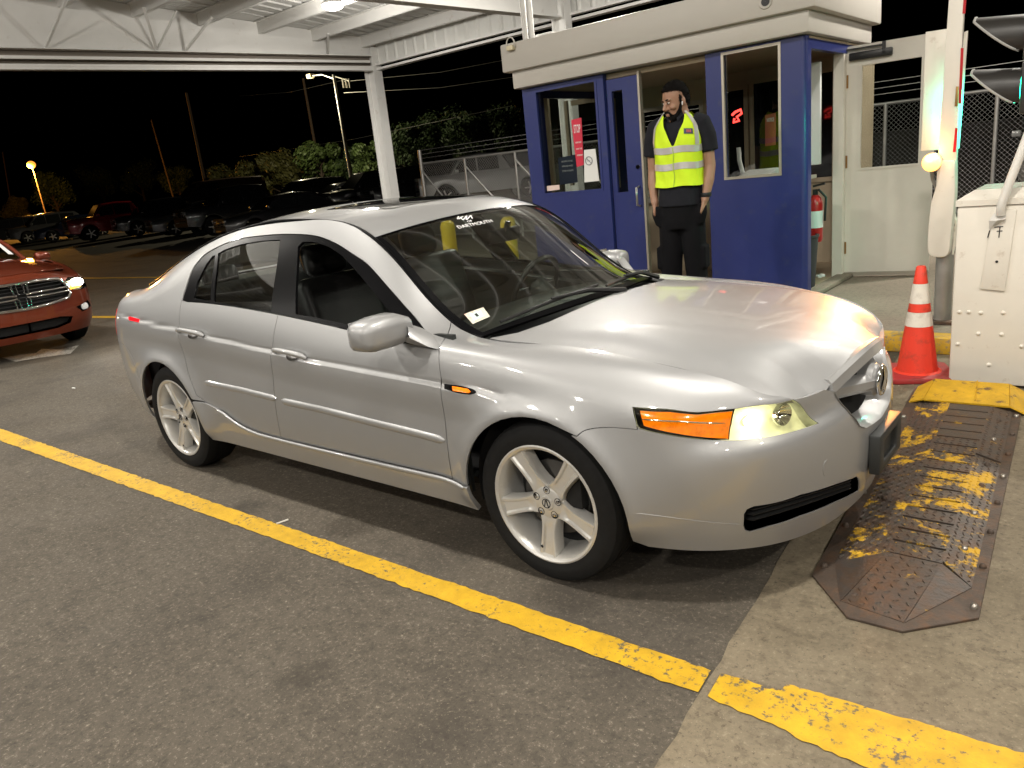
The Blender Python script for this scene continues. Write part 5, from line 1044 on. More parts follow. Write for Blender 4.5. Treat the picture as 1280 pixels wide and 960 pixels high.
# mirrors
for sg in (-1, 1):
    MX = 0 if sg < 0 else -.11
    rings = []
    for t, sy, sz, cx, cz in ((0, .30, .30, -.60, .975), (.06, .75, .72, -.61, .977), (.25, 1, 1, -.635, .98), (.55, 1, 1, -.65, .978), (.8, .93, .92, -.66, .974), (.94, .76, .76, -.665, .972), (1, .4, .4, -.665, .97)):
        y = .875+.205*t
        ring = []
        for a in np.linspace(0, 2*math.pi, 20, endpoint=False):
            ca, sa = math.cos(a), math.sin(a); k = (abs(ca)**4+abs(sa)**4)**(-1/4)
            ring.append((cx-.025+.078*sy*ca*k+MX, sg*(y+.012*t), cz+.062*sz*sa*k-(.012 if sa < 0 else 0)*sz*t+(-.02 if sg > 0 else 0)))
        rings.append(ring)
    m = MB(); n = 20
    for r in rings: m.v += r
    for i in range(len(rings)-1): m.f += [(i*n+k, i*n+(k+1) % n, (i+1)*n+(k+1) % n, (i+1)*n+k) for k in range(n)]
    m.f += [tuple(range(n)), tuple((len(rings)-1)*n+k for k in range(n))]
    mo = m.build('side_mirror', M_SILVER, CAR, smooth=1.1)
    m = MB(); yy = lambda v: sg*v
    m.add([(-.765+MX, yy(.905), .94), (-.768+MX, yy(1.045), .935), (-.768+MX, yy(1.055), 1.02), (-.765+MX, yy(.905), 1.025)], [(0, 1, 2, 3)]); m.build('mirror_glass', M_CHROME, mo)
    m = MB(); XO = lambda L: [[(a+MX, b, c) for a, b, c in r] for r in L]
    m.grid(XO([[(-.47, yy(.862), .885), (-.60, yy(.86), .893), (-.70, yy(.86), .915)], [(-.49, yy(.90), .905), (-.60, yy(.905), .915), (-.67, yy(.90), .932)], [(-.56, yy(.93), .945), (-.60, yy(.93), .95), (-.66, yy(.93), .955)]]))
    XO = lambda L: [[(a+MX, b, c) for a, b, c in r] for r in L]
    m.grid(XO([[(-.47, yy(.862), .885), (-.49, yy(.90), .905), (-.56, yy(.93), .945)], [(-.475, yy(.852), .90), (-.50, yy(.88), .93), (-.57, yy(.92), .985)], [(-.53, yy(.835), .94), (-.56, yy(.85), .965), (-.62, yy(.90), 1.0)]])); m.build('mirror_stalk', M_SILVER, mo, smooth=1.2, merge=1e-4)
# wheels
def wheel(x, sg, spin=0):
    r = .322; root = None
    T = MB(); prof = [(.222, .085), (.232, .104), (.262, .113), (.292, .110), (.310, .098), (.319, .075), (.3215, .05), (.3215, -.05), (.319, -.08), (.300, -.11), (.25, -.112), (.222, -.09)]
    T.lathe(prof, 64, axis='y'); 
    for g in (-.045, 0, .045): T.lathe([(.3225, g-.004), (.3165, g-.003), (.3165, g+.003), (.3225, g+.004)], 64, axis='y')
    Rm = MB(); Rm.lathe([(.236, .102), (.238, .107), (.232, .109), (.222, .104), (.214, .090), (.206, .055), (.204, 0), (.21, -.08), (.224, -.10)], 64, axis='y')
    spk = []
    for k in range(5):
        Sp = MB(); a0 = RAD(270+72*k+spin); c, s = math.cos(a0), math.sin(a0); L = []
        for t in np.linspace(0, 1, 9):
            rr = .045+.170*t; w = .0325+.017*max(0, 1-t/.34)**1.6+.010*max(0, (t-.5)/.5)**1.5; top = .088-.010*(1-t)**2+.011*t; dp = .011*min(1, max(0, t-.12)*4)*(1-.35*t)
            row = []
            for q, zz in ((-1, top-.055), (-1, top-.010), (-.86, top), (-.62, top-dp*.1), (-.45, top-dp), (.45, top-dp), (.62, top-dp*.1), (.86, top), (1, top-.010), (1, top-.055)):
                row.append((c*rr-s*q*w, zz, s*rr+c*q*w))
            L.append(row)
        Sp.grid(L); Sp.add(L[-1], [tuple(range(10))]); spk.append(('spoke', Sp, M_RIM, dict(smooth=.5)))
    Hb = MB(); Hb.lathe([(.001, .086), (.054, .0855), (.063, .081), (.068, .066), (.070, .02)], 40, axis='y')
    Cp = MB(); Cp.lathe([(.001, .0915), (.026, .0915), (.030, .086), (.031, .08)], 28, axis='y')
    Lg = MB(); Lg.tube([(.018*math.cos(a), .0920, .018*math.sin(a)) for a in np.linspace(0, 2*math.pi, 16, endpoint=False)], .0017, 5, closed=True)
    for q in (1, -1): Lg.tube([(q*.009, .0922, -.014), (q*.002, .0932, .014)], .0017, 5)
    nuts = []
    for k in range(5):
        a = RAD(270+36+spin+72*k); Nu = MB(); Nu.lathe([(.001, .087), (.0075, .0855), (.009, .075)], 6, o=(.052*math.cos(a), 0.004, .052*math.sin(a)), axis='y'); nuts.append(('lug_nut', Nu, M_CHROME, {}))
        Nu = MB(); Nu.lathe([(.0155, .0858), (.0135, .0872), (.0105, .080)], 14, o=(.052*math.cos(a), 0.0, .052*math.sin(a)), axis='y'); nuts.append(('lug_seat', Nu, M_BLKTRIM, {}))
    Dk = MB(); Dk.lathe([(.06, .02), (.15, .02), (.15, -.005), (.06, -.005)], 40, axis='y')
    Bk = MB(); Bk.lathe([(.001, -.03), (.205, -.03)], 32, axis='y')
    Ca = MB(); Ca.box((-.11, .02, .06), (.07, .09, .13)); Vs = MB(); Vs.tube([(.035, .085, -.205), (.038, .098, -.180)], .005, 6)
    rt = bpy.data.objects.new('wheel', None); COL.objects.link(rt); rt.parent = CAR; rt.location = Vector((x, sg*.782, r))-CAR.location
    M = Matrix.Rotation(0, 4, 'Z') if sg > 0 else Matrix.Rotation(math.pi, 4, 'Z')
    for nm, b, mt, kw in (('tyre', T, M_RUBBER, dict(smooth=.6)), ('rim', Rm, M_RIM, dict(smooth=.5)), ('hub', Hb, M_RIM, dict(smooth=.5)), ('centre_cap', Cp, M_RIM, dict(smooth=.5)), ('cap_emblem', Lg, M_BLKTRIM, {}), ('brake_disc', Dk, M_STEEL, {}), ('brake_backing', Bk, M_DARK, {}), ('brake_caliper', Ca, M_DARK, {}), ('valve', Vs, M_SEAL, {}))+tuple(spk)+tuple(nuts):
        me = b.mesh(nm, **kw); me.transform(M); o = link_mesh(nm, me, mt, rt, world=False)
for x in (0, -2.74):
    for sg in (-1, 1): wheel(x, sg, 3 if x == 0 else 20)
# interior
def cushion(name, c, d, mt, par, rx=0, ry=0, bev=.05, seg=3):
    mb = MB(); mb.box((0, 0, 0), d); me = mb.mesh(name, bevel=bev, seg=seg); me.transform(Matrix.Translation(c) @ Matrix.Rotation(ry, 4, 'Y') @ Matrix.Rotation(rx, 4, 'X')); return link_mesh(name, me, mt, par)
for sg in (-1, 1):
    s = cushion('front_seat', (-1.35, sg*.36, .48), (.52, .50, .20), M_LEATHER, CAR, ry=-.08)
    cushion('seat_back', (-1.66, sg*.36, .80), (.16, .50, .62), M_LEATHER, s, ry=-.30); cushion('headrest', (-1.785, sg*.36, 1.185), (.10, .27, .17), M_LEATHER, s, ry=-.2)
s = cushion('rear_seat', (-2.45, 0, .48), (.50, 1.30, .20), M_LEATHER, CAR); cushion('seat_back', (-2.75, 0, .78), (.16, 1.30, .56), M_LEATHER, s, ry=-.35)
for sg in (-1, 1): cushion('headrest', (-2.87, sg*.36, 1.09), (.10, .25, .13), M_LEATHER, s, ry=-.2)
mb = MB(); mb.bx(-3.35, -2.95, -.60, .60, 1.0, 1.03); mb.build('parcel_shelf', M_INTER, CAR)
mb = MB(); mb.grid([[(x, y, z-.04*(abs(y)/.7)**2) for y in np.linspace(-.74, .74, 13)] for x, z in ((-.26, .90), (-.45, .925), (-.62, .935), (-.72, .92), (-.78, .86), (-.74, .68), (-.70, .5))]); dash = mb.build('dashboard', M_INTER, CAR, smooth=1)
mb = MB(); mb.bx(-1.5, -.75, -.13, .13, .45, .60); mb.build('centre_console', M_INTER, CAR, bevel=.03)
mb = MB(); mb.tube([Vector((-.92, .37, .90))+Matrix.Rotation(RAD(-65), 3, 'Y') @ Vector((.185*math.cos(a), .185*math.sin(a), 0)) for a in np.linspace(0, 2*math.pi, 28, endpoint=False)], .015, 8, closed=True)
st_ = mb.build('steering_wheel', M_LEATHER, CAR, smooth=1)
mb = MB(); mb.tube([(-.92, .37, .90), (-.72, .37, .80)], [.07, .04], 12); mb.bar((-.925, .20, .90), (-.925, .54, .90), .03, .03); mb.build('steering_hub', M_INTER, st_, smooth=1)
mb = MB(); mb.lathe([(.001, -.02), (.6, -.02)], 4); 
mb = MB(); mb.box((-.80, 0, 1.235), (.03, .24, .07), M=Matrix.Rotation(.25, 3, 'Y')); rv = mb.build('rear_view_mirror', M_BLKTRIM, CAR, bevel=.012); mb = MB(); mb.bar((-.785, 0, 1.25), (-.76, 0, 1.30), .02, .02); mb.build('mirror_stem', M_BLKTRIM, rv)
link_mesh('headliner', panel_mesh('headliner', TOP, [(u, .03) for u in np.linspace(UW+.03, UR-.02, 14)]+[(u, V1) for u in np.linspace(UR-.02, UW+.03, 14)], both=True, off=-.035, rim=False, h=.05), M_HEADLINER, CAR)
# writing on the windshield
def decal(name, txt, pc, pr, ht, width, material, depth=.0008):
    c = Vector(at_px_top(pc, .002)); r = Vector(at_px_top(pr, .002))-c; u, v = TOP.inv(project, np.array(pc, float)); n = Vector(TOP.nrm(np.array([u]), np.array([v]))[0]); r.normalize(); up = n.cross(r)
    return place_text(name, txt, ht, c, r, up, material, ws, width=width, depth=depth)
decal('lettering', 'OF', (587, 277), (611, 272), .018, .03, M_WHITE); decal('lettering', 'DARTMOUTH', (594, 280.5), (612, 277), .032, .215, M_WHITE)
pts = [((573, 276), (578, 271)), ((574, 273.5), (577.5, 276)), ((577, 273), (581, 270.5)), ((581, 270.3), (580.5, 275)), ((583.5, 275.6), (586.2, 269.8)), ((586.2, 269.8), (588, 274.6)), ((588, 274.6), (591.5, 270.5))]
mb = MB()
for a, b in [((571.5, 274.5), (573, 271)), ((573, 274.5), (578.5, 271.2)), ((575.3, 272.8), (578.8, 275.6)), ((578.8, 275.6), (583.3, 270.4)), ((582.6, 275.3), (583.3, 270.4)), ((583.5, 275.2), (588.2, 269.8)), ((588.2, 269.8), (590.3, 273.9))]:
    mb.bar(at_px_top(a, .003), at_px_top((b[0]+(b[0]-587)*.0, b[1]), .003), .006, .0012, up=(.5, 0, .85))
mb.build('dealer_logo', M_WHITE, ws)
def quad_px(name, pts, material, off=.0025, par=None):
    P = [Vector(at_px_top(p, off)) for p in pts]; mb = MB(); n = (P[1]-P[0]).cross(P[3]-P[0]).normalized(); mb.add(P+[p-n*.001 for p in P], [(0, 1, 2, 3), (4, 7, 6, 5)]+[(i, (i+1) % 4, 4+(i+1) % 4, 4+i) for i in range(4)]); return mb.build(name, material, par or ws)
stk = quad_px('inspection_sticker', [(590, 406), (608, 400), (613, 396), (601.5, 383.5)][0:0] or [(591, 405.5), (612.5, 396), (604, 384.5), (580, 393)], mat('sticker_paper', (.62, .60, .50), .6, dirt=(.55, .2, .12), dscale=60, damt=.7, dlo=.5))
quad_px('sticker_panel', [(592.5, 402), (605, 396.5), (601, 388.5), (587, 393.5)], mat('sticker_panel', (.55, .70, .66), .6), off=.0045, par=stk)
decal('sticker_numeral', '1', (596, 395), (604, 391.5), .03, .012, M_BLACKPRINT, .003)
mb = MB(); mb.tube([at_px_top(p, .004) for p in curve([(722, 303), (727, 307.5), (735, 307), (741, 310), (745, 318)], 5)], .0016, 5); mb.build('windshield_mark', M_WHITE, ws)

surf_strip(SIDE, SIDE.px((795, 642), (830, 646), (870, 651), (927, 655.5)), .004, .0012, off=0, h=.02).build('bumper_seam', M_SILVER, bump)
# ------------------------------------------------------------------ the attendant
M_SKIN = mat('skin', (.30, .165, .105), .5, var=.08, vscale=14)
M_VEST = mat('hi_vis_vest', (.58, .80, .015), .75, var=.07, vscale=10, bump=.25, bscale=25)
M_STRIPE = mat('reflective_tape', (.46, .44, .42), .35, .2)
M_SHIRT = mat('charcoal_shirt', (.014, .0145, .018), .9, var=.25, vscale=8, bump=.3, bscale=18, spec=.15)
M_TROUS = mat('black_trousers', (.006, .006, .007), .9, spec=.12, var=.2, vscale=8, bump=.4, bscale=12)
M_HAIR = mat('black_hair', (.006, .005, .0045), .8, bump=1.0, bscale=160, spec=.12)
def loft(mb, rings, n=20, caps=True, p=2.0):
    """rings: (centre, half width vector, half depth vector)"""
    V = []
    for c, a, b in rings:
        c, a, b = Vector(c), Vector(a), Vector(b)
        for k in range(n):
            t = 2*math.pi*k/n; ct, st_ = math.cos(t), math.sin(t); q = (abs(ct)**p+abs(st_)**p)**(-1/p); V.append(c+a*ct*q+b*st_*q)
    m = len(rings); F = [(i*n+k, i*n+(k+1) % n, (i+1)*n+(k+1) % n, (i+1)*n+k) for i in range(m-1) for k in range(n)]
    if caps: F += [tuple(range(n))[::-1], tuple((m-1)*n+k for k in range(n))]
    return mb.add(V, F)
def limb(mb, pts, n=16, flat=1.0):
    """pts: (centre, radius)"""
    P = [Vector(p) for p, r in pts]; rings = []; a = Vector((1, 0, 0))
    for i, (c, r) in enumerate(pts):
        t = (P[min(i+1, len(P)-1)]-P[max(i-1, 0)]).normalized(); a = (a-t*a.dot(t)).normalized(); b = t.cross(a); rings.append((c, a*r, b*r*flat))
    return loft(mb, rings, n)
def ball(mb, c, rx, ry, rz, n=14):
    return loft(mb, [((c[0], c[1], c[2]+rz*math.sin(t)), (rx*math.cos(t), 0, 0), (0, ry*math.cos(t), 0)) for t in np.linspace(-1.5, 1.5, 11)], n)
def fuse(name, mb, voxel, mt, parent, smooth_it=3):
    """melt overlapping lofts into one continuous surface"""
    me = bpy.data.meshes.new(name); me.from_pydata(mb.v, [], mb.f); bm = bmesh.new(); bm.from_mesh(me); bmesh.ops.recalc_face_normals(bm, faces=bm.faces); bm.to_mesh(me); bm.free()
    o = bpy.data.objects.new(name, me); COL.objects.link(o); r = o.modifiers.new('r', 'REMESH'); r.mode = 'VOXEL'; r.voxel_size = voxel; r.use_smooth_shade = True
    if smooth_it: s = o.modifiers.new('s', 'SMOOTH'); s.factor = .5; s.iterations = smooth_it
    bpy.context.view_layer.update(); m2 = bpy.data.meshes.new_from_object(o.evaluated_get(bpy.context.evaluated_depsgraph_get())); bpy.data.objects.remove(o); m2.materials.clear(); m2.materials.append(mt); m2.name = name
    m2.polygons.foreach_set('use_smooth', [True]*len(m2.polygons))
    ob = bpy.data.objects.new(name, m2); COL.objects.link(ob); ob.parent = parent; return ob
pp = on_y((850, 220), 3.02)
PE = thing('person', 'person in a yellow hi-vis vest standing with hands in pockets before the booth doorway', 'person', (pp[0], 3.02, KZ), RAD(8))
# body: head turned to the person's right, arms down, hands in the pockets
mb = MB()
loft(mb, [((0, .0, .92), (.165, 0, 0), (0, .11, 0)), ((0, 0, 1.08), (.160, 0, 0), (0, .108, 0)), ((0, .005, 1.25), (.17, 0, 0), (0, .112, 0)), ((0, .01, 1.42), (.185, 0, 0), (0, .115, 0)), ((0, .015, 1.52), (.165, 0, 0), (0, .09, 0)), ((0, .018, 1.575), (.09, 0, 0), (0, .07, 0)), ((0, .01, 1.66), (.062, 0, 0), (0, .065, 0))], 24)
for s in (-1, 1):
    ex, ey = (.242, .03) if s > 0 else (.238, .035)
    limb(mb, [((s*.14, .015, 1.51), .062), ((s*.195, .018, 1.485), .064), ((s*.222, .025, 1.40), .058), ((s*.234, .03, 1.28), .050), ((s*ex, ey, 1.19), .048), ((s*(ex-.004), -.0, 1.09), .046), ((s*(ex-.018), -.035, .985), .034), ((s*(ex-.028), -.05, .945), .033)])
    w = Vector((s*(ex-.028), -.05, .945))
    loft(mb, [(w, (.022, 0, 0), (0, .034, 0)), (w+Vector((-s*.008, -.006, -.05)), (.019, 0, 0), (0, .046, 0)), (w+Vector((-s*.018, -.008, -.10)), (.017, 0, 0), (0, .044, 0))], 14)
    for i, (dy, L_) in enumerate(((-.033, .075), (-.011, .085), (.011, .08), (.032, .062))):     # four fingers, slightly curled
        b = w+Vector((-s*.018, -.008+dy, -.095)); limb(mb, [(b, .0095), (b+Vector((-s*.006, .002, -L_*.5)), .009), (b+Vector((-s*.018, .004, -L_)), .0075)], 8)
    b = w+Vector((-s*.006, -.035, -.035)); limb(mb, [(b, .012), (b+Vector((-s*.004, -.028, -.03)), .0105), (b+Vector((-s*.01, -.035, -.06)), .009)], 8)
    limb(mb, [((s*.085, 0, .92), .085), ((s*.10, .0, .50), .062), ((s*.105, .01, .28), .052), ((s*.105, .02, .09), .04)], 14)
body = fuse('body', mb, .011, M_SKIN, PE, 4)
# head
HD = bpy.data.objects.new('head', None)
PE.scale = (1, 1, 1.08)
HM = Matrix.Translation((0, -.030, 1.680)) @ Matrix.Diagonal((1, 1, 1/1.08, 1)) @ Matrix.Rotation(RAD(-34), 4, 'Z') @ Matrix.Rotation(RAD(13), 4, 'X') @ Matrix.Scale(1.10, 4)
def head_obj(name, mb, voxel, mt, parent, it=2):
    mb.v = [tuple(HM @ Vector(p)) for p in mb.v]
    return fuse(name, mb, voxel, mt, parent, it)
mb = MB()   # face looks along -y
loft(mb, [((0, -.020, -.128), (.030, 0, 0), (0, .030, 0)), ((0, -.018, -.115), (.045, 0, 0), (0, .050, 0)), ((0, -.010, -.085), (.060, 0, 0), (0, .076, 0)), ((0, 0, -.045), (.069, 0, 0), (0, .088, 0)), ((0, .004, 0), (.074, 0, 0), (0, .094, 0)), ((0, .006, .045), (.076, 0, 0), (0, .097, 0)), ((0, .008, .085), (.070, 0, 0), (0, .089, 0)), ((0, .010, .115), (.050, 0, 0), (0, .064, 0)), ((0, .012, .130), (.020, 0, 0), (0, .025, 0))], 28)
limb(mb, [((0, -.086, .018), .011), ((0, -.100, -.008), .012), ((0, -.113, -.030), .0145), ((0, -.100, -.042), .012)], 12)
for s in (-1, 1): ball(mb, (s*.013, -.098, -.036), .010, .011, .008); ball(mb, (s*.077, .012, -.012), .008, .018, .029); ball(mb, (s*.030, -.083, .026), .026, .012, .008); ball(mb, (s*.042, -.062, -.03), .026, .026, .02)
ball(mb, (0, -.092, -.070), .026, .010, .007); ball(mb, (0, -.091, -.083), .022, .010, .006); ball(mb, (0, -.080, -.115), .026, .020, .018)
limb(mb, [((0, .020, -.06), .058), ((0, .030, -.17), .062)], 18)
head = head_obj('head', mb, .0055, M_SKIN, PE)
def shell(name, fn, mt, vox=.005):
    mb = MB(); fn(mb); return head_obj(name, mb, vox, mt, head)
def hair(mb):
    loft(mb, [((0, .050, -.045), (.055, 0, 0), (0, .050, 0)), ((0, .046, -.01), (.077, 0, 0), (0, .060, 0)), ((0, .044, .030), (.080, 0, 0), (0, .064, 0)), ((0, .030, .058), (.079, 0, 0), (0, .076, 0)), ((0, .012, .076), (.075, 0, 0), (0, .090, 0)), ((0, .006, .092), (.071, 0, 0), (0, .091, 0)), ((0, .008, .112), (.060, 0, 0), (0, .074, 0)), ((0, .010, .130), (.038, 0, 0), (0, .046, 0)), ((0, .012, .138), (.016, 0, 0), (0, .02, 0))], 26)
    for s in (-1, 1): ball(mb, (s*.072, -.008, .01), .006, .014, .034)
ho = shell('hair', hair, M_HAIR, .0045)
rh = random.Random(5)
for v in ho.data.vertices: v.co = v.co+v.normal*rh.uniform(-.0015, .0035)
mb = MB(); vs_ = list(ho.data.vertices)
for k in range(3200):
    v = rh.choice(vs_); n = (v.normal+Vector((rh.gauss(0, .45), rh.gauss(0, .45), rh.gauss(0, .45)))).normalized(); t = n.orthogonal().normalized()*.0016; mb.add([v.co-t, v.co+t, v.co+n*rh.uniform(.006, .013)], [(0, 1, 2)])
so_ = link_mesh('hair_strands', mb.mesh('hair_strands'), M_HAIR, head, world=False); so_['kind'] = 'stuff'
def beard(mb):
    for s in (-1, 1):
        limb(mb, [((s*.070, -.012, -.02), .010), ((s*.062, -.026, -.062), .015), ((s*.046, -.052, -.094), .016), ((s*.02, -.076, -.112), .018), ((0, -.080, -.116), .019)], 12)
        limb(mb, [((s*.028, -.086, -.082), .010), ((s*.026, -.092, -.062), .0075), ((s*.010, -.1, -.055), .007), ((0, -.1, -.055), .0065)], 8)
    ball(mb, (0, -.088, -.103), .016, .012, .012)
    ball(mb, (0, -.038, -.098), .058, .058, .036); ball(mb, (0, -.034, -.116), .046, .062, .030)
shell('beard', beard, M_HAIR, .004)
M_EYEW = mat('eye_white', (.55, .52, .48), .3)
for s in (-1, 1):
    mb = MB(); ball(mb, (s*.030, -.0865, .006), .013, .008, .0055); e = shell('eye', lambda m: ball(m, (s*.030, -.0865, .006), .013, .008, .0055), M_EYEW, .003)
    shell('brow', lambda m: limb(m, [((s*.014, -.097, .026), .004), ((s*.032, -.096, .032), .005), ((s*.050, -.080, .026), .0035)], 8), M_HAIR, .003)
    mb = MB(); ball(mb, (s*.030, -.0945, .004), .0055, .002, .0052); mb.v = [tuple(HM @ Vector(p)) for p in mb.v]; q = link_mesh('iris', mb.mesh('iris', smooth=1), M_HAIR, e, world=False)
mb = MB(); limb(mb, [((.085, -.006, -.012), .0045), ((.085, -.012, -.022), .0035), ((.085, -.014, -.036), .0022)], 8); mb.v = [tuple(HM @ Vector(p)) for p in mb.v]; link_mesh('earbud', mb.mesh('earbud', smooth=1), M_WHITE, head, world=False)
# clothing
mb = MB()
loft(mb, [((0, -.002, .915), (.188, 0, 0), (0, .145, 0)), ((0, -.002, .98), (.184, 0, 0), (0, .14, 0)), ((0, 0, 1.10), (.175, 0, 0), (0, .132, 0)), ((0, .005, 1.26), (.178, 0, 0), (0, .132, 0)), ((0, .01, 1.42), (.188, 0, 0), (0, .130, 0)), ((0, .015, 1.52), (.168, 0, 0), (0, .103, 0)), ((0, .018, 1.585), (.085, 0, 0), (0, .080, 0)), ((0, .012, 1.615), (.072, 0, 0), (0, .074, 0))], 28)
for s in (-1, 1): limb(mb, [((s*.13, .015, 1.515), .078), ((s*.192, .018, 1.495), .080), ((s*.230, .025, 1.41), .074), ((s*.245, .028, 1.315), .069), ((s*.248, .028, 1.295), .068)], 18)
shirt = fuse('shirt', mb, .010, M_SHIRT, PE, 2)
mb = MB(); 
for s in (-1, 1): mb.add([(s*.012, -.078, 1.605), (s*.055, -.062, 1.635), (s*.075, -.078, 1.575), (s*.035, -.112, 1.53)], [(0, 1, 2, 3)]); 
o = link_mesh('collar', mb.mesh('collar'), M_SHIRT, shirt, world=False)
mb = MB(); loft(mb, [((0, 0, 1.0), (.170, 0, 0), (0, .126, 0)), ((0, 0, .90), (.178, 0, 0), (0, .132, 0)), ((0, .0, .80), (.181, 0, 0), (0, .134, 0)), ((0, 0, .74), (.176, 0, 0), (0, .128, 0))], 26)
for s in (-1, 1): limb(mb, [((s*.085, 0, .86), .108), ((s*.094, -.002, .70), .104), ((s*.105, -.006, .48), .092), ((s*.118, .004, .28), .088), ((s*.120, .008, .10), .092), ((s*.120, .008, .05), .094)], 18)
for s in (-1, 1): limb(mb, [((s*.195, -.05, .92), .036), ((s*.188, -.06, .86), .048), ((s*.165, -.05, .78), .042)], 12); mb.box((s*.198, -.01, .52), (.03, .13, .17))
trs = fuse('trousers', mb, .011, M_TROUS, PE, 3)
for s in (-1, 1): mb = MB(); loft(mb, [((s*.125, -.16, .02), (.03, 0, 0), (0, 0, .02)), ((s*.125, -.13, .03), (.044, 0, 0), (0, 0, .032)), ((s*.122, -.05, .045), (.048, 0, 0), (0, 0, .048)), ((s*.12, .03, .05), (.042, 0, 0), (0, 0, .055)), ((s*.12, .10, .045), (.034, 0, 0), (0, 0, .045))], 16); fuse('shoe', mb, .009, M_TROUS, PE, 2)
# vest: open shell with a V neck and arm holes, quilted from body-like rings
def vest_pt(t, z):   # t: angle, 0 at front
    zs = [1.06, 1.12, 1.26, 1.40, 1.50, 1.56, 1.60]; w_ = [.212, .200, .198, .205, .192, .152, .112]; d_ = [.165, .155, .152, .152, .135, .112, .098]
    w = np.interp(z, zs, w_); d = np.interp(z, zs, d_); s_, c_ = math.sin(t), math.cos(t); q = (abs(s_)**2.5+abs(c_)**2.5)**(-1/2.5)
    return Vector((w*s_*q, .010-d*c_*q+.004*math.sin(9*t+z*23), z+.004*math.sin(5*t)))
def vtop(t):   # upper edge height by angle
    a = abs((t+math.pi) % (2*math.pi)-math.pi)
    if a < .02: return 1.36
    return float(np.interp(a, [0, .30, .62, .95, 1.10, 1.30, 1.85, 2.05, 2.3, 2.7, math.pi], [1.345, 1.47, 1.575, 1.60, 1.58, 1.37, 1.36, 1.58, 1.60, 1.59, 1.575]))
mb = MB(); T_ = np.linspace(-math.pi, math.pi, 121)
mb.grid([[tuple(vest_pt(t, 1.065+z*(vtop(t)-1.065))) for z in np.linspace(0, 1, 26)] for t in T_])
vest = link_mesh('vest', mb.mesh('vest', smooth=2, merge=1e-4), M_VEST, PE, world=False)
def band(name, z0, z1, ta, tb, mt, off=.004):
    mb = MB(); rows = []
    for t in np.linspace(ta, tb, 60):
        row = []
        for z in np.linspace(z0, z1, 3):
            p = vest_pt(t, min(z, vtop(t))); n = Vector((p.x, p.y*1.6, 0)).normalized(); row.append(tuple(p+n*off))
        rows.append(row)
    mb.grid(rows); return link_mesh(name, mb.mesh(name, smooth=2), mt, vest, world=False)
band('reflective_band', 1.188, 1.236, -math.pi, math.pi, M_STRIPE); band('reflective_band', 1.308, 1.356, -math.pi, math.pi, M_STRIPE)
for s in (-1, 1):
    mb = MB(); rows = []
    for z in np.linspace(1.36, 1.60, 14):
        row = []
        for t in (.86, .98, 1.09): p = vest_pt(s*t*(1-.16*max(0, (z-1.5)/.1)), z); n = Vector((p.x, p.y*1.6, .5*max(0, (z-1.45)/.12))).normalized(); row.append(tuple(p+n*.005))
        rows.append(row)
    mb.grid(rows); link_mesh('shoulder_band', mb.mesh('shoulder_band', smooth=2), M_STRIPE, vest, world=False)
mb = MB(); mb.tube([tuple(vest_pt(.0, z)+Vector((.004*math.sin(z*40), -.004, 0))) for z in np.linspace(1.065, 1.345, 12)], .0035, 5); link_mesh('zip', mb.mesh('zip'), mat('vest_zip', (.40, .55, .05), .5), vest, world=False)
def patch(name, tc, zc, w_, h_, mt, off=.006):
    mb = MB(); mb.grid([[tuple(vest_pt(tc+dt, zc+dz)+Vector((math.sin(tc), -math.cos(tc), 0))*off) for dz in (-h_/2, h_/2)] for dt in (-w_/2, 0, w_/2)]); return link_mesh(name, mb.mesh(name), mt, vest, world=False)
b = patch('badge', .62, 1.455, .36, .038, M_NAVY); 
for i in range(3): patch('badge_letter', .56+.065*i, 1.455, .045, .020, mat('badge_red', (.45, .06, .08), .5), .0085)
mb = MB(); mb.lathe([(.041, -.016), (.043, -.01), (.043, .01), (.041, .016)], 18, o=(.224, -.036, .985)); mb.bx(.262, .316, -.056, -.018, .965, 1.005) if 0 else None; link_mesh('wristwatch', mb.mesh('wristwatch', smooth=.6), M_BLACKM, PE, world=False)
# ------------------------------------------------------------------ the red-brown car behind, nose at the left edge
M_COPPER = mat('copper_red_paint', (.185, .034, .013), .28, .4, coat=1.0, var=.03)
RX, RY = -8.30, .24      # nose and centre line
RC = thing('red_car', 'copper red car with a chrome cross grille waiting behind at the left edge, headlight on', 'car', (RX-1.5, RY, 0))
def R_(x, y, z): return (RX+x, RY+y, z)
RS = []
def rst(u, *p): RS.append((u, [R_(*q) for q in p]))
rst(-1.45, (-.06,.25,.22), (-.01,.25,.34), (.0,.25,.50), (-.015,.25,.70), (-.045,.25,.86), (-.09,.25,.94), (-.16,.25,.985))
rst(-1.2, (-.05,0,.22), (.0,0,.34), (.01,0,.50), (-.005,0,.70), (-.035,0,.86), (-.08,0,.95), (-.15,0,.995))
rst(-.95, (-.06,-.25,.22), (-.01,-.25,.34), (.0,-.25,.50), (-.015,-.25,.70), (-.045,-.25,.86), (-.09,-.25,.94), (-.16,-.25,.985))
rst(-.70, (-.12,-.50,.22), (-.07,-.51,.34), (-.055,-.52,.50), (-.075,-.52,.70), (-.11,-.51,.84), (-.17,-.49,.91), (-.25,-.47,.955))
rst(-.48, (-.24,-.71,.22), (-.18,-.73,.34), (-.16,-.745,.50), (-.18,-.745,.70), (-.22,-.73,.82), (-.30,-.69,.885), (-.40,-.64,.93))
rst(-.25, (-.44,-.83,.23), (-.38,-.855,.35), (-.36,-.87,.52), (-.37,-.87,.70), (-.40,-.855,.81), (-.48,-.80,.90), (-.56,-.71,.95))
rst(.05, (-.70,-.885,.24), (-.68,-.91,.36), (-.68,-.925,.54), (-.68,-.925,.72), (-.68,-.91,.84), (-.72,-.85,.945), (-.76,-.74,.985))
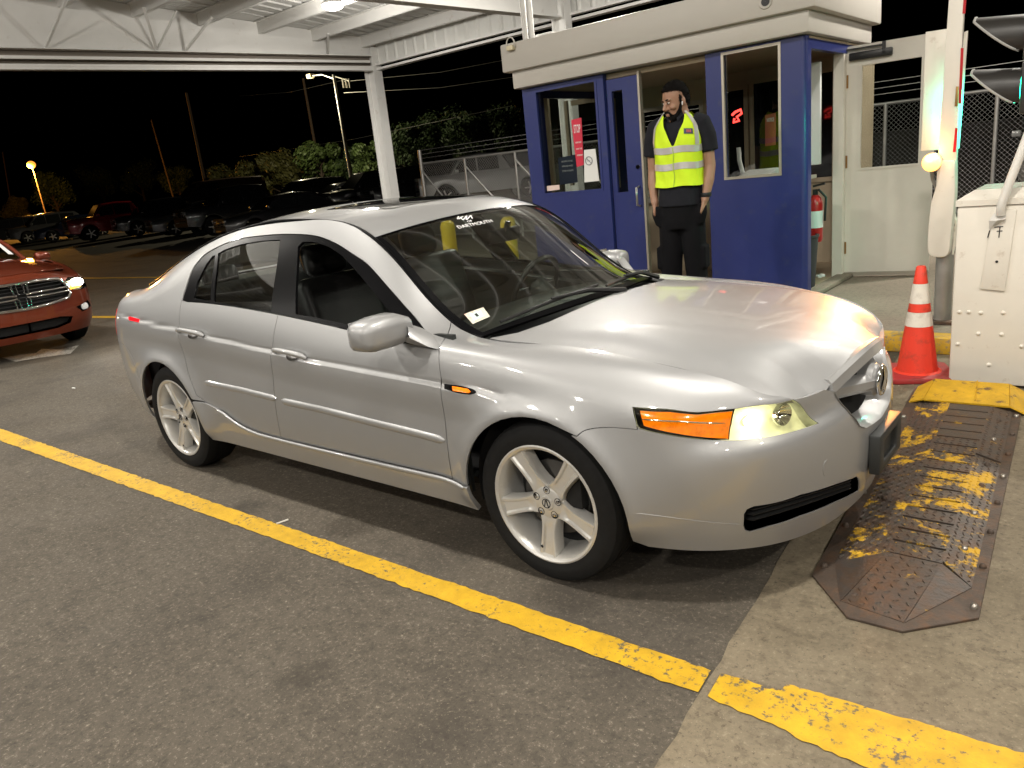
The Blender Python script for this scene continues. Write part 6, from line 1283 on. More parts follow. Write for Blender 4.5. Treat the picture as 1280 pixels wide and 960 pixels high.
for x in (-1.0, -1.5, -2.2, -3.2, -4.2): rst(-x-.6, (x,-.89,.25), (x,-.915,.37), (x,-.935,.55), (x,-.935,.74), (x,-.92,.88), (x,-.86,1.0), (x,-.76,1.05))
RSIDE = Net([s[1] for s in RS], [s[0] for s in RS], [0, .12, .28, .48, .62, .74, .84])
if RSIDE.nrm(np.array([1.5]), np.array([.36]))[0, 1] > 0: RSIDE.flip = True
rv = RSIDE.vk
def rboth(name, net, poly, mt, parent=None, **k):
    out = []
    for mir in (False, True):
        me = panel_mesh(name, net, poly, mirror=False, **k)
        if mir:
            me.transform(Matrix.Translation((0, RY, 0)) @ Matrix.Diagonal((1, -1, 1, 1)) @ Matrix.Translation((0, -RY, 0))); me.flip_normals()
        out.append(link_mesh(name, me, mt, parent or RC))
    return out
def rzy(*pts): return RSIDE.yz(*[(RY-y, z) for y, z in pts])
RWX = RX-.98
ra = RSIDE.xz(*[(RWX+.385*math.cos(a), .35+.385*math.sin(a)) for a in np.linspace(RAD(-18), RAD(198), 26)])
r_hl = rzy((.50, .80), (.60, .86), (.74, .845), (.80, .83))+RSIDE.xz((RX-.42, .80), (RX-.45, .74))+rzy((.83, .70), (.70, .69), (.56, .715))
r_gr = rzy((0, .88), (.20, .885), (.46, .865), (.53, .78), (.55, .68), (.50, .63), (.25, .60), (0, .59))
r_low = rzy((0, .43), (.35, .43), (.50, .40), (.46, .33), (.3, .30), (0, .30))
r_fog = rzy((.57, .50), (.76, .55), (.80, .47), (.64, .43))
UF = -1.2
r_b = [(UF, rv[-1])]+[(u, rv[-1]) for u in np.linspace(UF, .05, 20)][1:]+[(u, rv[-1]) for u in np.linspace(.05, 3.6, 30)][1:]+[(3.6, 0)]+[(u, 0) for u in np.linspace(3.6, ra[-1][0], 12)][1:]+ra[::-1]+[(u, 0) for u in np.linspace(ra[0][0], UF, 14)][1:]+[r_low[5], r_low[4], r_low[3], r_low[2], r_low[1], r_low[0], r_gr[-1]]+r_gr[::-1][1:]
rboth('front_body', RSIDE, r_b, M_COPPER, holes=[r_hl, r_fog], h=.03, gap=.0005)
for o in rboth('lower_grille', RSIDE, r_low, M_DARK, off=-.05, thick=-.05): pass
for o in rboth('fog_recess', RSIDE, r_fog, M_BLKTRIM, off=-.04, thick=-.04): pass
for s in (-1, 1):
    mb = MB(); mb.lathe([(.001, .012), (.03, .010), (.045, 0), (.048, -.02)], 20, o=(RX-.155, RY-s*.70, .485), axis='x'); mb.build('fog_lamp', M_CLEARR if 0 else mat('fog_lens', (.7, .7, .68), .1, .3, emit=(1, .97, .9), es=.25), RC, smooth=1)
for i, o in enumerate(rboth('headlight', RSIDE, r_hl, M_HLREF, off=-.05, thick=-.05, h=.03)):
    s = -1 if i == 0 else 1
    me = panel_mesh('lens', RSIDE, r_hl, off=0, rim=False, h=.03)
    if i: me.transform(Matrix.Translation((0, RY, 0)) @ Matrix.Diagonal((1, -1, 1, 1)) @ Matrix.Translation((0, -RY, 0)))
    link_mesh('lens', me, M_HLENS, o)
    mb = MB(); ball(mb, (RX-.20, RY+s*.70, .785), .035, .075, .05, 14); mb.build('bulb', mat('white_headlamp_bulb', (1, 1, 1), .3, emit=(1, .93, .82), es=30), o, smooth=1)
    mb = MB(); ball(mb, (RX-.13, RY+s*.62, .735), .012, .09, .016, 12); mb.build('turn_lamp', mat('turn_amber', (1, .4, .05), .3, emit=(1, .45, .06), es=4), o, smooth=1)
lamp('red_car_headlight', 'SPOT', (RX-.08, RY+.70, .785), 60, (1, .93, .82), .05, aim=(RX+6, RY+1.2, .1), spot=RAD(100), blend=.9)
# chrome cross grille
G = [Vector(RSIDE.pos(np.array([p[0]]), np.array([p[1]]))[0]) for p in dense(r_gr, .04, closed=False)]; loop = G+[Vector((p.x, 2*RY-p.y, p.z)) for p in G[::-1][1:-1]]
mb = MB(); mb.tube([p+Vector((.006, 0, 0)) for p in loop], .020, 8, closed=True); RG = mb.build('grille_surround', M_CHROME, RC, smooth=1)
mb = MB(); mb.add([p-Vector((.07, 0, 0)) for p in loop], [tuple(range(len(loop)))]); mb.build('grille_back', M_DARK, RG)
def gx(y): return RX+.012-.06*(abs(y)/.5)**2-.02
for s in (-1, 1):
    for dz in (-.024, .024): mb = MB(); mb.tube([(gx(y)+.012, RY+s*y, .735+dz*(1 if y > .09 else .6)+.0*y) for y in np.linspace(.05, .535, 8)], .011, 8); mb.build('grille_bar', M_CHROME, RG, smooth=1)
    for dy in (.035, .075):
        for z0, z1 in ((.76, .885), (.60, .71)): mb = MB(); mb.tube([(gx(dy)+.012, RY+s*dy, z0), (gx(dy)+.0, RY+s*dy*1.1, z1)], .011, 8); mb.build('grille_bar', M_CHROME, RG, smooth=1)
for z in np.linspace(.64, .84, 6): mb = MB(); mb.tube([(gx(y)-.03, RY+y, z) for y in np.linspace(-.48, .48, 11)], .004, 5); mb.build('grille_slat', M_SLAT, RG)
# hood and glass
RHX = [-1.62, -1.30, -.95, -.6, -.35, -.14]
RH = Net([[R_(x+.04*(1-t*t), -.78*t, zc+(ze-zc)*abs(t)**2.4) for t in (1, .8, .5, .25, 0, -.25)] for x, zc, ze in zip(RHX, (1.14, 1.125, 1.10, 1.06, 1.03, .985), (1.075, 1.045, 1.01, .965, .925, .89))], RHX, [0, .16, .39, .58, .78, .97], lambda P: .014*(1-sstep(.36, .50, np.abs(P[:, 1]-RY)))*sstep(RX-.15, RX-.75, P[:, 0]))
if RH.nrm(np.array([-.9]), np.array([.5]))[0, 2] < 0: RH.flip = True
for i, o in enumerate(rboth('hood', RH, [(-.16, .78), (-.17, .5), (-.24, .30), (-.40, .12), (-.75, .02), (-1.60, .02), (-1.60, .78)], M_COPPER, gap=0, h=.03)): pass
RT = Net([[R_(cx+(ex-cx)*t*t, -ey*t, cz+(ez-cz)*abs(t)**2.2) for t in (1, .7, .35, 0, -.35)] for ex, ey, ez, cx, cz in ((-1.72, .72, 1.06, -1.55, 1.13), (-2.1, .68, 1.26, -1.95, 1.30), (-2.45, .62, 1.40, -2.32, 1.44), (-2.9, .60, 1.46, -2.85, 1.49), (-3.6, .60, 1.44, -3.7, 1.48), (-4.2, .62, 1.28, -4.3, 1.33))], [0, .4, .8, 1.25, 2.0, 2.7], [0, .22, .45, .68, .9])
if RT.nrm(np.array([1.4]), np.array([.6]))[0, 2] < 0: RT.flip = True
rboth('windshield', RT, [(0.02, .03), (.78, .03), (.80, .68), (.02, .68)], M_WGLASS, rim=False, gap=0, h=.04); rboth('roof', RT, [(.80, .0), (2.0, .0), (2.68, .0), (2.68, .68), (.80, .68)], M_COPPER, gap=0, h=.05)
for s in (-1, 1):
    es = [RT.pos(np.array([u]), np.array([0.]))[0] for u in np.linspace(0, 2.7, 24)]; mb = MB(); mb.tube([(p[0], p[1] if s < 0 else 2*RY-p[1], p[2]) for p in es], .030, 8); mb.build('pillar', M_COPPER, RC, smooth=1)
    mb = MB(); mb.grid([[(p[0], RY+s*(.80), 1.02), (p[0], p[1] if s < 0 else 2*RY-p[1], p[2])] for p in es[3:-3]]); mb.build('side_glass', M_SGLASS, RC)
    mb = MB(); loft(mb, [((RX-1.97-.05*t*t, RY+s*(.92+.21*t), 1.085-.01*t), (.075*w_, 0, 0), (0, 0, .066*w_)) for t, w_ in ((0, .5), (.08, .85), (.4, 1), (.8, .9), (.96, .62), (1, .3))], 18, p=3); mb.build('side_mirror', M_COPPER, RC, smooth=1); mb = MB(); mb.bar((RX-1.98, RY+s*.86, 1.03), (RX-1.98, RY+s*.98, 1.06), .05, .03); mb.build('mirror_stalk', M_COPPER, RC)
    for xw in (RWX, RWX-3.05):
        mb = MB(); q = s; mb.lathe([(.05, q*.05), (.22, q*.06), (.235, q*.10), (.26, q*.112), (.31, q*.105), (.343, q*.07), (.345, -q*.08), (.31, -q*.11), (.05, -q*.11)], 40, o=(xw, RY+s*.80, .345), axis='y'); wo = mb.build('wheel', M_RUBBER, RC, smooth=.6)
        mb = MB()
        for k in range(5): a = 2*math.pi*k/5; mb.bar((xw, RY+s*.875, .345), (xw+.22*math.cos(a), RY+s*.875, .345+.22*math.sin(a)), .06, .05, up=(0, 1, 0))
        mb.build('spokes', M_RIM, wo)
mb = MB(); mb.bx(RX-4.4, RX-.35, RY-.66, RY+.66, .26, .62); mb.bx(RX-4.3, RX-2.3, RY-.75, RY+.75, .62, .98); mb.build('underbody', M_DARK, RC)
mb = MB(); mb.grid([[(RX+x, RY+y, z) for y in (-.72, 0, .72)] for x, z in ((-1.62, 1.03), (-1.95, 1.06), (-2.1, .9))]); mb.build('dashboard', M_INTER, RC)
P = [Vector(RT.pos(np.array([u]), np.array([v]))[0]+RT.nrm(np.array([u]), np.array([v]))[0]*.004) for u, v in ((.16, .08), (.52, .06), (.54, .12), (.17, .15))]; P = [Vector((p.x, 2*RY-p.y, p.z)) for p in P]; mb = MB(); mb.add(P, [(0, 1, 2, 3)]); mb.build('windshield_paper', M_PAPER, RC)
# ------------------------------------------------------------------ the lot behind: fence, parked cars, trees, poles
# chain-link fence with a braced gate leaf
FY = 11.6
FE = thing('chain_link_fence', 'galvanised chain-link fence and braced gate behind the booth with barbed wire', 'fence', (-8, FY, 0))
fx = [on_y(p, FY)[0] for p in ((531, 240), (583, 220), (646, 215))]
top = 1.96
def post(x, h, r=.035): mb = MB(); mb.tube([(x, FY, 0), (x, FY, h)], r, 8); mb.build('post', M_GALV, FE, smooth=1)
post(fx[0], 2.30, .05); X = fx[0]; xs_ = [fx[0]]
step = fx[1]-fx[0]; x = fx[0]+step
while x < 9: post(x, top if len(xs_) % 3 else 2.3, .03); xs_.append(x); x += step*1.05
for z in (top, .12): mb = MB(); mb.tube([(fx[0], FY, z), (9, FY, z)], .026, 8); mb.build('rail', M_GALV, FE, smooth=1)
for a, b in zip(xs_[:-1], xs_[1:]):
    if a < -3: mb = MB(); mb.tube([(a+.03, FY-.03, top-.18), (b-.05, FY-.03, .25)], .022, 6); mb.build('brace', M_GALV, FE, smooth=1)
for z in (2.12, 2.22, 2.32): mb = MB(); mb.tube([(fx[0], FY, z-.03), (-5, FY+.02, z), (9, FY+.02, z)], .006, 4); mb.build('barbed_wire', M_GALV, FE)
mb = MB(); h = top-.12; pitch = .075; x = fx[0]-h
wr = .0024
while x < 9:
    for sg in (1, -1):
        a = Vector((x, FY+.002*sg, .12)) if sg > 0 else Vector((x, FY+.002*sg, top)); b = a+Vector((h, 0, h*sg))
        if a.x < fx[0]: k = (fx[0]-a.x); a = a+Vector((k, 0, k*sg))
        if b.x > 9: k = b.x-9; b = b-Vector((k, 0, k*sg))
        if (b-a).length > .02 and b.x > a.x: mb.add([a+Vector((0, 0, wr)), a+Vector((0, wr, -wr)), a+Vector((0, -wr, -wr)), b+Vector((0, 0, wr)), b+Vector((0, wr, -wr)), b+Vector((0, -wr, -wr))], [(0, 1, 4, 3), (1, 2, 5, 4), (2, 0, 3, 5)])
    x += pitch
o = mb.build('chain_mesh', M_GALV, FE); o['kind'] = 'stuff'

# generic parked vehicles, each lofted from its own side outline
M_CARGLASS = mat('parked_car_glass', (.010, .011, .012), .06)
M_GLINT = mat('lamp_facets', (.75, .76, .8), .22, 1)
M_CLEARL = mat('parked_headlight', (.62, .62, .60), .08, .4, coat=.6)
M_PAINTS = {k: mat('parked_paint_'+k, c, .28, .2, coat=1) for k, c in dict(black=(.014, .014, .016), charcoal=(.05, .05, .053), silver=(.36, .36, .36), white=(.62, .62, .60), red=(.28, .012, .016), navy=(.008, .012, .03), green=(.012, .03, .02), brown=(.05, .03, .02)).items()}
def generic_car(name, kind, paint):
    """front looks along +x; side outline stations give hood, cabin and tail"""
    K = dict(
        suv=(dict(L=4.7, W=.94, wb=2.75, r=.36, sill=.30, belt=1.06), [(2.30, .50), (2.33, .80), (2.22, 1.02), (1.35, 1.12), (.55, 1.75), (.0, 1.80), (-1.7, 1.78), (-2.15, 1.65), (-2.33, 1.10), (-2.36, .55)]),
        sedan=(dict(L=4.75, W=.91, wb=2.75, r=.325, sill=.24, belt=.93), [(2.30, .42), (2.33, .62), (2.18, .80), (1.15, .96), (.35, 1.40), (-.2, 1.45), (-.9, 1.42), (-1.65, 1.08), (-2.25, 1.02), (-2.36, .50)]),
        pickup=(dict(L=5.5, W=.98, wb=3.45, r=.39, sill=.42, belt=1.20), [(2.68, .60), (2.72, .95), (2.62, 1.18), (1.55, 1.28), (.95, 1.86), (.4, 1.92), (-.65, 1.90), (-.95, 1.30), (-2.65, 1.28), (-2.72, .65)]),
        van=(dict(L=5.9, W=1.0, wb=3.6, r=.36, sill=.36, belt=1.25), [(2.85, .55), (2.90, .95), (2.70, 1.20), (2.10, 1.42), (1.45, 2.25), (.8, 2.42), (-2.6, 2.42), (-2.88, 2.30), (-2.93, 1.2), (-2.94, .55)]))[kind]
    g, prof = K; W, wb, r, sill, belt = g['W'], g['wb'], g['r'], g['sill'], g['belt']; root = thing(name, '', '')
    fxw, rxw = wb/2+.02, -wb/2+.02
    px_ = [p[0] for p in prof]; pz_ = [p[1] for p in prof]
    upper = sorted(prof[2:9], key=lambda p: p[0]); ux = [p[0] for p in upper]; uz = [p[1] for p in upper]
    xs = np.linspace(-g['L']/2, g['L']/2, 48)
    def halfw(x): e = abs(x)/(g['L']/2); return W*(1-.16*max(0, (e-.72)/.28)**2)
    def lowz(x):
        for xc in (fxw, rxw):
            if abs(x-xc) < r+.07: return max(sill, r+math.sqrt(max((r+.07)**2-(x-xc)**2, 0)))
        return sill+.06*max(0, (abs(x)/(g['L']/2)-.85)/.15)
    mb = MB(); rows = []
    for x in xs:
        hw = halfw(x); zt = min(float(np.interp(x, ux, uz)), belt+.05*(1-abs(x)/3)); zl = min(lowz(x), zt-.03); zm = (zl+zt)/2
        half = [(hw*.96, zl), (hw, zl+.02), (hw*1.005, zm), (hw*.985, zt-.10), (hw*.93, zt-.03), (hw*.84, zt), (hw*.4, zt+.012), (0, zt+.018)]
        rows.append([(x, -y, z) for y, z in half]+[(x, y, z) for y, z in half[::-1][1:]])
    mb.grid(rows); mb.add(rows[0], [tuple(range(15))]); mb.add(rows[-1], [tuple(range(15))[::-1]]); mb.build('body', paint, root, smooth=.9)
    # cabin
    cab = [p for p in prof if p[1] > belt+.06] if kind != 'van' else prof[3:8]
    ax0 = prof[3][0]; bx0 = {'suv': -2.30, 'sedan': -1.70, 'pickup': -.98, 'van': -2.92}[kind]
    zr = max(p[1] for p in prof); roofx = [p[0] for p in prof if p[1] > zr-.14]; rf, rb_ = max(roofx), min(roofx)
    base = [(ax0-.05, belt-.02), (rf, zr-.06), ((rf+rb_)/2, zr), (rb_, zr-.05), (bx0, belt-.02)]
    rows = []
    cx = np.linspace(ax0-.03, bx0, 24)
    for x in cx:
        z = float(np.interp(x, [b[0] for b in base[::-1]], [b[1] for b in base[::-1]])); t = (z-belt)/(zr-belt); hb = halfw(x)*.93; ht = hb*(1-.20*t)
        rows.append([(x, -hb, belt-.02), (x, -(hb+ht)/2*1.01, (belt+z)/2), (x, -ht, z-.05*t), (x, -ht*.85, z), (x, 0, z+.02), (x, ht*.85, z), (x, ht, z-.05*t), (x, (hb+ht)/2*1.01, (belt+z)/2), (x, hb, belt-.02)])
    mb = MB(); mb.grid(rows); mb.build('cabin', paint, root, smooth=.8)
    # glass panes, set just proud of the cabin
    def cabpt(x, f, sg):
        z = float(np.interp(x, [b[0] for b in base[::-1]], [b[1] for b in base[::-1]])); t = max(0, (z-belt)/(zr-belt)); hb = halfw(x)*.93; ht = hb*(1-.20*t); zz = belt+.02+(z-.05*t-belt-.05)*f; yy = hb+(ht-hb)*f+.012+.01*math.sin(math.pi*f); return (x, sg*yy, zz)
    n_w = {'suv': 3, 'sedan': 2, 'pickup': 2, 'van': 1}[kind]; sx0 = rf+(ax0-rf)*.55; sx1 = (rb_+.12 if kind != 'van' else rf-1.0) if kind != 'sedan' else rb_-.25
    for sg in (-1, 1):
        for i in range(n_w):
            a = sx0+(sx1-sx0)*i/n_w-.03; b = sx0+(sx1-sx0)*(i+1)/n_w+.03; mb = MB(); mb.grid([[cabpt(x, f, sg) for f in (.05, .5, .93)] for x in np.linspace(a, b, 5)]); mb.build('window', M_CARGLASS, root)
    for (xa, za), (xb, zb_), nm in ((base[0], base[1], 'windshield'), (base[4], base[3], 'rear_window')):
        n_ = Vector((zb_-za, 0, xa-xb)).normalized(); n_ = n_ if n_.z > 0 else -n_; w0 = halfw(xa)*.86; w1 = w0*.84
        P = [Vector((xa+(xb-xa)*f, s*(w0+(w1-w0)*f), za+(zb_-za)*f))+n_*.035 for f, s in ((.08, -1), (.08, 1), (.92, 1), (.92, -1))]; mb = MB(); mb.add(P, [(0, 1, 2, 3)]); mb.build(nm, M_CARGLASS, root)
    fx_ = g['L']/2; zf = prof[1][1]
    for s in (-1, 1):
        mb = MB(); mb.box((fx_-.06, s*W*.66, zf+.06), (.14, W*.34, .15)); mb.build('headlight', M_CLEARL, root, bevel=.03)
        mb = MB(); mb.box((-fx_+.05, s*W*.74, zf+.12), (.12, W*.2, .24)); mb.build('tail_light', mat('parked_tail_light', (.20, .006, .008), .15, coat=.5), root, bevel=.02)
        mb = MB(); mb.box((ax0-.30, s*(W+.10), belt+.10), (.16, .18, .14)); mb.build('side_mirror', paint, root, bevel=.03)
    gr = MB(); gr.box((fx_-.015, 0, zf+.0), (.06, W*.84, .26 if kind != 'sedan' else .14)); go = gr.build('grille', M_BLKTRIM, root, bevel=.02)
    for k in range(5): mb = MB(); mb.box((fx_+.018, 0, zf-.10+.055*k if kind != 'sedan' else zf-.045+.03*k), (.012, W*.78, .016)); mb.build('grille_bar', M_CHROME, go)
    rg = random.Random(kind); mb = MB()
    for k in range(90):
        y_ = rg.uniform(-W*.42, W*.42) if k < 50 else rg.choice((-1, 1))*W*rg.uniform(.5, .82); c_ = Vector((fx_+.026-(0 if k < 50 else .015), y_, zf+rg.uniform(-.11, .13 if k < 50 else .12))); n_ = Vector((1, rg.gauss(0, .35), rg.gauss(0, .35))).normalized(); a_ = n_.orthogonal().normalized()*.022; b_ = n_.cross(a_); mb.add([c_-a_, c_-b_, c_+a_, c_+b_], [(0, 1, 2, 3)])
    o_ = mb.build('chrome_facets', M_GLINT, root); o_['kind'] = 'stuff'  # tilted metal quads added to throw glints off grille and headlights
    mb = MB(); mb.box((fx_-.03, 0, zf-.27), (.08, W*1.3, .10)); mb.build('bumper', M_BLKTRIM if kind == 'suv' else M_CHROME if kind == 'pickup' else M_BLKTRIM, root, bevel=.03)
    for xc in (fxw, rxw):
        for s in (-1, 1):
            mb = MB(); mb.lathe([(.10, .02), (r*.66, .05), (r*.70, .105), (r*.92, .11), (r, .07), (r, -.09), (r*.9, -.11), (.1, -.10)], 24, o=(xc, s*(W-.12), r), axis='y') if s > 0 else mb.lathe([(.10, -.02), (r*.66, -.05), (r*.70, -.105), (r*.92, -.11), (r, -.07), (r, .09), (r*.9, .11), (.1, .10)], 24, o=(xc, s*(W-.12), r), axis='y'); wo = mb.build('wheel', M_RUBBER, root, smooth=.6)
            mb = MB()
            for k in range(5):
                a = 2*math.pi*k/5; mb.bar((xc, s*(W-.03), r), (xc+r*.64*math.cos(a), s*(W-.03), r+r*.64*math.sin(a)), .05, .06, up=(0, 1, 0))
            mb.build('rim', M_RIM, wo)
    return root
proto = {k: generic_car({'suv': 'parked_suv', 'sedan': 'parked_car', 'pickup': 'parked_pickup', 'van': 'parked_van'}[k], k, M_PAINTS['black']) for k in ('suv', 'sedan', 'pickup', 'van')}
used = set()
def park(kind, paint, x, y, rz, label):
    mp = {m_.name: M_PAINTS[paint] for m_ in M_PAINTS.values() if m_ is not M_PAINTS[paint]}
    if kind in used: o = copy_tree(proto[kind], None, mp)
    else:
        used.add(kind); o = proto[kind]
        if mp:
            for c in o.children:
                if c.data and c.data.materials and c.data.materials[0].name in mp: c.data = c.data.copy(); c.data.materials[0] = mp[c.data.materials[0].name]
    o.location = (x, y, 0); o.rotation_euler = (0, 0, rz); setp(o, label, {'suv': 'car', 'sedan': 'car', 'pickup': 'pickup truck', 'van': 'van'}[kind], 'vehicles parked across the lot'); return o
LZ = lambda y: max(0, .035*(y-8.7))          # the lot beyond rises gently
mb = MB(); mb.grid([[(x, y, LZ(y)+.003) for y in np.linspace(8.7, 60, 8)] for x in (-160, -60, -13.6)]); struct('far_lot', mb, M_ASPH)
def at_d(u, d):
    r = np.array(ray((u, 283.8-.1093*u))); r = r/np.dot(r, CF); return CAM_POS+r*d
row = [('suv', 'black', 14, 54, 'black SUV at the far left of the parked row under the orange street lamp'), ('suv', 'charcoal', 58, 50.5, 'dark SUV left of the navy sedan in the far row'), ('sedan', 'navy', 92, 47.5, 'navy sedan left of the dark red pickup in the far row'),
       ('pickup', 'red', 148, 42.5, 'dark red pickup in the far parked row'), ('suv', 'black', 198, 41, 'black SUV right of the dark red pickup in the far row'), ('van', 'brown', 268, 43, 'long brown van rising above the far parked row'), ('sedan', 'charcoal', 247, 36.5, 'charcoal sedan in front of the brown van'),
       ('pickup', 'black', 304, 32.5, 'black pickup with a bright grille right of the brown van'), ('suv', 'black', 384, 38, 'black SUV roof showing behind the nearer black sedan'), ('sedan', 'black', 352, 27.5, 'black sedan close behind the silver sedan roof'), ('sedan', 'silver', 428, 35.5, 'silver car with lit reflections left of the canopy column'), ('suv', 'black', 466, 34, 'black SUV partly hidden behind the canopy column'), ('suv', 'black', 516, 33, 'black SUV between the canopy column and the chain-link gate')]
for i, (k, pt_, u, d, lb) in enumerate(row):
    p = at_d(u, d); park(k, pt_, p[0], p[1], RAD(-90-14+random.uniform(-4, 4)), lb).location.z = LZ(p[1])
p = at_d(604, 31); park('pickup', 'white', p[0], p[1], RAD(-128), 'white pickup truck seen through the chain-link gate left of the booth').location.z = LZ(p[1])
park('suv', 'white', on_y((1300, 185), 17)[0]+.6, 17, RAD(96), 'white SUV whose red tail lamp shows through the fence at the right edge')
# bits of earth bank and trees
M_LEAFG = mat('leaf_green', (.060, .095, .025), .6, var=.35, vscale=3); M_LEAFD = mat('leaf_dark_green', (.035, .060, .022), .6, var=.3, vscale=3); M_LEAFO = mat('leaf_olive', (.085, .085, .025), .6, var=.3, vscale=3); M_BARK = mat('bark', (.06, .045, .035), .9, bump=.6, bscale=30); M_WOOD = mat('pole_wood', (.10, .07, .05), .85, var=.2)
def tree_meshes(seed, h, w, mt, nleaf=2600, leaf=.16):
    rnd = random.Random(seed); T = MB(); limbs = []
    T.tube([(0, 0, 0), (rnd.uniform(-.1, .1), rnd.uniform(-.1, .1), h*.35), (rnd.uniform(-.2, .2), rnd.uniform(-.2, .2), h*.75)], [h*.035, h*.026, h*.010], 7)
    cl = []
    for i in range(9):
        a = rnd.random()*6.28; z0 = h*(.2+.45*rnd.random()); d = w*(.35+.5*rnd.random()); e = Vector((d*math.cos(a), d*math.sin(a), z0+h*.12+rnd.random()*h*.18)); T.tube([(0, 0, z0), e*.5+Vector((0, 0, z0*.5+.1)), e], [h*.014, h*.010, h*.004], 5); cl.append((e, w*(.28+.2*rnd.random())))
    for i in range(7): cl.append((Vector((rnd.gauss(0, w*.3), rnd.gauss(0, w*.3), h*(.55+.42*rnd.random()))), w*(.22+.22*rnd.random())))
    L = MB()
    for i in range(nleaf):
        c, r = cl[rnd.randrange(len(cl))]; u = Vector((rnd.gauss(0, 1), rnd.gauss(0, 1), rnd.gauss(0, .8))).normalized()*r*(.35+.75*rnd.random()**.5); p = c+u
        if p.z < h*.08: continue
        n = (u.normalized()+Vector((rnd.gauss(0, .6), rnd.gauss(0, .6), rnd.gauss(0, .6)))).normalized(); t = n.orthogonal().normalized(); b = n.cross(t); s = leaf*(.6+.8*rnd.random())
        L.add([p-t*s, p+b*s*.5, p+t*s, p-b*s*.5], [(0, 1, 2, 3)])
    return T.mesh('trunk', smooth=1), L.mesh('crown')
kinds = []
for sd, h, w, mt in ((1, 5.0, 2.3, M_LEAFG), (2, 6.2, 2.6, M_LEAFD), (3, 4.2, 2.2, M_LEAFO), (4, 7.5, 3.0, M_LEAFD)):
    a, b = tree_meshes(sd, h, w, mt, 4200); a.materials.append(M_BARK); b.materials.append(mt); kinds.append((a, b))
def tree(u, y, k, sc, label):
    x = on_y((u, 230-.109*(u-320)), y)[0]; t = thing('bushy_tree', label, 'tree', (x, y, LZ(y)-.05), random.random()*6, 'trees behind the parked row'); t.scale = (sc, sc, sc*random.uniform(.92, 1.08))
    for me, nm in zip(kinds[k], ('trunk', 'crown')): o = bpy.data.objects.new(nm, me); COL.objects.link(o); o.parent = t
for u, y, k, sc, lb in ((20, 44, 2, 1.0, 'low olive tree under the orange street lamp'), (70, 44, 1, 1.1, 'dark tree right of the orange street lamp'), (130, 75, 3, 1.3, 'tall dark tree left of the bare leaning pole'), (180, 75, 3, 1.3, 'tall dark tree touching the bare leaning pole'), (225, 60, 1, .9, 'dark tree behind the brown van'),
        (284, 36, 2, .80, 'small orange-lit tree left of its orange-lit neighbour'), (322, 36, 2, .82, 'orange-lit tree right of another orange-lit tree'), (352, 36, 2, .85, 'orange-lit tree beside the bright green tree'), (403, 36, 0, .86, 'bright green tree left of the lamp pole foot'), (440, 38, 1, .62, 'dark green tree right of the lamp pole foot'), (470, 37, 0, .76, 'green tree just left of the canopy column'), (515, 37, 1, .72, 'dark green tree just right of the canopy column'), (548, 40, 3, .72, 'dark tall tree behind the white pickup'), (585, 40, 1, .68, 'dark low tree behind the fence gate'), (625, 42, 3, .66, 'dark tree against the left edge of the booth')):
    tree(u, y, k, sc, lb)
# poles, wires, street lamp
def upole(u0, v0, y, r, label, lean_top=None):
    b = on_y((u0, v0), y); tpt = on_y(lean_top, y); base = Vector((b[0]+(b[0]-tpt[0])*(b[2]/(max(tpt[2]-b[2], .1))), y, 0)); mb = MB(); mb.tube([base, tpt], [r, r*.7], 8); return setp(mb.build('utility_pole', M_WOOD, None, smooth=1), label, 'pole'), Vector(tpt)
p1, t1_ = upole(253, 212, 38, .17, 'bare brown utility pole leaning above the brown van', (233, 116))
p2, t2_ = upole(199, 185, 50, .13, 'thin faint pole left of the leaning brown pole', (189, 150))
p3, t3_ = upole(391, 165, 40, .14, 'dark utility pole left of the lamp pole', (379, 98))
p4, t4_ = upole(12, 245, 48, .14, 'dark pole at the far left beside the orange lamp', (3, 190))
lb_ = on_y((430, 182), 30); lt_ = on_y((417, 93), 30); LPx = thing('lamp_pole', 'tall grey lamp pole with a cream floodlight arm left of the canopy column', 'lamp pole', (lb_[0], 30, 0))
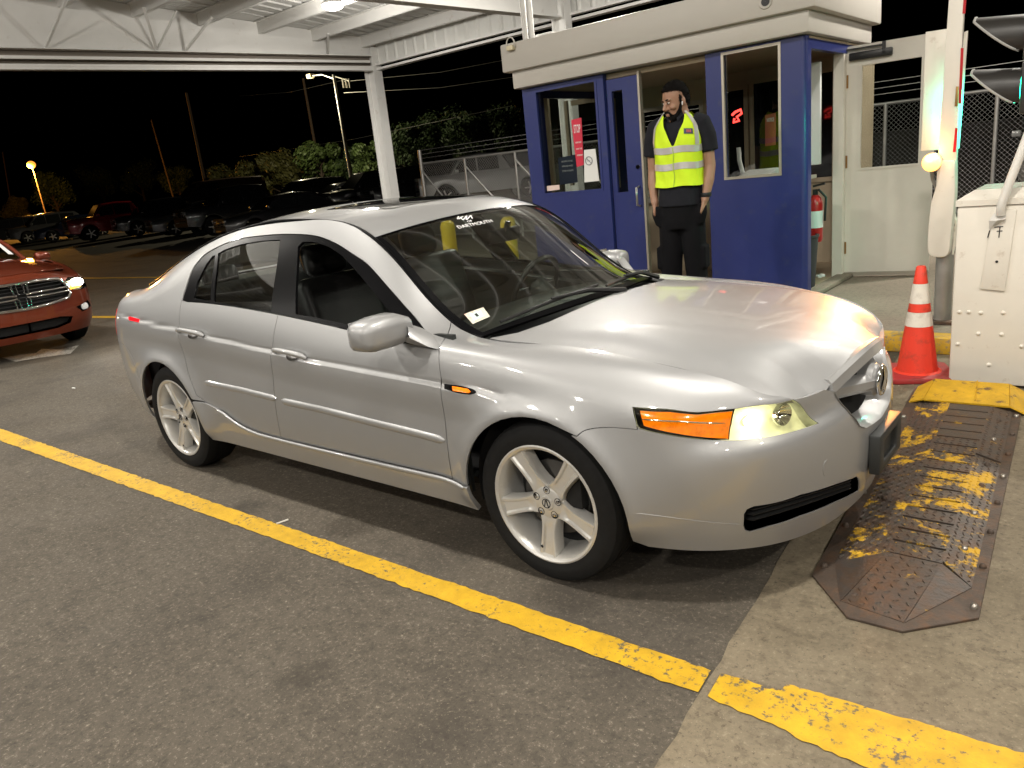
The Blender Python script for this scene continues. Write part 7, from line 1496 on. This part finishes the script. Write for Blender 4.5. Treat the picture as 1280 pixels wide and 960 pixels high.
mb = MB(); mb.tube([(lb_[0]+.25, 30, 0), lt_], [.13, .09], 10); mb.build('pole', M_GALV, LPx, smooth=1); hd_ = on_y((388, 95), 30); mb = MB(); mb.tube([lt_+np.array([0, 0, -.25]), (lt_+hd_)/2+np.array([0, 0, .05]), hd_], .05, 6); mb.build('arm', M_GALV, LPx, smooth=1)
mb = MB(); mb.box(tuple(hd_), (.42, .36, .26)); hh = mb.build('lamp_head', mat('cream_lamp_head', (.62, .52, .34), .5, emit=(1, .72, .38), es=.06), LPx, bevel=.04)
for du in (428, 432, 436): a = on_y((du, 98), 30); mb = MB(); mb.tube([a, a-np.array([0, 0, .55])], .05, 8); mb.build('insulator', M_REFW, LPx, smooth=1)
a = on_y((432, 100), 30); mb = MB(); mb.bar(lt_+np.array([0, 0, -.1]), (a[0]+.35, 30, a[2]-.1), .06, .06); mb.build('crossarm', M_GALV, LPx)
lamp('flood_light', 'POINT', (hd_[0]-.8, 28.2, hd_[2]-1.5), 2600, (1, .88, .58), .2)
for i, (px0, px1, y) in enumerate((((430, 102), (700, 62), 30), ((430, 116), (700, 88), 30), ((300, 120), (430, 100), 32), ((300, 196), (640, 132), 34))):
    A, B = on_y(px0, y), on_y(px1, y); mb = MB(); mb.tube([A, (A+B)/2-np.array([0, 0, .25]), B], .012, 4); single('power_line', mb, M_GALV if i < 2 else M_BLACKM, ('upper pale wire running right from the lamp pole', 'lower pale wire running right from the lamp pole', 'dark wire left of the lamp pole top', 'dark wire low over the trees behind the fence')[i], 'wire')
so = on_y((39, 206), 30); SLt = thing('street_lamp', 'orange sodium street lamp glowing at the far left', 'street lamp', (so[0], 30, 0))
mb = MB(); mb.tube([(so[0]+.5, 30, 0), (so[0]+.15, 30, so[2]-.1), tuple(so+np.array([0, 0, .12]))], [.08, .05, .03], 8); mb.build('pole', M_WOOD, SLt, smooth=1)
mb = MB(); ball(mb, tuple(so), .42, .42, .38, 14); mb.build('globe', mat('sodium_glow', (1, .5, .1), .4, emit=(1, .33, .04), es=1.5), SLt, smooth=1)
lamp('sodium_light', 'POINT', tuple(so+np.array([.3, -.7, -.6])), 11000, (1, .42, .06), .3)
